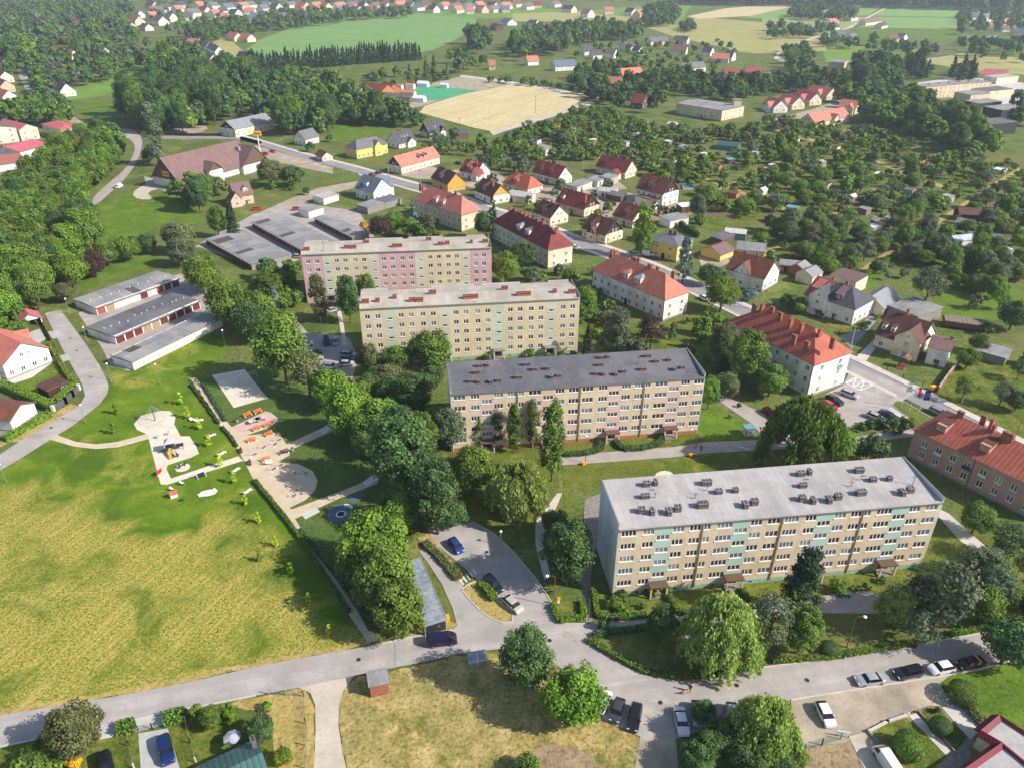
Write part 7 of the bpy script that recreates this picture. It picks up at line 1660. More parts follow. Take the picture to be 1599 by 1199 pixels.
# ---- build them: the largest of a kind one by one, the small remainder as one far-off mass
byname = {}
for r_ in TREES:
 if r_['name'] in ('fruit_tree',) and r_['kind'] == 's': r_['name'] = 'berry_bush'
 byname.setdefault(r_['name'], []).append(r_)
tv = random.Random(77); REST = []
for nm, L_ in byname.items():
 L_.sort(key=lambda r: (not r['own'], -r['px']))
 cap = 300
 for k, r_ in enumerate(L_):
  if k >= cap: REST.append(r_); continue
  hi = r_['w'] > 24; sh = SHP[r_['kind']]+('_hi' if hi else '_lo'); var = tv.randrange(NVAR); W = r_['W']; rot = tv.uniform(0, 2*PI)
  if r_['w'] > 19 and nm not in ('shrub', 'berry_bush', 'clipped_bush'):
   o = thing(nm, r_['label'], nm.replace('_', ' ') if nm in ('weeping_willow', 'spruce_tree', 'pine_tree', 'fruit_tree', 'young_tree') else 'tree', (r_['x'], r_['y'], 0), rot, r_['group'])
   o.scale = (W, W, W*r_['hs'])
   link('crown', crown_mesh(sh, var, MT[r_['mat']]), o); link('trunk', trunk_mesh(sh, var, 'birch_bark' if r_['mat'] in 'go' and r_['kind'] == 't' else 'bark'), o)
  else:
   o = link(nm, both_mesh(sh, var, MT[r_['mat']]), None, (r_['x'], r_['y'], 0), rot); o.scale = (W, W, W*r_['hs'])
   tag(o, r_['label'], 'bush' if nm in ('shrub', 'berry_bush', 'clipped_bush') else 'tree', r_['group'])
def mass(name, recs, mats, nlmax=None):
 by = {}
 for r_ in recs:
  sh = SHP[r_['kind']]+'_lo'; v, t_, z0, ah = raw(sh, tv.randrange(NVAR)); n = len(v)//4
  f = 1.0 if r_['w'] > 12 else (.6 if r_['w'] > 7 else .38); rg_ = np.random.default_rng(tv.randrange(10**6))
  idx = rg_.choice(n, int(n*f), replace=False); q = v.reshape(n, 4, 3)[idx].copy()
  if f < 1: c = q.mean(1, keepdims=True); q = c+(q-c)*(1/f)**.5
  a = tv.uniform(0, 2*PI); ca, sa = math.cos(a), math.sin(a); q = q.reshape(-1, 3)
  x = (q[:, 0]*ca-q[:, 1]*sa)*r_['W']+r_['x']; y = (q[:, 0]*sa+q[:, 1]*ca)*r_['W']+r_['y']; z = q[:, 2]*r_['W']*r_['hs']
  by.setdefault(r_['mat'], []).append((np.stack([x, y, z], 1), t_[idx]*.8+tv.uniform(0, .2)))
 V = []; TT = []; MI = []; ml = []
 for mi, (mt, L2) in enumerate(by.items()):
  ml.append(MT[mt])
  for a, b in L2: V.append(a); TT.append(b); MI.append(np.full(len(b), mi, np.int32))
 me = quads_mesh(name, np.concatenate(V), np.concatenate(TT), ml[0])
 for q in ml[1:]: me.materials.append(MATS[q])
 me.polygons.foreach_set('material_index', np.concatenate(MI)); return link(name, me)
fr = [r_ for r_ in REST if r_['name'] in ('fruit_tree', 'berry_bush', 'shrub')]; wd_ = [r_ for r_ in REST if r_ not in fr]
if wd_: tag(mass('distant_woodland', wd_, None), 'mass of small distant trees beyond the village, in woods, hedges and gardens', 'woodland', None, 'stuff')
if fr: tag(mass('allotment_greenery', fr, None), 'mass of smaller fruit trees and bushes filling the allotment gardens', 'garden greenery', None, 'stuff')
print('TREES', {k: len(v) for k, v in byname.items()}, 'rest', len(REST))
# ---- hedges: clipped walls of leaves
def hedge(label, pts, wd, h, mat='leaf_mid', group=None, z=0.0, dens=26, closed=False):
 g = [G(x, y) for x, y in pts]; rg = np.random.default_rng(len(label)+int(abs(g[0].x)*10)); P = []; N = []; core = MB()
 org = g[0].copy()
 if closed: g.append(g[0])
 for a, b in zip(g, g[1:]):
  L = (b-a).length; d = np.array((b-a).normalized()); n = np.array([-d[1], d[0], 0])
  core.obox(((a+b)/2-org), d, L, wd*.8, 0, h*.88)
  m = int(L*(2*h+wd)*dens); s_ = rg.random(m); side = rg.random(m)*(2*h+wd)
  off_ = np.where(side < h, -wd/2, np.where(side < 2*h, wd/2, side-2*h-wd/2)); zz = np.where(side < h, side, np.where(side < 2*h, side-h, h))
  nn = np.where((side < 2*h)[:, None], np.sign(off_)[:, None]*n, np.array([0, 0, 1.0]))
  p = np.array(a)-np.array(org)+d*(s_*L)[:, None]+n*off_[:, None]; p[:, 2] = zz; p += rg.normal(size=p.shape)*.06; p[:, 2] += .08*np.sin(s_*L*1.3); P.append(p); N.append(nn)
 P = np.concatenate(P); N = np.concatenate(N)+np.array([0, 0, .3]); v, t_ = leaf_quads(rg, P, N, .26, np.clip(rg.normal(.5, .25, len(P)), 0, 1))
 cv = np.array(core.v); q = np.array([[cv[i] for i in f] for f in core.f if len(f) == 4]).reshape(-1, 3)
 me = quads_mesh('hedge', np.concatenate([v, q]), np.concatenate([t_, np.zeros(len(q)//4)]), mat)
 return tag(link('hedge', me, None, org), label, 'hedge', group)
hedge('long clipped hedge along the bend of the front garden opposite the parked cars', [(918,1000),(955,1023),(1007,1050),(1062,1059),(1132,1053),(1190,1040)], .9, .8, 'leaf_mid')
hedge('clipped hedge along the road right of the lamp in the shaded garden', [(1205,1034),(1290,1028),(1387,1012),(1430,1005)], .9, .8, 'leaf_light')
hedge('low hedge on the road edge near the right edge', [(1480,992),(1550,981),(1580,975)], .8, .8, 'leaf_light')
hedge('shaded hedge on the upper edge of the front garden lawn', [(925,995),(945,990),(1010,982),(1060,975)], .9, .9, 'leaf_dark')
hedge('hedge between the flower beds and the lane, left of the first entrance', [(930,962),(960,967),(1010,962)], 1.0, .9, 'leaf_mid')
hedge('narrow hedge running up beside the left gable', [(924,922),(929,940),(932,962)], .8, 1.1, 'leaf_light')
hedge('curved hedge beside the first entrance path of the mint panelled block', [(1042,922),(1047,940),(1060,958),(1080,962)], .9, 1.0, 'leaf_light')
hedge('short hedge at the second entrance of the mint panelled block', [(1158,922),(1168,940)], .9, .9, 'leaf_mid')
hedge('square hedge round the small lawn with the orange sign', [(862,946),(874,972),(912,964),(908,940)], .9, .9, 'leaf_light')
hedge('small hedge on the traffic island', [(752,915),(762,925),(772,938)], 1.3, 1.1, 'leaf_light')
hedge('dry hedge strip between the two car park lanes', [(662,848),(684,868),(706,893),(716,905)], 1.6, .7, 'leaf_olive')
hedge('hedge curving round the first lawn of the dark roofed block', [(882,712),(910,710),(930,706),(940,700),(938,692)], 1.2, 1.0, 'leaf_dark')
hedge('hedge round the middle lawn between the two entrances of the dark roofed block', [(960,690),(966,698),(974,703),(1000,702),(1022,697),(1034,690),(1033,682)], 1.2, 1.0, 'leaf_dark')
hedge('tall yellow green hedge between the two left plots', [(-15,600),(20,612),(50,626),(84,640)], 2.2, 2.0, 'leaf_thuja')
hedge('yellow green hedge along the road below the orange pergola', [(8,690),(40,672),(80,650)], 1.6, 1.5, 'leaf_thuja')
hedge('bright hedge beside the white gabion fence', [(88,632),(104,618),(118,604)], 1.5, 1.8, 'leaf_thuja')
hedge('thin hedge along the boundary wall of the orange roofed house', [(78,540),(92,565),(104,585),(114,600)], 1.0, 1.4, 'leaf_thuja')
hedge('long low hedge along the upper edge of the park path', [(316,600),(342,640),(352,658)], .7, .7, 'leaf_dark')
hedge('low hedge left of the park path above the junction of paths', [(298,602),(320,630),(342,662)], .6, .6, 'leaf_dark')
hedge('long hedge along the lower park path beside the lawn', [(398,752),(420,778),(442,805),(470,842),(510,903),(545,957)], .7, .8, 'leaf_mid')
hedge('hedge left of the park path near the pink square', [(347,668),(360,682),(370,698)], .6, .6, 'leaf_dark')
hedge('hedge along the shaded lower park path', [(470,828),(500,868),(530,905),(560,950),(580,985)], .7, .7, 'leaf_dark')
hedge('shaped hedge on the car park edge under the office flags', [(1345,668),(1380,666),(1412,658)], 1.6, 1.2, 'leaf_dark')
hedge('green clipped hedge at the road left of the driveway', [(184,1143),(212,1136)], 1.8, 1.4, 'leaf_mid')
hedge('green clipped hedge at the road right of the driveway', [(258,1128),(290,1120)], 2.0, 1.5, 'leaf_mid')
hedge('thin hedge beside the lush garden behind the double house', [(1338,445),(1360,428),(1398,400)], 1.3, 1.6, 'leaf_light')
hedge('row of dark thuja behind the mustard house', [(1058,350),(1072,362),(1090,372)], 1.2, 2.4, 'leaf_dark')
hedge('hedge along the wild slope by the concrete drive', [(1496,1096),(1515,1112),(1532,1130)], 1.2, .8, 'leaf_olive')
# --- cars
CARS = {}
def car_meshes(kind):
 """body shell lofted over stations along x (front = +x); glass, wheels and lamps are parts of their own"""
 if kind in CARS: return CARS[kind]
 Ln, Wd, Ht = dict(hatch=(4.1, 1.74, 1.47), sedan=(4.55, 1.78, 1.42), estate=(4.6, 1.8, 1.5), suv=(4.6, 1.86, 1.7), van=(4.95, 1.92, 1.95))[kind]
 P = dict(hatch=[(-.5,.62,.62),(-.485,.95,.95),(-.42,1.0,1.36),(-.30,.98,1.47),(.02,.96,1.46),(.13,.95,1.38),(.27,.93,.98),(.42,.84,.86),(.485,.7,.72),(.5,.5,.52)],
             sedan=[(-.5,.6,.62),(-.485,.92,.93),(-.33,.97,1.0),(-.2,.97,1.36),(-.08,.96,1.42),(.06,.95,1.40),(.13,.94,1.34),(.25,.92,.97),(.42,.82,.84),(.485,.68,.7),(.5,.5,.52)],
             estate=[(-.5,.62,.64),(-.488,.97,.98),(-.45,1.0,1.38),(-.36,.99,1.49),(.0,.97,1.5),(.11,.96,1.43),(.25,.94,1.0),(.42,.85,.87),(.485,.7,.72),(.5,.5,.52)],
             suv=[(-.5,.7,.72),(-.488,1.1,1.12),(-.45,1.12,1.58),(-.36,1.12,1.69),(.02,1.1,1.69),(.12,1.09,1.6),(.25,1.06,1.16),(.43,1.0,1.02),(.488,.85,.87),(.5,.6,.62)],
             van=[(-.5,.7,.72),(-.492,1.2,1.25),(-.485,1.22,1.8),(-.45,1.22,1.94),(.2,1.2,1.95),(.27,1.18,1.85),(.4,1.12,1.3),(.47,.98,1.0),(.492,.8,.82),(.5,.55,.57)])[kind]
 body = MB(); glass = MB(); secs = []
 for xf, sh, tp in P:
  x = xf*Ln; end = 1-.16*max(0, (abs(xf)-.36)/.14)**2; w = Wd/2*end; tw = w*(.76 if tp-sh > .2 else .92)
  secs.append([(x, -w*.96, .22), (x, -w, .48), (x, -w*.985, sh), (x, -tw, tp-.03*(tp-sh > .2)), (x, -tw*.6, tp), (x, tw*.6, tp), (x, tw, tp-.03*(tp-sh > .2)), (x, w*.985, sh), (x, w, .48), (x, w*.96, .22)])
 for i in range(len(secs)-1):
  A, B = secs[i], secs[i+1]; ca = P[i][2]-P[i][1] > .2; cb_ = P[i+1][2]-P[i+1][1] > .2
  for k in range(9):
   q = [A[k], B[k], B[k+1], A[k+1]]
   slope = (ca != cb_) and k in (3, 4, 5)
   g_ = (k in (2, 6) and (ca or cb_) and not (kind == 'van' and P[i+1][0] <= .2 and P[i][0] < -.3)) or slope or (ca and cb_ and k in (3, 4, 5) and abs(P[i][2]-P[i+1][2]) > .09 and kind != 'van')
   (glass if g_ else body).face(q)
 for S, rev in ((secs[0], False), (secs[-1], True)): body.face(S[::-1] if rev else S)
 body.box(-Ln*.47, Ln*.47, -Wd*.44, Wd*.44, .2, .3)
 for k in (-1, 1): body.box(Ln*.13, Ln*.17, k*(Wd/2+.02)-.09, k*(Wd/2+.02)+.09, .92, 1.04)
 wh = MB(); wr_ = .31 if kind not in ('suv', 'van') else .34
 wh.tube((0, -.1, 0), (0, .1, 0), wr_, wr_, 14, 0); wh.tube((0, -.108, 0), (0, .108, 0), wr_*.62, wr_*.62, 12, 1)
 hl = MB(); hl.box(-.06, .08, -.2, .2, -.07, .08)
 tl = MB(); tl.box(-.06, .06, -.12, .12, -.12, .14)
 bp = MB(); bp.box(-.05, .05, -Wd*.36, Wd*.36, -.1, .06)
 CARS[kind] = (body.mesh('body', ['car_silver']), glass.mesh('glass', ['car_glass']), wh.mesh('wheel', ['tyre', 'hubcap']), hl.mesh('headlight', ['headlight']), tl.mesh('taillight', ['taillight']), Ln, Wd, P, bp.mesh('number_plate', ['white_paint']))
 for f in CARS[kind][0].polygons: f.use_smooth = False
 return CARS[kind]
def car(label, px, py, d, kind, colour, group=None, z=.075):
 c = G(px, py, .7); e = G(px+d[0]*8, py+d[1]*8, .7)-c; rz = math.atan2(e.y, e.x)
 b, g, wm, hm, tm, Ln, Wd, P, pm = car_meshes(kind)
 t = thing('parked_car' if kind != 'van' else 'van', label, 'car' if kind != 'van' else 'van', (c.x, c.y, z), rz, group or 'cars of the neighbourhood')
 o = link('body', b, t); own_mat(o, 0, 'car_'+colour); link('window_glass', g, t)
 if ppm(c) > 4:
  for x in (-.31, .3):
   for y in (-1, 1): link('wheel', wm, t, (x*Ln, y*(Wd/2-.1), .31))
  for y in (-1, 1): link('headlight', hm, t, (Ln*.478, y*Wd*.33, .66)); link('taillight', tm, t, (-Ln*.482, y*Wd*.36, .78 if kind != 'van' else .95))
  link('number_plate', pm, t, (-Ln*.497, 0, .62))
 return t
K = car
K('dark navy van driving on the bottom road with its shadow to the left', 690, 999, (1,-.12), 'van', 'navy')
K('blue hatchback in the upper car park lane beside the hedge strip', 712, 851, (.8,1), 'hatch', 'blue')
K('black estate car in the shade beside the traffic island', 770, 911, (.8,.9), 'estate', 'black')
K('creamy white hatchback at the tip of the traffic island', 801, 943, (.9,.8), 'hatch', 'beige')
K('dark grey car in the bottom row, left neighbour of the black one', 964, 1108, (-.3,1), 'hatch', 'darkgrey')
K('black car in the bottom row with a bluish windscreen', 991, 1119, (-.2,1), 'estate', 'black')
K('white sedan in the bottom row by the shaded driveway', 1064, 1125, (.22,1), 'sedan', 'white')
K('silver car next to the white sedan, half under a dark tree', 1089, 1113, (.1,1), 'hatch', 'silver')
K('grey blue car mostly hidden behind the bottom trees', 1143, 1116, (.1,1), 'hatch', 'greyblue')
K('white car half hidden by the bright light green tree', 942, 1094, (.45,-1), 'hatch', 'white')
K('white car under the pale drooping tree', 1228, 1133, (.3,1), 'hatch', 'white')
K('white hatchback alone on the gravel yard', 1289, 1114, (.5,1), 'hatch', 'white')
K('silver sedan at the kerb, leftmost of the four parked along the right road', 1359, 1060, (-1,.12), 'sedan', 'silver')
K('black car with pale roof at the kerb behind the silver sedan', 1419, 1049, (-1,.22), 'estate', 'black')
K('white hatchback at the kerb between a black and a maroon car', 1471, 1042, (-1,.18), 'hatch', 'white')
K('maroon car at the kerb in tree shade, rightmost of the row', 1516, 1034, (-1,.22), 'sedan', 'maroon')
K('white van in the garden drive at the bottom right', 1386, 1189, (-.5,-.75), 'van', 'white')
K('deep blue car on the paved drive at the bottom left', 259, 1170, (.22,1), 'suv', 'deepblue')
K('black car cut by the bottom edge at the left', 166, 1196, (.2,1), 'suv', 'black')
RES = [('dark estate car at the upper left of the residents car park',450,516,(1,-.35),'estate','darkgrey'),('silver car below the dark estate in the residents car park',465,526,(1,-.3),'hatch','silver'),('white car half under the tree in the residents car park',478,537,(1,-.2),'hatch','white'),('dark teal car behind the champagne one',491,550,(1,-.1),'sedan','teal'),('champagne estate car at the front of the left parking group',492,558,(1,-.1),'estate','champagne'),('black car nose down in the shade of the residents car park',510,533,(.1,1),'suv','black'),('grey blue car beside the black one in the shade',523.5,533,(.05,1),'sedan','greyblue'),('silver car rightmost of the residents car park, top of three',544,553,(1,.05),'estate','silver'),('bright teal car between a silver and a beige car',543,560,(1,.05),'hatch','teal'),('beige car below the bright teal one',541,567.5,(1,-.05),'hatch','beige'),('grey blue car turned sideways at the lower end of the residents car park',516,571.5,(1,.05),'estate','greyblue'),('maroon car peeping out beside the round bright chestnut',545,598,(.6,1),'hatch','maroon'),('maroon car at the top of the residents lane',437,502,(1,-.3),'hatch','maroon'),('silver car before the entrance of the pink and ochre block',519,484,(1,-.3),'sedan','silver')]
for q in RES: K(*q, 'cars of the residents car park')
for q in [('silver estate car at the wall of the white office building',1327,615,(1,.38),'estate','silver'),('black car beside the silver one at the office wall',1303,625,(1,.5),'suv','black'),('red car mostly hidden by the dark willow',1296,633,(1,.5),'hatch','red'),('silver hatchback at the hedge of the office car park',1367,650,(1,.4),'hatch','silver'),('black car next to the silver hatchback at the hedge',1387,647,(1,.45),'sedan','black')]: K(*q, 'cars of the office car park')
K('grey blue car parked on the street beside the red tiled terrace', 1466, 643, (1,.45), 'estate', 'greyblue')
K('dark red car with a blue windscreen beside the dark willow', 1203, 645, (1,.75), 'estate', 'maroon')
K('white van in front of the mustard yellow house', 1011, 397, (1,.1), 'van', 'white')
K('grey car left of the white van by the mustard house', 993, 397, (1,.1), 'hatch', 'greyblue')
K('white car parked on the street above the round light green tree', 1101, 466, (1,.45), 'hatch', 'white')
K('red car on the gravel lane by the lone white garage', 464, 326, (1,-.1), 'hatch', 'red')
K('silver car beside the white roofed shed in the estate', 931, 299, (1,-.4), 'hatch', 'silver')
K('black car in the drive of the double house', 1353, 505, (.8,-.5), 'hatch', 'black')
K('white delivery van on the winding left road', 186, 291, (1,-.6), 'van', 'white')
K('red car on the winding left road near the fork', 229, 236, (.2,-1), 'van', 'red')
K('red car in the supermarket yard, left one', 415, 240, (1,.2), 'hatch', 'red')
K('red car in the supermarket yard, right one', 426, 236.5, (1,.2), 'hatch', 'red')
K('red car before the white dormer house', 401, 326, (1,-.1), 'hatch', 'red')
K('maroon car at the street corner by the slate blue house', 582, 272.5, (1,-.2), 'hatch', 'maroon')
K('navy car at the street corner by the long coral terrace', 592, 269.5, (1,-.2), 'hatch', 'navy')
K('white small car at the right end of the cream maroon roofed building', 897, 386, (1,.4), 'hatch', 'white')
K('navy car beside the red half hipped house', 716, 255, (1,.3), 'hatch', 'navy')
K('beige car at the garage yard beside the pink gable', 464.5, 400.5, (1,.1), 'hatch', 'champagne')
# --- street lamps and poles
def upright(px, py, tx, ty):
 """height of a vertical pole whose foot and top are seen at these pixels"""
 p = G(px, py); best = (1e9, 5)
 for k in range(20, 160):
  h = k*.1; q = Vector((p.x, p.y, h))-CAM; z = q.dot(fw); y = CY-F_PX*q.dot(up)/z
  if abs(y-ty) < best[0]: best = (abs(y-ty), h)
 return p, best[1]
def lamp(label, px, py, tx, ty, style='arm', ang=PI, m='rusty_post', group='street lamps'):
 p, h = upright(px, py, tx, ty); t = thing('street_lamp', label, 'street lamp', p, ang, group)
 m_ = MB(); m_.tube((0,0,0), (0,0,h*.12), .11, .11, 8); m_.tube((0,0,h*.12), (0,0,h-.3), .075, .055, 8)
 if style == 'arm': m_.path([(0,0,h-.3),(.15,0,h-.05),(.5,0,h+.1),(1.1,0,h+.12)], .05)
 m_.build('pole', m, t)
 m_ = MB()
 if style == 'arm': m_.ball((1.35,0,h+.08), .34, 0, 10, 6, .42)
 else: m_.ball((0,0,h-.05), .3, 0, 10, 7, .9)
 m_.build('lamp_head', 'lamp_glass', t, smooth=True); return t
lamp('curved arm lamp beside the small lawn with the orange sign', 865,946,865.5,899, 'arm', PI)
lamp('curved arm lamp on the road edge in front of the huge willow', 1051,1046,1060,995, 'arm', 0.1)
lamp('curved arm lamp in the shaded garden beside the dark clipped ball', 1322,1011,1338,963, 'arm', 0.0)
lamp('rust coloured lamp at the right end of the dark roofed block', 1086,700,1087,672, 'arm', PI*.9)
lamp('rust coloured lamp on the lane in front of the dark roofed block', 914,722,914,686, 'arm', PI*.5)
lamp('globe lamp by the top garage row', 109,491,103,467, 'ball', 0, 'zinc'); lamp('globe lamp right of the upper cul-de-sac', 136,533,130,511, 'ball', 0, 'zinc')
lamp('globe lamp beside the long white garage wall', 174,594,166,567.5, 'ball', 0, 'zinc'); lamp('globe lamp on the lawn below the white garage wall', 250,600,242,569, 'ball', 0, 'zinc')
lamp('globe lamp under the large dark tree at the garages', 352,542,348,515.5, 'ball', 0, 'zinc'); lamp('globe lamp inside the bend of the left road', 134,660,125,632, 'ball', 0, 'zinc')
lamp('globe lamp where the left road leaves the picture', 10,752,1,724, 'ball', 0, 'zinc')
lamp('white lamp post in the shaded garden right of the blue car', 782,850,779,829, 'ball', 0, 'steel_light')
lamp('curved arm lamp at the right edge behind the red tiled terrace', 1583,688,1597,655, 'arm', 0.2)
def pole(label, px, py, tx, ty, m='concrete', cross=True, r=.13, name='electricity_pole', cat='pole', group='electricity poles'):
 p, h = upright(px, py, tx, ty); t = thing(name, label, cat, p, rnd.uniform(-.6, .6), group); m_ = MB(); m_.tube((0,0,0),(0,0,h),r*1.2,r*.75,8); m_.build('mast', m, t)
 if cross:
  m_ = MB(); m_.box(-.9,.9,-.06,.06,h-.5,h-.38); [m_.tube((x,0,h-.38),(x,0,h-.18),.05,.05,6) for x in (-.8,-.3,.3,.8)]; m_.build('crossarm', 'steel_dark', t)
 return t
pole('concrete pole on the sunny lawn beside the street', 1501,630,1513,594); pole('concrete pole at the drive behind the office roof', 1327,548,1336,510)
pole('concrete pole by the coral gabled house', 1189,484,1193,452); pole('pole in front of the brown half timbered house', 964,383,964,356)
pole('pole at the street left of the yellow house garden', 552,273,551,252); pole('pole in front of the coral terrace', 607,279,606,254); pole('pole right of the coral terrace front', 657,295,656,265)
pole('pole standing by the maroon roofed long house', 909,269,910,238); pole('wooden pole at the edge of the stubble field', 718,208,718,184, 'brown_wood'); pole('wooden pole on the far side of the stubble field', 836,177,835,150, 'brown_wood')
pole('pole at the wood edge near the top left house', 366,158,364,139, 'concrete')
pole('rusty pole beside the small hedged lawn', 918,974,910,934, 'rusty_post', False, .06, 'washing_pole', 'pole', None)
p, h = upright(406,238,400,206); py_ = thing('advertising_pylon', 'tall white pylon with yellow sign at the supermarket', 'sign', p); m_ = MB(); m_.tube((0,0,0),(0,0,h),.35,.28,8); m_.build('mast', 'white_paint', py_); m_ = MB(); m_.box(-2.2,2.2,-.25,.25,h-2.2,h+.3,0); m_.box(-1.6,1.6,-.28,-.251,h-1.4,h-.6,1); m_.build('sign_board', ['sign_yellow','sign_red'], py_)
def flag(label, px, py, h, cols, emblem=None):
 t = thing('flagpole', label, 'flag', G(px, py), R(-12), 'flags by the car park'); m_ = MB(); m_.tube((0,0,0),(0,0,h),.06,.04,8); m_.ball((0,0,h),.08); m_.build('pole', 'white_paint', t)
 f = MB(); n = 10; W_, H_ = 1.35, 2.6
 for j, c in enumerate(cols):
  for i in range(n):
   a, b = i/n, (i+1)/n; s0 = .09*math.sin(a*7); s1 = .09*math.sin(b*7); x0, x1 = .06+W_*j/len(cols), .06+W_*(j+1)/len(cols)
   P = lambda x, q, s_: (x, s_*x, h-.15-H_*q)
   f.face([P(x0,a,s0),P(x1,a,s0),P(x1,b,s1),P(x0,b,s1)], j)
 fo = f.build('banner', cols, t)
 if emblem == 'leaf':
  e = MB()
  for sg in (-1, 1):
   for k in range(14):
    a, b = 2*PI*k/14, 2*PI*(k+1)/14; c = (.74, h-1.45); y = sg*.1+.02
    e.face([(c[0]+.36*math.cos(a), y, c[1]+.36*math.sin(a)), (c[0]+.36*math.cos(b), y, c[1]+.36*math.sin(b)), (c[0]+.24*math.cos(b), y, c[1]+.24*math.sin(b)), (c[0]+.24*math.cos(a), y, c[1]+.24*math.sin(a))])
   e.face([(.6,sg*.1+.02,h-1.6),(.74,sg*.1+.02,h-1.3),(.9,sg*.1+.02,h-1.25),(.84,sg*.1+.02,h-1.55)])
  e.build('emblem', 'emblem_green', fo)
 if emblem == 'stars':
  e = MB()
  for sg in (-1, 1):
   for k in range(12):
    cx, cz = .74+.42*math.cos(2*PI*k/12), h-1.45+.42*math.sin(2*PI*k/12); pts = []
    for j in range(10):
     r_ = .085 if j % 2 == 0 else .036; a = PI/2+2*PI*j/10; pts.append((cx+r_*math.cos(a), sg*.1+.02, cz+r_*math.sin(a)))
    e.face(pts)
  e.build('star_ring', 'star_yellow', fo)
flag('white flag with round green emblem on the left pole', 1407,636, 7.2, ['flag_white'], 'leaf')
flag('flag half white half red on the middle pole', 1419.5,643.5, 7.2, ['flag_white','flag_red'])
flag('blue flag with a ring of yellow stars on the right pole', 1433,649, 7.2, ['flag_blue'], 'stars')
ofc = [o for o in scn.objects if o.get('category') == 'office building'][0]
wv = [v.co for v in [c for c in ofc.children if c.name.startswith('wall')][0].data.vertices]; xw = max(v.x for v in wv)
bpy.context.view_layer.update(); Mi = ofc.matrix_world.inverted(); o_ = Mi @ CAM; d_ = (Mi.to_3x3() @ (G(1312,572,0)-CAM)); k_ = (xw+.02-o_.x)/d_.x; hit = o_+d_*k_
e = MB()
for k in range(24):
 a, b = 2*PI*k/24, 2*PI*(k+1)/24
 if not (.2 < a < 1.0): e.face([(0, 1.0*math.cos(a), 1.0*math.sin(a)), (0, 1.0*math.cos(b), 1.0*math.sin(b)), (0, .74*math.cos(b), .74*math.sin(b)), (0, .74*math.cos(a), .74*math.sin(a))])
e.face([(0,-.5,-.45),(0,.25,-.35),(0,.55,.5),(0,-.2,.3)])
e.build('emblem', 'emblem_green', ofc, hit)
# --- park furniture and playground
def bench(label, px, py, d, wood='orange_wood', base='concrete_slab', group='park benches', L=2.0, z=.08):
 c = G(px, py, .4); e_ = G(px+d[0]*8, py+d[1]*8, .4)-c; t = thing('park_bench', label, 'bench', (c.x, c.y, z), math.atan2(e_.y, e_.x), group)
 m_ = MB()
 for k in range(4): m_.box(-L/2, L/2, -.26+.14*k, -.15+.14*k, .42, .47)
 m_.build('seat', wood, t); m_ = MB()
 for k in range(3): m_.box(-L/2, L/2, .3+.03*k, .34+.03*k, .55+.15*k, .66+.15*k)
 m_.build('backrest', wood, t)
 for x in (-L*.42, L*.42): m_ = MB(); m_.box(x-.12, x+.12, -.28, .36, 0, .42); m_.box(x-.05, x+.05, .34, .38, .42, .95); m_.build('leg', base, t)
 return t
for q in [('orange bench on the upper side of the pink square, left one',387,647.5,(1,-.45)),('orange bench on the upper side of the pink square, right one',403,642.5,(1,-.45)),('orange bench on the lower side of the pink square, left one',401,669,(1,-.45)),('orange bench on the lower side of the pink square, right one',419,663,(1,-.45)),('orange bench at the upper left of the sand coloured square',393,687,(1,-.3)),('orange bench at the upper right of the sand coloured square',420.6,677.5,(1,-.45)),('orange bench behind the white notice board',415.6,717.5,(1,-.3))]: bench(*q)
bench('dark bench at the right corner of the sand coloured square', 444,706,(1,-.3),'dark_wood')
bench('green bench beside the bright hedge bush of the mint panelled block', 1319,929,(1,-.05),'bench_green','steel_dark',None)
for i, (x, y) in enumerate(((310,612),(315,623),(321,632),(328,642),(374.5,703),(388.5,722))): bench('small brown bench along the edge of the park path', x, y, (.7,1), 'brown_wood', 'steel_dark', 'brown benches of the park path', 1.5)
def lounger(px, py, d):
 c = G(px, py, .3); e_ = G(px+d[0]*8, py+d[1]*8, .3)-c; t = thing('sun_lounger', 'white curved lounger standing on the park lawn', 'lounger', (c.x, c.y, .05), math.atan2(e_.y, e_.x), 'white park loungers'); m_ = MB()
 pr = [(-1.1,.75),(-.6,.35),(-.1,.3),(.5,.42),(1.1,.3)]
 for (a, za), (b, zb) in zip(pr, pr[1:]): m_.face([(a,-.4,za),(b,-.4,zb),(b,.4,zb),(a,.4,za)]); m_.face([(a,.4,za-.06),(b,.4,zb-.06),(b,-.4,zb-.06),(a,-.4,za-.06)])
 m_.build('seat', 'plastic_white', t)
 for x in (-.7,.7): m_ = MB(); m_.box(x-.06,x+.06,-.36,.36,0,.34); m_.build('leg', 'concrete', t)
for x, y, d in ((303,656,(1,.2)),(310,656,(1,-.1)),(330,680,(1,-.35)),(346.5,708,(1,-.5)),(368,734,(1,-.6)),(386.5,767,(1,-.6))): lounger(x, y, d)
cn = thing('climbing_net', 'tall dark mast with climbing ropes on the round sand area', 'climbing frame', G(242.5,657)); m_ = MB(); m_.tube((0,0,0),(0,0,4.6),.12,.1,8); m_.build('mast', 'plastic_green', cn); m_ = MB()
for k in range(8):
 a = 2*PI*k/8; m_.tube((0,0,4.5),(3.4*math.cos(a),3.4*math.sin(a),.05),.025,.025,4)
 for f in (.35,.6,.82):
  b = 2*PI*(k+1)/8; m_.tube((3.4*f*math.cos(a),3.4*f*math.sin(a),4.5*(1-f)),(3.4*f*math.cos(b),3.4*f*math.sin(b),4.5*(1-f)),.018,.018,4)
m_.build('rope_net', 'steel_light', cn)
pt = thing('play_tower', 'play tower with lilac roof, dark platform and yellow slide on the sand', 'playground', G(268,704), R(20))
m_ = MB(); m_.box(-.9,.9,-.9,.9,1.3,1.42); m_.build('platform', 'steel_dark', pt)
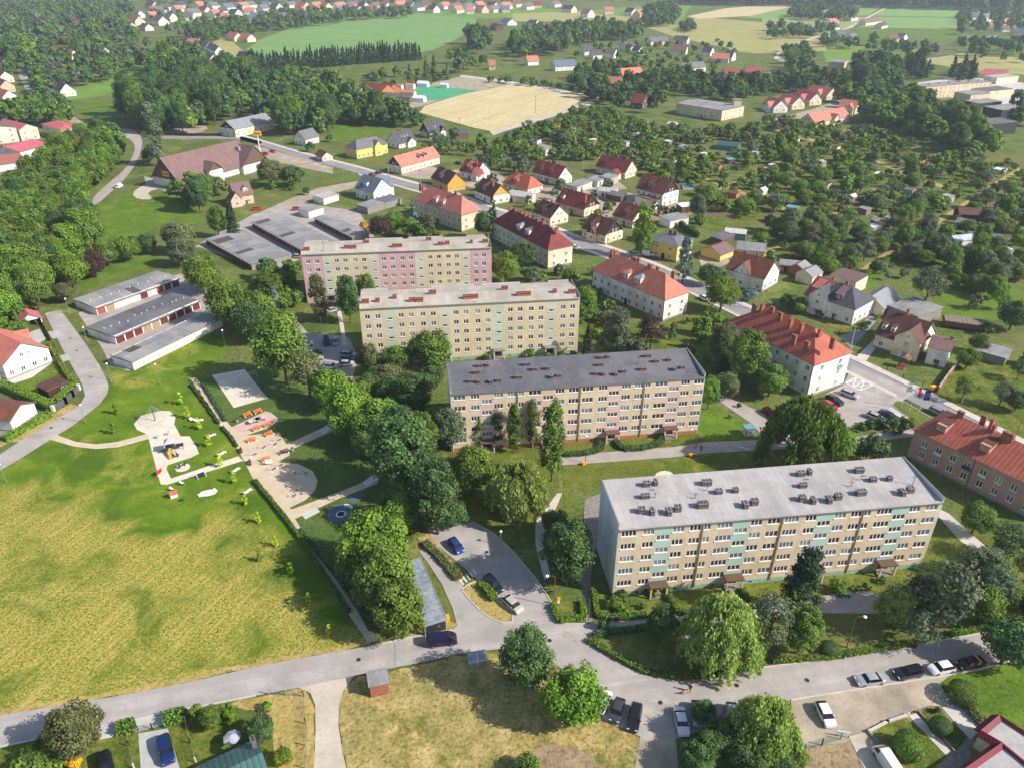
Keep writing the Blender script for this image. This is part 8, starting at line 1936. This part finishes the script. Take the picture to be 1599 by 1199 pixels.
for x in (-.85,.85):
 for y in (-.85,.85): m_ = MB(); m_.tube((x,y,0),(x,y,2.7),.06,.06,6); m_.build('post', 'plastic_green', pt)
m_ = MB(); [m_.face([(a[0]*1.1,a[1]*1.1,2.6),(b[0]*1.1,b[1]*1.1,2.6),(0,0,3.6)]) for a, b in zip(((-1,-1),(1,-1),(1,1),(-1,1)),((1,-1),(1,1),(-1,1),(-1,-1)))]; m_.build('roof', 'plastic_lilac', pt)
m_ = MB()
for k in range(6):
 a, b = k/6, (k+1)/6; z = lambda q: 1.4-1.25*q+.12*math.sin(q*PI); m_.face([(-.35,-.9-2.6*a,z(a)),(-.35,-.9-2.6*b,z(b)),(.35,-.9-2.6*b,z(b)),(.35,-.9-2.6*a,z(a))]); [m_.face([(x,-.9-2.6*a,z(a)),(x,-.9-2.6*b,z(b)),(x,-.9-2.6*b,z(b)+.2),(x,-.9-2.6*a,z(a)+.2)]) for x in (-.35,.35)]
m_.build('slide', 'plastic_orange', pt); m_ = MB(); m_.box(1.0,2.6,-.1,1.2,.9,1.0); m_.box(1.0,2.6,-.1,1.2,1.0,1.9) if False else None; m_.tube((2.5,-.05,0),(2.5,-.05,1.0),.05); m_.tube((2.5,1.15,0),(2.5,1.15,1.0),.05); m_.build('bridge', 'cloth_dark', pt)
m_ = MB(); m_.box(-2.4,-1.0,-.3,.4,.5,.56); m_.box(-1.0,-.94,-.8,.8,1.42,2.1); m_.build('side_panel', 'plastic_green', pt)
def rocker(label, px, py, m, name='spring_rocker', cat='rocker'):
 t = thing(name, label, cat, G(px, py), rnd.uniform(0, 3), 'spring rockers and small play gear'); m_ = MB(); m_.tube((0,0,0),(0,0,.4),.12,.1,8); m_.build('spring', 'steel_dark', t); m_ = MB(); m_.ball((0,0,.6),.3,0,10,6,.7); m_.box(-.6,.6,-.06,.06,.52,.62); m_.box(.35,.42,-.25,.25,.7,.95); m_.build('seat', m, t)
rocker('dark little rocker at the lower left of the play tower', 272,714,'cloth_dark'); rocker('second dark rocker right of the first one by the play tower', 278,713,'cloth_dark'); rocker('rocker ring in the upper left of the sand', 245,684,'steel_light'); rocker('rocker near the top of the sand area', 262,679,'steel_light')
rocker('rocker in the small oval of sand, left one', 281,731,'cloth_dark'); rocker('rocker in the small oval of sand, right one', 289,727,'cloth_dark'); rocker('white rocker on the lawn below the diagonal path', 285,757,'plastic_white'); rocker('green and white rocker on the bright lawn', 286.5,782,'plastic_green'); rocker('white play figure above the red toy house', 269,766,'plastic_white')
th = thing('toy_house', 'little red roofed toy house on the bright lawn', 'toy house', G(272,775), R(30)); m_ = MB(); m_.box(-.7,.7,-.5,.5,0,1.0); m_.build('wall', 'plastic_white', th); m_ = MB(); gable_roof(m_,-.85,.85,.5,1.0,1.5,.15,.05); m_.build('roof', ['tile_red','flashing'], th)
th = thing('notice_board', 'red notice board at the lower left corner of the sand', 'notice board', G(250,742), R(70)); m_ = MB(); m_.box(-.7,.7,-.05,.05,.6,1.5); m_.build('panel', 'sign_red', th); [(m_ := MB(), m_.box(x-.04,x+.04,-.04,.04,0,.6), m_.build('post', 'white_paint', th)) for x in (-.62,.62)]
th = thing('swing_seat', 'dark and white two seat swing bench by the diagonal path', 'swing', G(315,745), R(40)); m_ = MB(); m_.box(-.7,.7,-.35,.35,.45,.52); m_.box(-.7,.7,.3,.36,.52,1.0); m_.build('seat', 'cloth_dark', th); m_ = MB(); m_.tube((-.9,-.5,0),(-.9,0,1.6),.05); m_.tube((-.9,.5,0),(-.9,0,1.6),.05); m_.tube((.9,-.5,0),(.9,0,1.6),.05); m_.tube((.9,.5,0),(.9,0,1.6),.05); m_.tube((-.9,0,1.6),(.9,0,1.6),.05); m_.build('frame', 'plastic_white', th)
pl = thing('platform', 'white many sided slab lying on the bright lawn', 'platform', G(324,770), R(8)); m_ = MB(); m_.prism([(-1.9,-.5),(-1.5,-1.0),(.2,-.95),(1.5,-.5),(1.9,.5),(1.6,1.0),(.2,1.05),(-1.2,.6)],0,.22); m_.build('slab', 'plastic_white', pl); m_ = MB(); m_.box(1.0,1.5,.7,.95,.22,.5); m_.build('step', 'plastic_white', pl)
def pingpong(label, px, py):
 t = thing('table_tennis_table', label, 'table', G(px, py, .7)+Vector((0,0,-.6)), R(32), 'table tennis tables'); m_ = MB(); m_.box(-1.37,1.37,-.76,.76,.7,.78); m_.build('table_top', 'concrete_slab', t); m_ = MB(); m_.box(-.03,.03,-.8,.8,.78,.92); m_.build('net', 'steel_light', t)
 for x in (-.8,.8): m_ = MB(); m_.box(x-.1,x+.1,-.5,.5,0,.7); m_.build('leg', 'concrete', t)
pingpong('pale table tennis table on the pink square, left one', 397,656); pingpong('pale table tennis table on the pink square, right one', 407.5,652.5)
def fitness(label, px, py):
 t = thing('fitness_station', label, 'fitness machine', G(px, py), rnd.uniform(0, 3), 'outdoor fitness machines'); m_ = MB(); m_.tube((0,0,0),(0,0,1.7),.06,.05,6); m_.tube((-.5,0,1.35),(.5,0,1.35),.035,.035,6); m_.build('frame', 'steel_light', t); m_ = MB(); m_.box(.25,.75,-.18,.18,.42,.5); m_.tube((0,0,.3),(.5,0,.45),.04); m_.build('seat', 'steel_dark', t); m_ = MB(); m_.box(-.8,-.3,-.25,-.12,.12,.17); m_.box(-.8,-.3,.12,.25,.12,.17); m_.build('pedal', 'plastic_white', t)
for x, y in ((413,701),(396,712),(430,696),(434,689),(463,742),(475,742),(467.5,768),(461,777),(427,735),(437,729)): fitness('grey metal fitness machine on the tan circle and square of the park', x, y)
nb = thing('notice_board', 'white notice board beside the fitness circle', 'notice board', G(420.5,726), R(10)); m_ = MB(); m_.box(-.75,.75,-.05,.05,.5,1.6); m_.build('panel', 'plastic_white', nb); [(m_ := MB(), m_.tube((x,.08,0),(x,.08,1.6),.04), m_.build('post', 'steel_light', nb)) for x in (-.6,.6)]
def litter(label, px, py, m='steel_light'):
 t = thing('litter_bin', label, 'bin', G(px, py)); m_ = MB(); m_.tube((0,0,.05),(0,0,.9),.28,.33,10); m_.build('body', m, t); m_ = MB(); m_.tube((0,0,.9),(0,0,1.0),.36,.2,10); m_.build('lid', 'steel_dark', t)
litter('pale litter bin at the left corner of the pink square', 370.5,659); litter('pale litter bin at the start of the upper side path', 457,704)
vn = thing('volleyball_net', 'white volleyball net stretched across the sand court', 'net', G(366,602)); a, b = G(365,601), G(401,590); dv = b-a
for q in (Vector((0,0,0)), dv): m_ = MB(); m_.tube((q.x,q.y,0),(q.x,q.y,2.5),.06,.06,6); m_.build('post', 'steel_light', vn)
m_ = MB()
for z0, z1 in ((2.3,2.4),(1.6,1.65)): m_.face([(0,0,z0),(dv.x,dv.y,z0),(dv.x,dv.y,z1),(0,0,z1)])
for k in range(24): f = k/24; m_.tube((dv.x*f,dv.y*f,1.62),(dv.x*f,dv.y*f,2.35),.012,.012,3,0,False)
m_.build('mesh_net', 'plastic_white', vn)
rg_ = thing('trampoline_ring', 'white ring on the blue rubber circle', 'trampoline', G(532.5,803)); m_ = MB()
for k in range(24):
 a, b = 2*PI*k/24, 2*PI*(k+1)/24; m_.face([(1.0*math.cos(a),1.0*math.sin(a),.18),(1.0*math.cos(b),1.0*math.sin(b),.18),(.78*math.cos(b),.78*math.sin(b),.18),(.78*math.cos(a),.78*math.sin(a),.18)]); m_.face([(1.0*math.cos(a),1.0*math.sin(a),.05),(1.0*math.cos(b),1.0*math.sin(b),.05),(1.0*math.cos(b),1.0*math.sin(b),.18),(1.0*math.cos(a),1.0*math.sin(a),.18)])
m_.build('rim', 'plastic_white', rg_); m_ = MB(); m_.prism([(.77*math.cos(2*PI*k/24),.77*math.sin(2*PI*k/24)) for k in range(24)],.06,.13); m_.build('mat', 'cloth_dark', rg_)
cs = thing('curved_seat', 'white curved seat at the rim of the blue rubber circle', 'seat', G(541,790)); m_ = MB()
for k in range(6):
 a, b = .4+.25*k, .65+.25*k; m_.prism([(1.6*math.cos(a),1.6*math.sin(a)-1.4),(1.6*math.cos(b),1.6*math.sin(b)-1.4),(1.15*math.cos(b),1.15*math.sin(b)-1.4),(1.15*math.cos(a),1.15*math.sin(a)-1.4)],0.05,.45)
m_.build('seat', 'plastic_white', cs)
for lb, x, y, d, n_ in (('pale steps at the end of the lower side path under the chestnuts',579,752,(1,-.4),7),('pale steps at the end of the upper side path under the chestnuts',510,671,(1,-.45),7)):
 c = G(x, y); e_ = G(x+d[0]*8, y+d[1]*8)-c; t = thing('steps', lb, 'steps', c, math.atan2(e_.y, e_.x), 'park steps'); m_ = MB()
 for k in range(n_): m_.box(.42*k-1.4, .42*k-1.12, -1.0, 1.0, .05, .12+.1*k, 0); m_.box(.42*k-1.12, .42*k-.98, -1.0, 1.0, .05, .1+.1*k, 1)
 m_.build('treads', ['white_paint', 'old_concrete'], t)
# --- huts, shelters, boxes
shed('small brick red hut with grey lean-to roof standing at the road edge', 591,1067, 2.7,2.5,2.5,(1,-.22),'chimney_brick','roof_felt_grey','lean','kiosk','hut',None,.2,None)
gw = thing('cold_frame', 'pale plastic hutch in two halves at the road beside the dark chestnut', 'cold frame', G(745,1032), R(12))
for x in (-.75, .75):
 m_ = MB(); m_.box(x-.7,x+.7,-.85,.85,0,1.0); m_.face([(x-.72,-.9,1.01),(x+.72,-.9,1.01),(x+.72,.9,1.4),(x-.72,.9,1.4)]); m_.face([(x-.7,.85,1.0),(x+.7,.85,1.0),(x+.7,.85,1.38),(x-.7,.85,1.38)]); m_.build('box', 'polycarb', gw)
m_ = MB(); m_.box(-.06,.06,-.92,.92,0,1.3); m_.box(-1.5,1.5,-.93,-.87,.96,1.04); m_.build('frame', 'white_paint', gw)
bs = thing('bin_shelter', 'long waste shelter with ribbed glass roof beside the maple', 'shelter', G(663,988,0), 0)
B_, D_ = G(696,966,2.5), G(655,871,2.5); v_ = D_-B_; v_.z = 0; Lb = v_.length; v_.normalize(); u_ = Vector((v_.y,-v_.x,0)); Wb = 3.6; A_ = B_-u_*Wb; bs.location = (A_.x, A_.y, 0); bs.rotation_euler = (0,0,math.atan2(u_.y,u_.x))
m_ = MB(); n_ = 11
for k in range(n_):
 y0, y1 = Lb*k/n_+.06, Lb*(k+1)/n_-.06; m_.box(-.2, Wb*.5-.05, y0, y1, 2.5, 2.54); m_.box(Wb*.5+.05, Wb+.2, y0, y1, 2.5, 2.54)
m_.build('roof_pane', 'polycarb', bs); m_ = MB()
for k in range(n_+1): m_.box(-.25, Wb+.25, Lb*k/n_-.05, Lb*k/n_+.05, 2.46, 2.58)
m_.box(-.25,-.15,0,Lb,2.4,2.6); m_.box(Wb+.15,Wb+.25,0,Lb,2.4,2.6); m_.box(-.25,Wb+.25,-.12,-.02,2.25,2.6); m_.box(Wb*.5-.05,Wb*.5+.05,0,Lb,2.44,2.57); m_.build('roof_frame', 'steel_light', bs)
for y in (0, Lb*.33, Lb*.66, Lb-.05):
 for x in (0, Wb): m_ = MB(); m_.box(x-.06,x+.06,y-.06,y+.06,0,2.46); m_.build('post', 'steel_light', bs)
m_ = MB(); m_.box(.06,Wb*.32,-.03,.03,.2,2.1); m_.box(Wb*.36,Wb*.64,-.03,.03,.2,2.1); m_.box(Wb*.68,Wb-.06,-.03,.03,.2,2.1); m_.box(-.02,.02,.1,Lb-.1,.2,2.1); m_.build('side_panel', 'steel_dark', bs)
def skip(label, px, py, m, d=(1,-.2), name='waste_container', k=1.0):
 c = G(px, py, .6); e_ = G(px+d[0]*8, py+d[1]*8, .6)-c; t = thing(name, label, 'bin', (c.x,c.y,.05), math.atan2(e_.y, e_.x), None); t.scale = (k,k,k); m_ = MB(); m_.box(-.7,.7,-.5,.5,.15,1.05); m_.build('body', m, t); m_ = MB(); m_.box(-.74,.74,-.54,.54,1.053,1.2); m_.build('lid', m, t)
 for x in (-.55,.55): m_ = MB(); m_.tube((x,-.45,.1),(x,.45,.1),.1,.1,8); m_.build('wheel', 'tyre', t)
skip('yellow waste container at the end of the glass roofed shelter', 695,967,'bin_yellow'); skip('yellow waste bin at the brick wall by the street', 1457,606,'bin_yellow'); skip('orange litter box at the foot of the lamp on the block lane', 912,722,'plastic_orange', k=.6); skip('orange litter box at the lamp right of the dark roofed block', 1079,709,'plastic_orange', k=.6)
sg = thing('sign', 'orange sign plate on the small hedged lawn beside the lamp', 'sign', G(872,944), R(20)); m_ = MB(); m_.tube((0,0,0),(0,0,1.0),.04); m_.build('post', 'steel_light', sg); m_ = MB(); m_.box(-.3,.3,-.03,.03,1.0,1.9); m_.build('plate', 'plastic_orange', sg); m_ = MB(); m_.box(-.2,.2,-.03,.03,.45,.9); m_.build('lower_plate', 'plastic_white', sg)
tb = thing('transformer_box', 'grey transformer box with blue grey lid beside the lane', 'transformer', G(1168,678), R(8)); m_ = MB(); m_.box(-1.1,1.1,-.9,.9,0,2.1); m_.build('cabinet', 'concrete', tb); m_ = MB(); m_.box(-1.25,1.25,-1.05,1.05,2.103,2.25); m_.build('roof', 'tin_blue', tb); m_ = MB(); m_.box(-.9,-.02,-.93,-.903,.2,1.9); m_.box(.02,.9,-.93,-.903,.2,1.9); m_.build('door', 'steel_light', tb)
ps = thing('parasol', 'mauve and cream parasol beside the green ribbed roof', 'parasol', G(366,1164)); m_ = MB(); m_.tube((0,0,0),(0,0,2.4),.03); m_.build('pole', 'white_paint', ps); m_ = MB()
for k in range(8):
 a, b = 2*PI*k/8, 2*PI*(k+1)/8; m_.face([(1.25*math.cos(a),1.25*math.sin(a),1.9),(1.25*math.cos(b),1.25*math.sin(b),1.9),(0,0,2.45)])
m_.build('canopy', 'parasol', ps)
pu = thing('pool', 'blue garden pool behind the weathered timber house', 'pool', G(1079,295), R(-10)); m_ = MB(); m_.box(-4,4,-2.5,2.5,0,.9); m_.build('wall', 'plastic_white', pu); m_ = MB(); m_.box(-3.8,3.8,-2.3,2.3,.903,.95); m_.build('water', 'plastic_blue', pu)
um = thing('parasol', 'white garden parasol on the tan lawn of the big allotment', 'parasol', G(1159,324)); m_ = MB(); m_.tube((0,0,0),(0,0,2.5),.06); m_.build('pole', 'white_paint', um); m_ = MB()
for k in range(8):
 a, b = 2*PI*k/8, 2*PI*(k+1)/8; m_.face([(2.6*math.cos(a),2.6*math.sin(a),2.0),(2.6*math.cos(b),2.6*math.sin(b),2.0),(0,0,2.7)])
m_.build('canopy', 'tarp_white', um)
# --- fences and walls
def fence(label, pts, h=1.2, m='mesh_wire', post='steel_light', gap=2.5, name='fence', solid=False, wd=.06, pw=.06, cat='fence', cap=None):
 g = [G(x, y) for x, y in pts]; t = thing(name, label, cat, g[0]); o = g[0]; pan = MB(); tops = MB(); n = 0
 for a, b in zip(g, g[1:]):
  L = (b-a).length; d = (b-a).normalized(); k = max(1, int(L/gap))
  if solid:
   pan.obox((a+b)/2-o, d, L, wd, 0, h)
   if cap: tops.obox((a+b)/2-o, d, L+.1, wd+.12, h+.002, h+.1)
  else:
   for j in range(int(h/.22)+1): z = .08+.22*j; pan.obox((a+b)/2-o, d, L, .015, z, z+.025)
   for j in range(int(L/.5)): q = a+d*(j*.5)-o; pan.box(q.x-.008, q.x+.008, q.y-.008, q.y+.008, .05, h)
  for i in range(k+1):
   if n < 70:
    q = a+d*(L*i/k)-o; ps_ = MB(); ps_.box(-pw, pw, -pw, pw, 0, h+.12); ps_.build('post', post, t, (q.x, q.y, 0)); n += 1
 pan.build('panel', m, t)
 if cap: tops.build('coping', cap, t)
fence('brick red garden wall beside the white annex', [(1464,613),(1478,592),(1495,571)], 1.6, 'chimney_brick', 'chimney_brick', 4, 'garden_wall', True, .3, .2, 'wall', 'concrete')
fence('dark boundary fence of the orange roofed house along the cul-de-sac', [(54,482),(68,508),(86,545),(104,580),(116,602)], 1.3, 'dark_wood', 'tan_wood', 3, 'fence', True, .08, .1)
fence('wall of white stone pillars with mauve panels at the road bend', [(84,642),(103,630),(114,619),(124,609)], 1.5, 'cloth_grey', 'gabion_white', 2.6, 'garden_wall', True, .12, .35, 'wall')
fence('wire fence along the dry plot beside the gravel lane', [(420,1084),(474,1087),(477,1130),(479,1200)], 1.2)
fence('green wire gate at the bottom right garden', [(1256,1171),(1283,1163),(1312,1154)], 1.3, 'fence_green', 'fence_green', 1.6)
fence('white wire fence left of the driveway at the bottom left', [(198,1143),(202,1165),(210,1200)], 1.1, 'mesh_wire', 'white_paint')
fence('white wire fence right of the driveway at the bottom left', [(290,1126),(297,1160),(306,1190)], 1.1, 'mesh_wire', 'white_paint')
fence('thin steel gate across the bottom left driveway', [(216,1141),(238,1138),(258,1134)], 1.2, 'mesh_wire', 'steel_dark', 1.3)
fence('low concrete garden wall at the gravel yard', [(1356,1143),(1385,1128),(1418,1117)], .5, 'concrete_slab', 'concrete_slab', 3, 'garden_wall', True, .3, .16, 'wall')
fence('low concrete wall beside the clipped oval bush lawn', [(1356,1144),(1378,1172),(1400,1205)], .4, 'old_concrete', 'old_concrete', 4, 'garden_wall', True, .2, .12, 'wall')
fence('low wall along the narrow garden bed', [(1434,1112),(1460,1140),(1492,1176)], .4, 'old_concrete', 'old_concrete', 4, 'garden_wall', True, .2, .12, 'wall')
fence('retaining wall along the wild slope', [(1493,1096),(1515,1118),(1537,1140)], .6, 'old_concrete', 'old_concrete', 4, 'garden_wall', True, .25, .15, 'wall')
fence('wire fence of the meadow beside the school wood', [(105,165),(122,186),(150,199),(170,192)], 1.4, 'mesh_wire', 'concrete', 5)
fence('dark hedge like fence along the road beyond the supermarket', [(254,211),(300,213),(345,213)], 1.6, 'dark_wood', 'dark_wood', 8, 'fence', True, .3, .2)
fence('wooden pallet fence beside the bunker shed', [(1524,561),(1540,567),(1556,571)], .7, 'planks_grey', 'planks_grey', 3)
fence('wooden fence of the estate yard behind the maroon roofed house', [(935,310),(948,316),(962,322)], 1.4, 'planks_grey', 'planks_grey', 3, 'fence', True, .08, .08)
fence('street garden fence of the mansard house', [(1385,578),(1410,590),(1440,603),(1460,612)], 1.0, 'mesh_wire', 'steel_dark', 3)
sw = thing('notice_board', 'white board lying in a frame at the gravel yard corner', 'board', G(1315,1150), R(-10)); m_ = MB(); m_.box(-.9,.9,-.05,.05,.5,1.2); m_.build('panel', 'plastic_white', sw); [(m_ := MB(), m_.box(x-.04,x+.04,-.04,.04,0,.5), m_.build('post', 'steel_dark', sw)) for x in (-.81,.81)]
bt = thing('porch', 'little gabled brick porch at the door of the mansard house', 'porch', G(1410,572), R(-44))
m_ = MB(); gable_roof(m_,-1.2,1.2,1.1,2.6,3.6,.25,.1,0,1,'y'); m_.build('roof', ['tile_rustbrown','flashing'], bt)
for x in (-1,1): m_ = MB(); m_.box(x-.1,x+.1,-1.0,-.8,0,2.6); m_.build('post', 'brown_wood', bt)
m_ = MB(); [m_.box(-1,1,-2.6+.4*k,-2.2+.4*k,0,.2+.2*k) for k in range(5)]; m_.build('stair', 'chimney_brick', bt)
# --- people and the dog (skinned bodies)
def skinned(name, J, E_, Rr, m, parent, smooth=2):
 me = bpy.data.meshes.new(name); me.from_pydata([tuple(j) for j in J], E_, []); o = link(name, me, parent); me.materials.append(MATS[m])
 bm = bmesh.new(); bm.from_mesh(me); ly = bm.verts.layers.skin.verify(); bm.verts.ensure_lookup_table()
 for i, v in enumerate(bm.verts): v[ly].radius = (Rr[i] if isinstance(Rr[i], tuple) else (Rr[i], Rr[i])); v[ly].use_root = i == 0
 bm.to_mesh(me); bm.free(); o.modifiers.new('skin', 'SKIN').use_smooth_shade = True; sb = o.modifiers.new('smooth', 'SUBSURF'); sb.levels = smooth; sb.render_levels = smooth
 return o
def person(label, px, py, facing_px, coat, legs, hair):
 c = G(px, py, 0); e_ = G(px+facing_px[0]*8, py+facing_px[1]*8)-c; t = thing('person', label, 'person', (c.x, c.y, .085), math.atan2(e_.y, e_.x))
 J = [(0,0,.95),(0,0,1.15),(0,0,1.38),(0,0,1.48),(.02,0,1.56),(.03,0,1.68),  (0,.1,.9),(.16,.1,.5),(.12,.1,.08),(.26,.1,.04),  (0,-.1,.9),(-.02,-.1,.5),(-.24,-.1,.12),(-.13,-.1,.04),
         (0,.2,1.4),(-.08,.25,1.12),(.06,.26,.9),(.1,.26,.82), (0,-.2,1.4),(.1,-.25,1.14),(.26,-.22,.98),(.31,-.21,.94)]
 for sd, w_ in ((.26,16),(-.22,20)): pass
 E_ = [(0,1),(1,2),(2,3),(3,4),(4,5),(0,6),(6,7),(7,8),(8,9),(0,10),(10,11),(11,12),(12,13),(2,14),(14,15),(15,16),(16,17),(2,18),(18,19),(19,20),(20,21)]
 Rr = [(.13,.16),(.12,.15),(.12,.17),.06,(.085,.08),(.09,.085),.095,.065,.05,.045,.095,.065,.05,.045,.065,.05,.038,.035,.065,.05,.038,.035]
 n0 = len(J)
 for base, sd in ((17,1),(21,-1)):        # palm to five fingers of different lengths
  bx = J[base];
  for k, (dx, dy, dz) in enumerate(((.05,.0,-.09),(.03,.01,-.1),(.0,.01,-.1),(-.03,.0,-.085),(.06,-.03*sd,-.03))):
   J.append((bx[0]+dx, bx[1]+dy, bx[2]+dz)); E_.append((base, len(J)-1)); Rr.append(.011)
 body = skinned('body', J, E_, Rr, 'skin', t)
 CJ = [0,1,2,14,15,16,18,19,20]; mp = {j: i for i, j in enumerate(CJ)}
 skinned('coat', [J[j] for j in CJ]+[(0,0,.84)], [(mp[a], mp[b]) for a, b in ((0,1),(1,2),(2,14),(14,15),(15,16),(2,18),(18,19),(19,20))]+[(0,9)], [(.15,.19),(.14,.18),(.14,.19),.08,.065,.052,.08,.065,.052,(.15,.19)], coat, t)
 LJ = [0,6,7,8,10,11,12]; mp = {j: i for i, j in enumerate(LJ)}
 skinned('trousers', [J[j] for j in LJ], [(mp[a], mp[b]) for a, b in ((0,6),(6,7),(7,8),(0,10),(10,11),(11,12))], [(.14,.17),.11,.08,.066,.11,.08,.066], legs, t)
 for q in (((.12,.1,.06),(.28,.1,.045)),((-.24,-.1,.1),(-.1,-.1,.045))): skinned('shoe', list(q), [(0,1)], [.062,.05], 'cloth_dark', t, 1)
 m_ = MB(); m_.ball((0,0,1.70), .115, 0, 12, 8, 1.05); hr_ = m_.build('hair', hair, t, smooth=True); hr_.location = (-.03,0,.0)
 f = MB(); [f.ball((.115,y,1.66),.014,0,6,4) for y in (-.035,.035)]; f.build('eye', 'cloth_dark', t); f = MB(); f.ball((.13,0,1.625),.02,0,6,4); f.ball((.105,.0,1.575),.02,0,6,4,.4); f.ball((.03,.09,1.63),.022,0,6,4); f.ball((.03,-.09,1.63),.022,0,6,4); f.build('face_detail', 'skin', t)
 return t
person('person in grey walking a tan dog on the sunny road', 1077,1079,(-.6,.8),'cloth_grey','cloth_grey','hair_brown')
person('person in dark clothes walking on the shaded lane by the rust coloured lamp', 1094.5,705,(-1,.1),'cloth_dark','cloth_dark','hair_brown')
dc = G(1071,1083); dg = thing('dog', 'tan and white dog walking beside the person in grey', 'dog', (dc.x, dc.y, .085), R(200))
J = [(0,0,.5),(.22,0,.5),(.4,0,.52),(.52,0,.66),(.6,0,.74),(.74,0,.71),(-.22,0,.53),(-.36,0,.54),(-.5,0,.62),(-.62,0,.74),
     (.36,.09,.42),(.33,.1,.24),(.37,.1,.03),(.36,-.09,.42),(.42,-.1,.24),(.47,-.1,.03),(-.34,.09,.44),(-.26,.1,.3),(-.42,.1,.19),(-.38,.1,.03),(-.34,-.09,.44),(-.3,-.1,.3),(-.46,-.1,.2),(-.5,-.1,.03),(.55,.06,.84),(.55,-.06,.84)]
E_ = [(0,1),(1,2),(2,3),(3,4),(4,5),(0,6),(6,7),(7,8),(8,9),(2,10),(10,11),(11,12),(2,13),(13,14),(14,15),(7,16),(16,17),(17,18),(18,19),(7,20),(20,21),(21,22),(22,23),(4,24),(4,25)]
Rr = [.12,.14,.13,.08,.09,.05,.11,.11,.035,.025,.06,.04,.035,.06,.04,.035,.075,.05,.035,.035,.075,.05,.035,.035,.03,.03]
skinned('body', J, E_, Rr, 'dog_tan', dg); m_ = MB(); m_.ball((.42,0,.46),.1,0,10,6,1.2); m_.build('chest_patch', 'dog_white', dg, smooth=True); m_ = MB(); m_.path([(.45,0,.68),(.1,.3,.9),(-.1,.55,1.0)],.01,4); m_.build('lead', 'cloth_dark', dg)
HAZE = 0.00013
# --- the air
hz = MB(); hz.box(-1500, 1500, -120, 2550, -1.0, 104)
ho = hz.build('haze', 'white_paint'); ho.data.materials.clear()
m = bpy.data.materials.new('air'); m.use_nodes = True; t = m.node_tree; t.nodes.clear()
out = t.nodes.new('ShaderNodeOutputMaterial'); pv = t.nodes.new('ShaderNodeVolumePrincipled')
pv.inputs['Color'].default_value = (0.80, 0.88, 0.97, 1); pv.inputs['Density'].default_value = HAZE; pv.inputs['Anisotropy'].default_value = 0.2
t.links.new(pv.outputs[0], out.inputs['Volume']); ho.data.materials.append(m); tag(ho, kind='stuff')
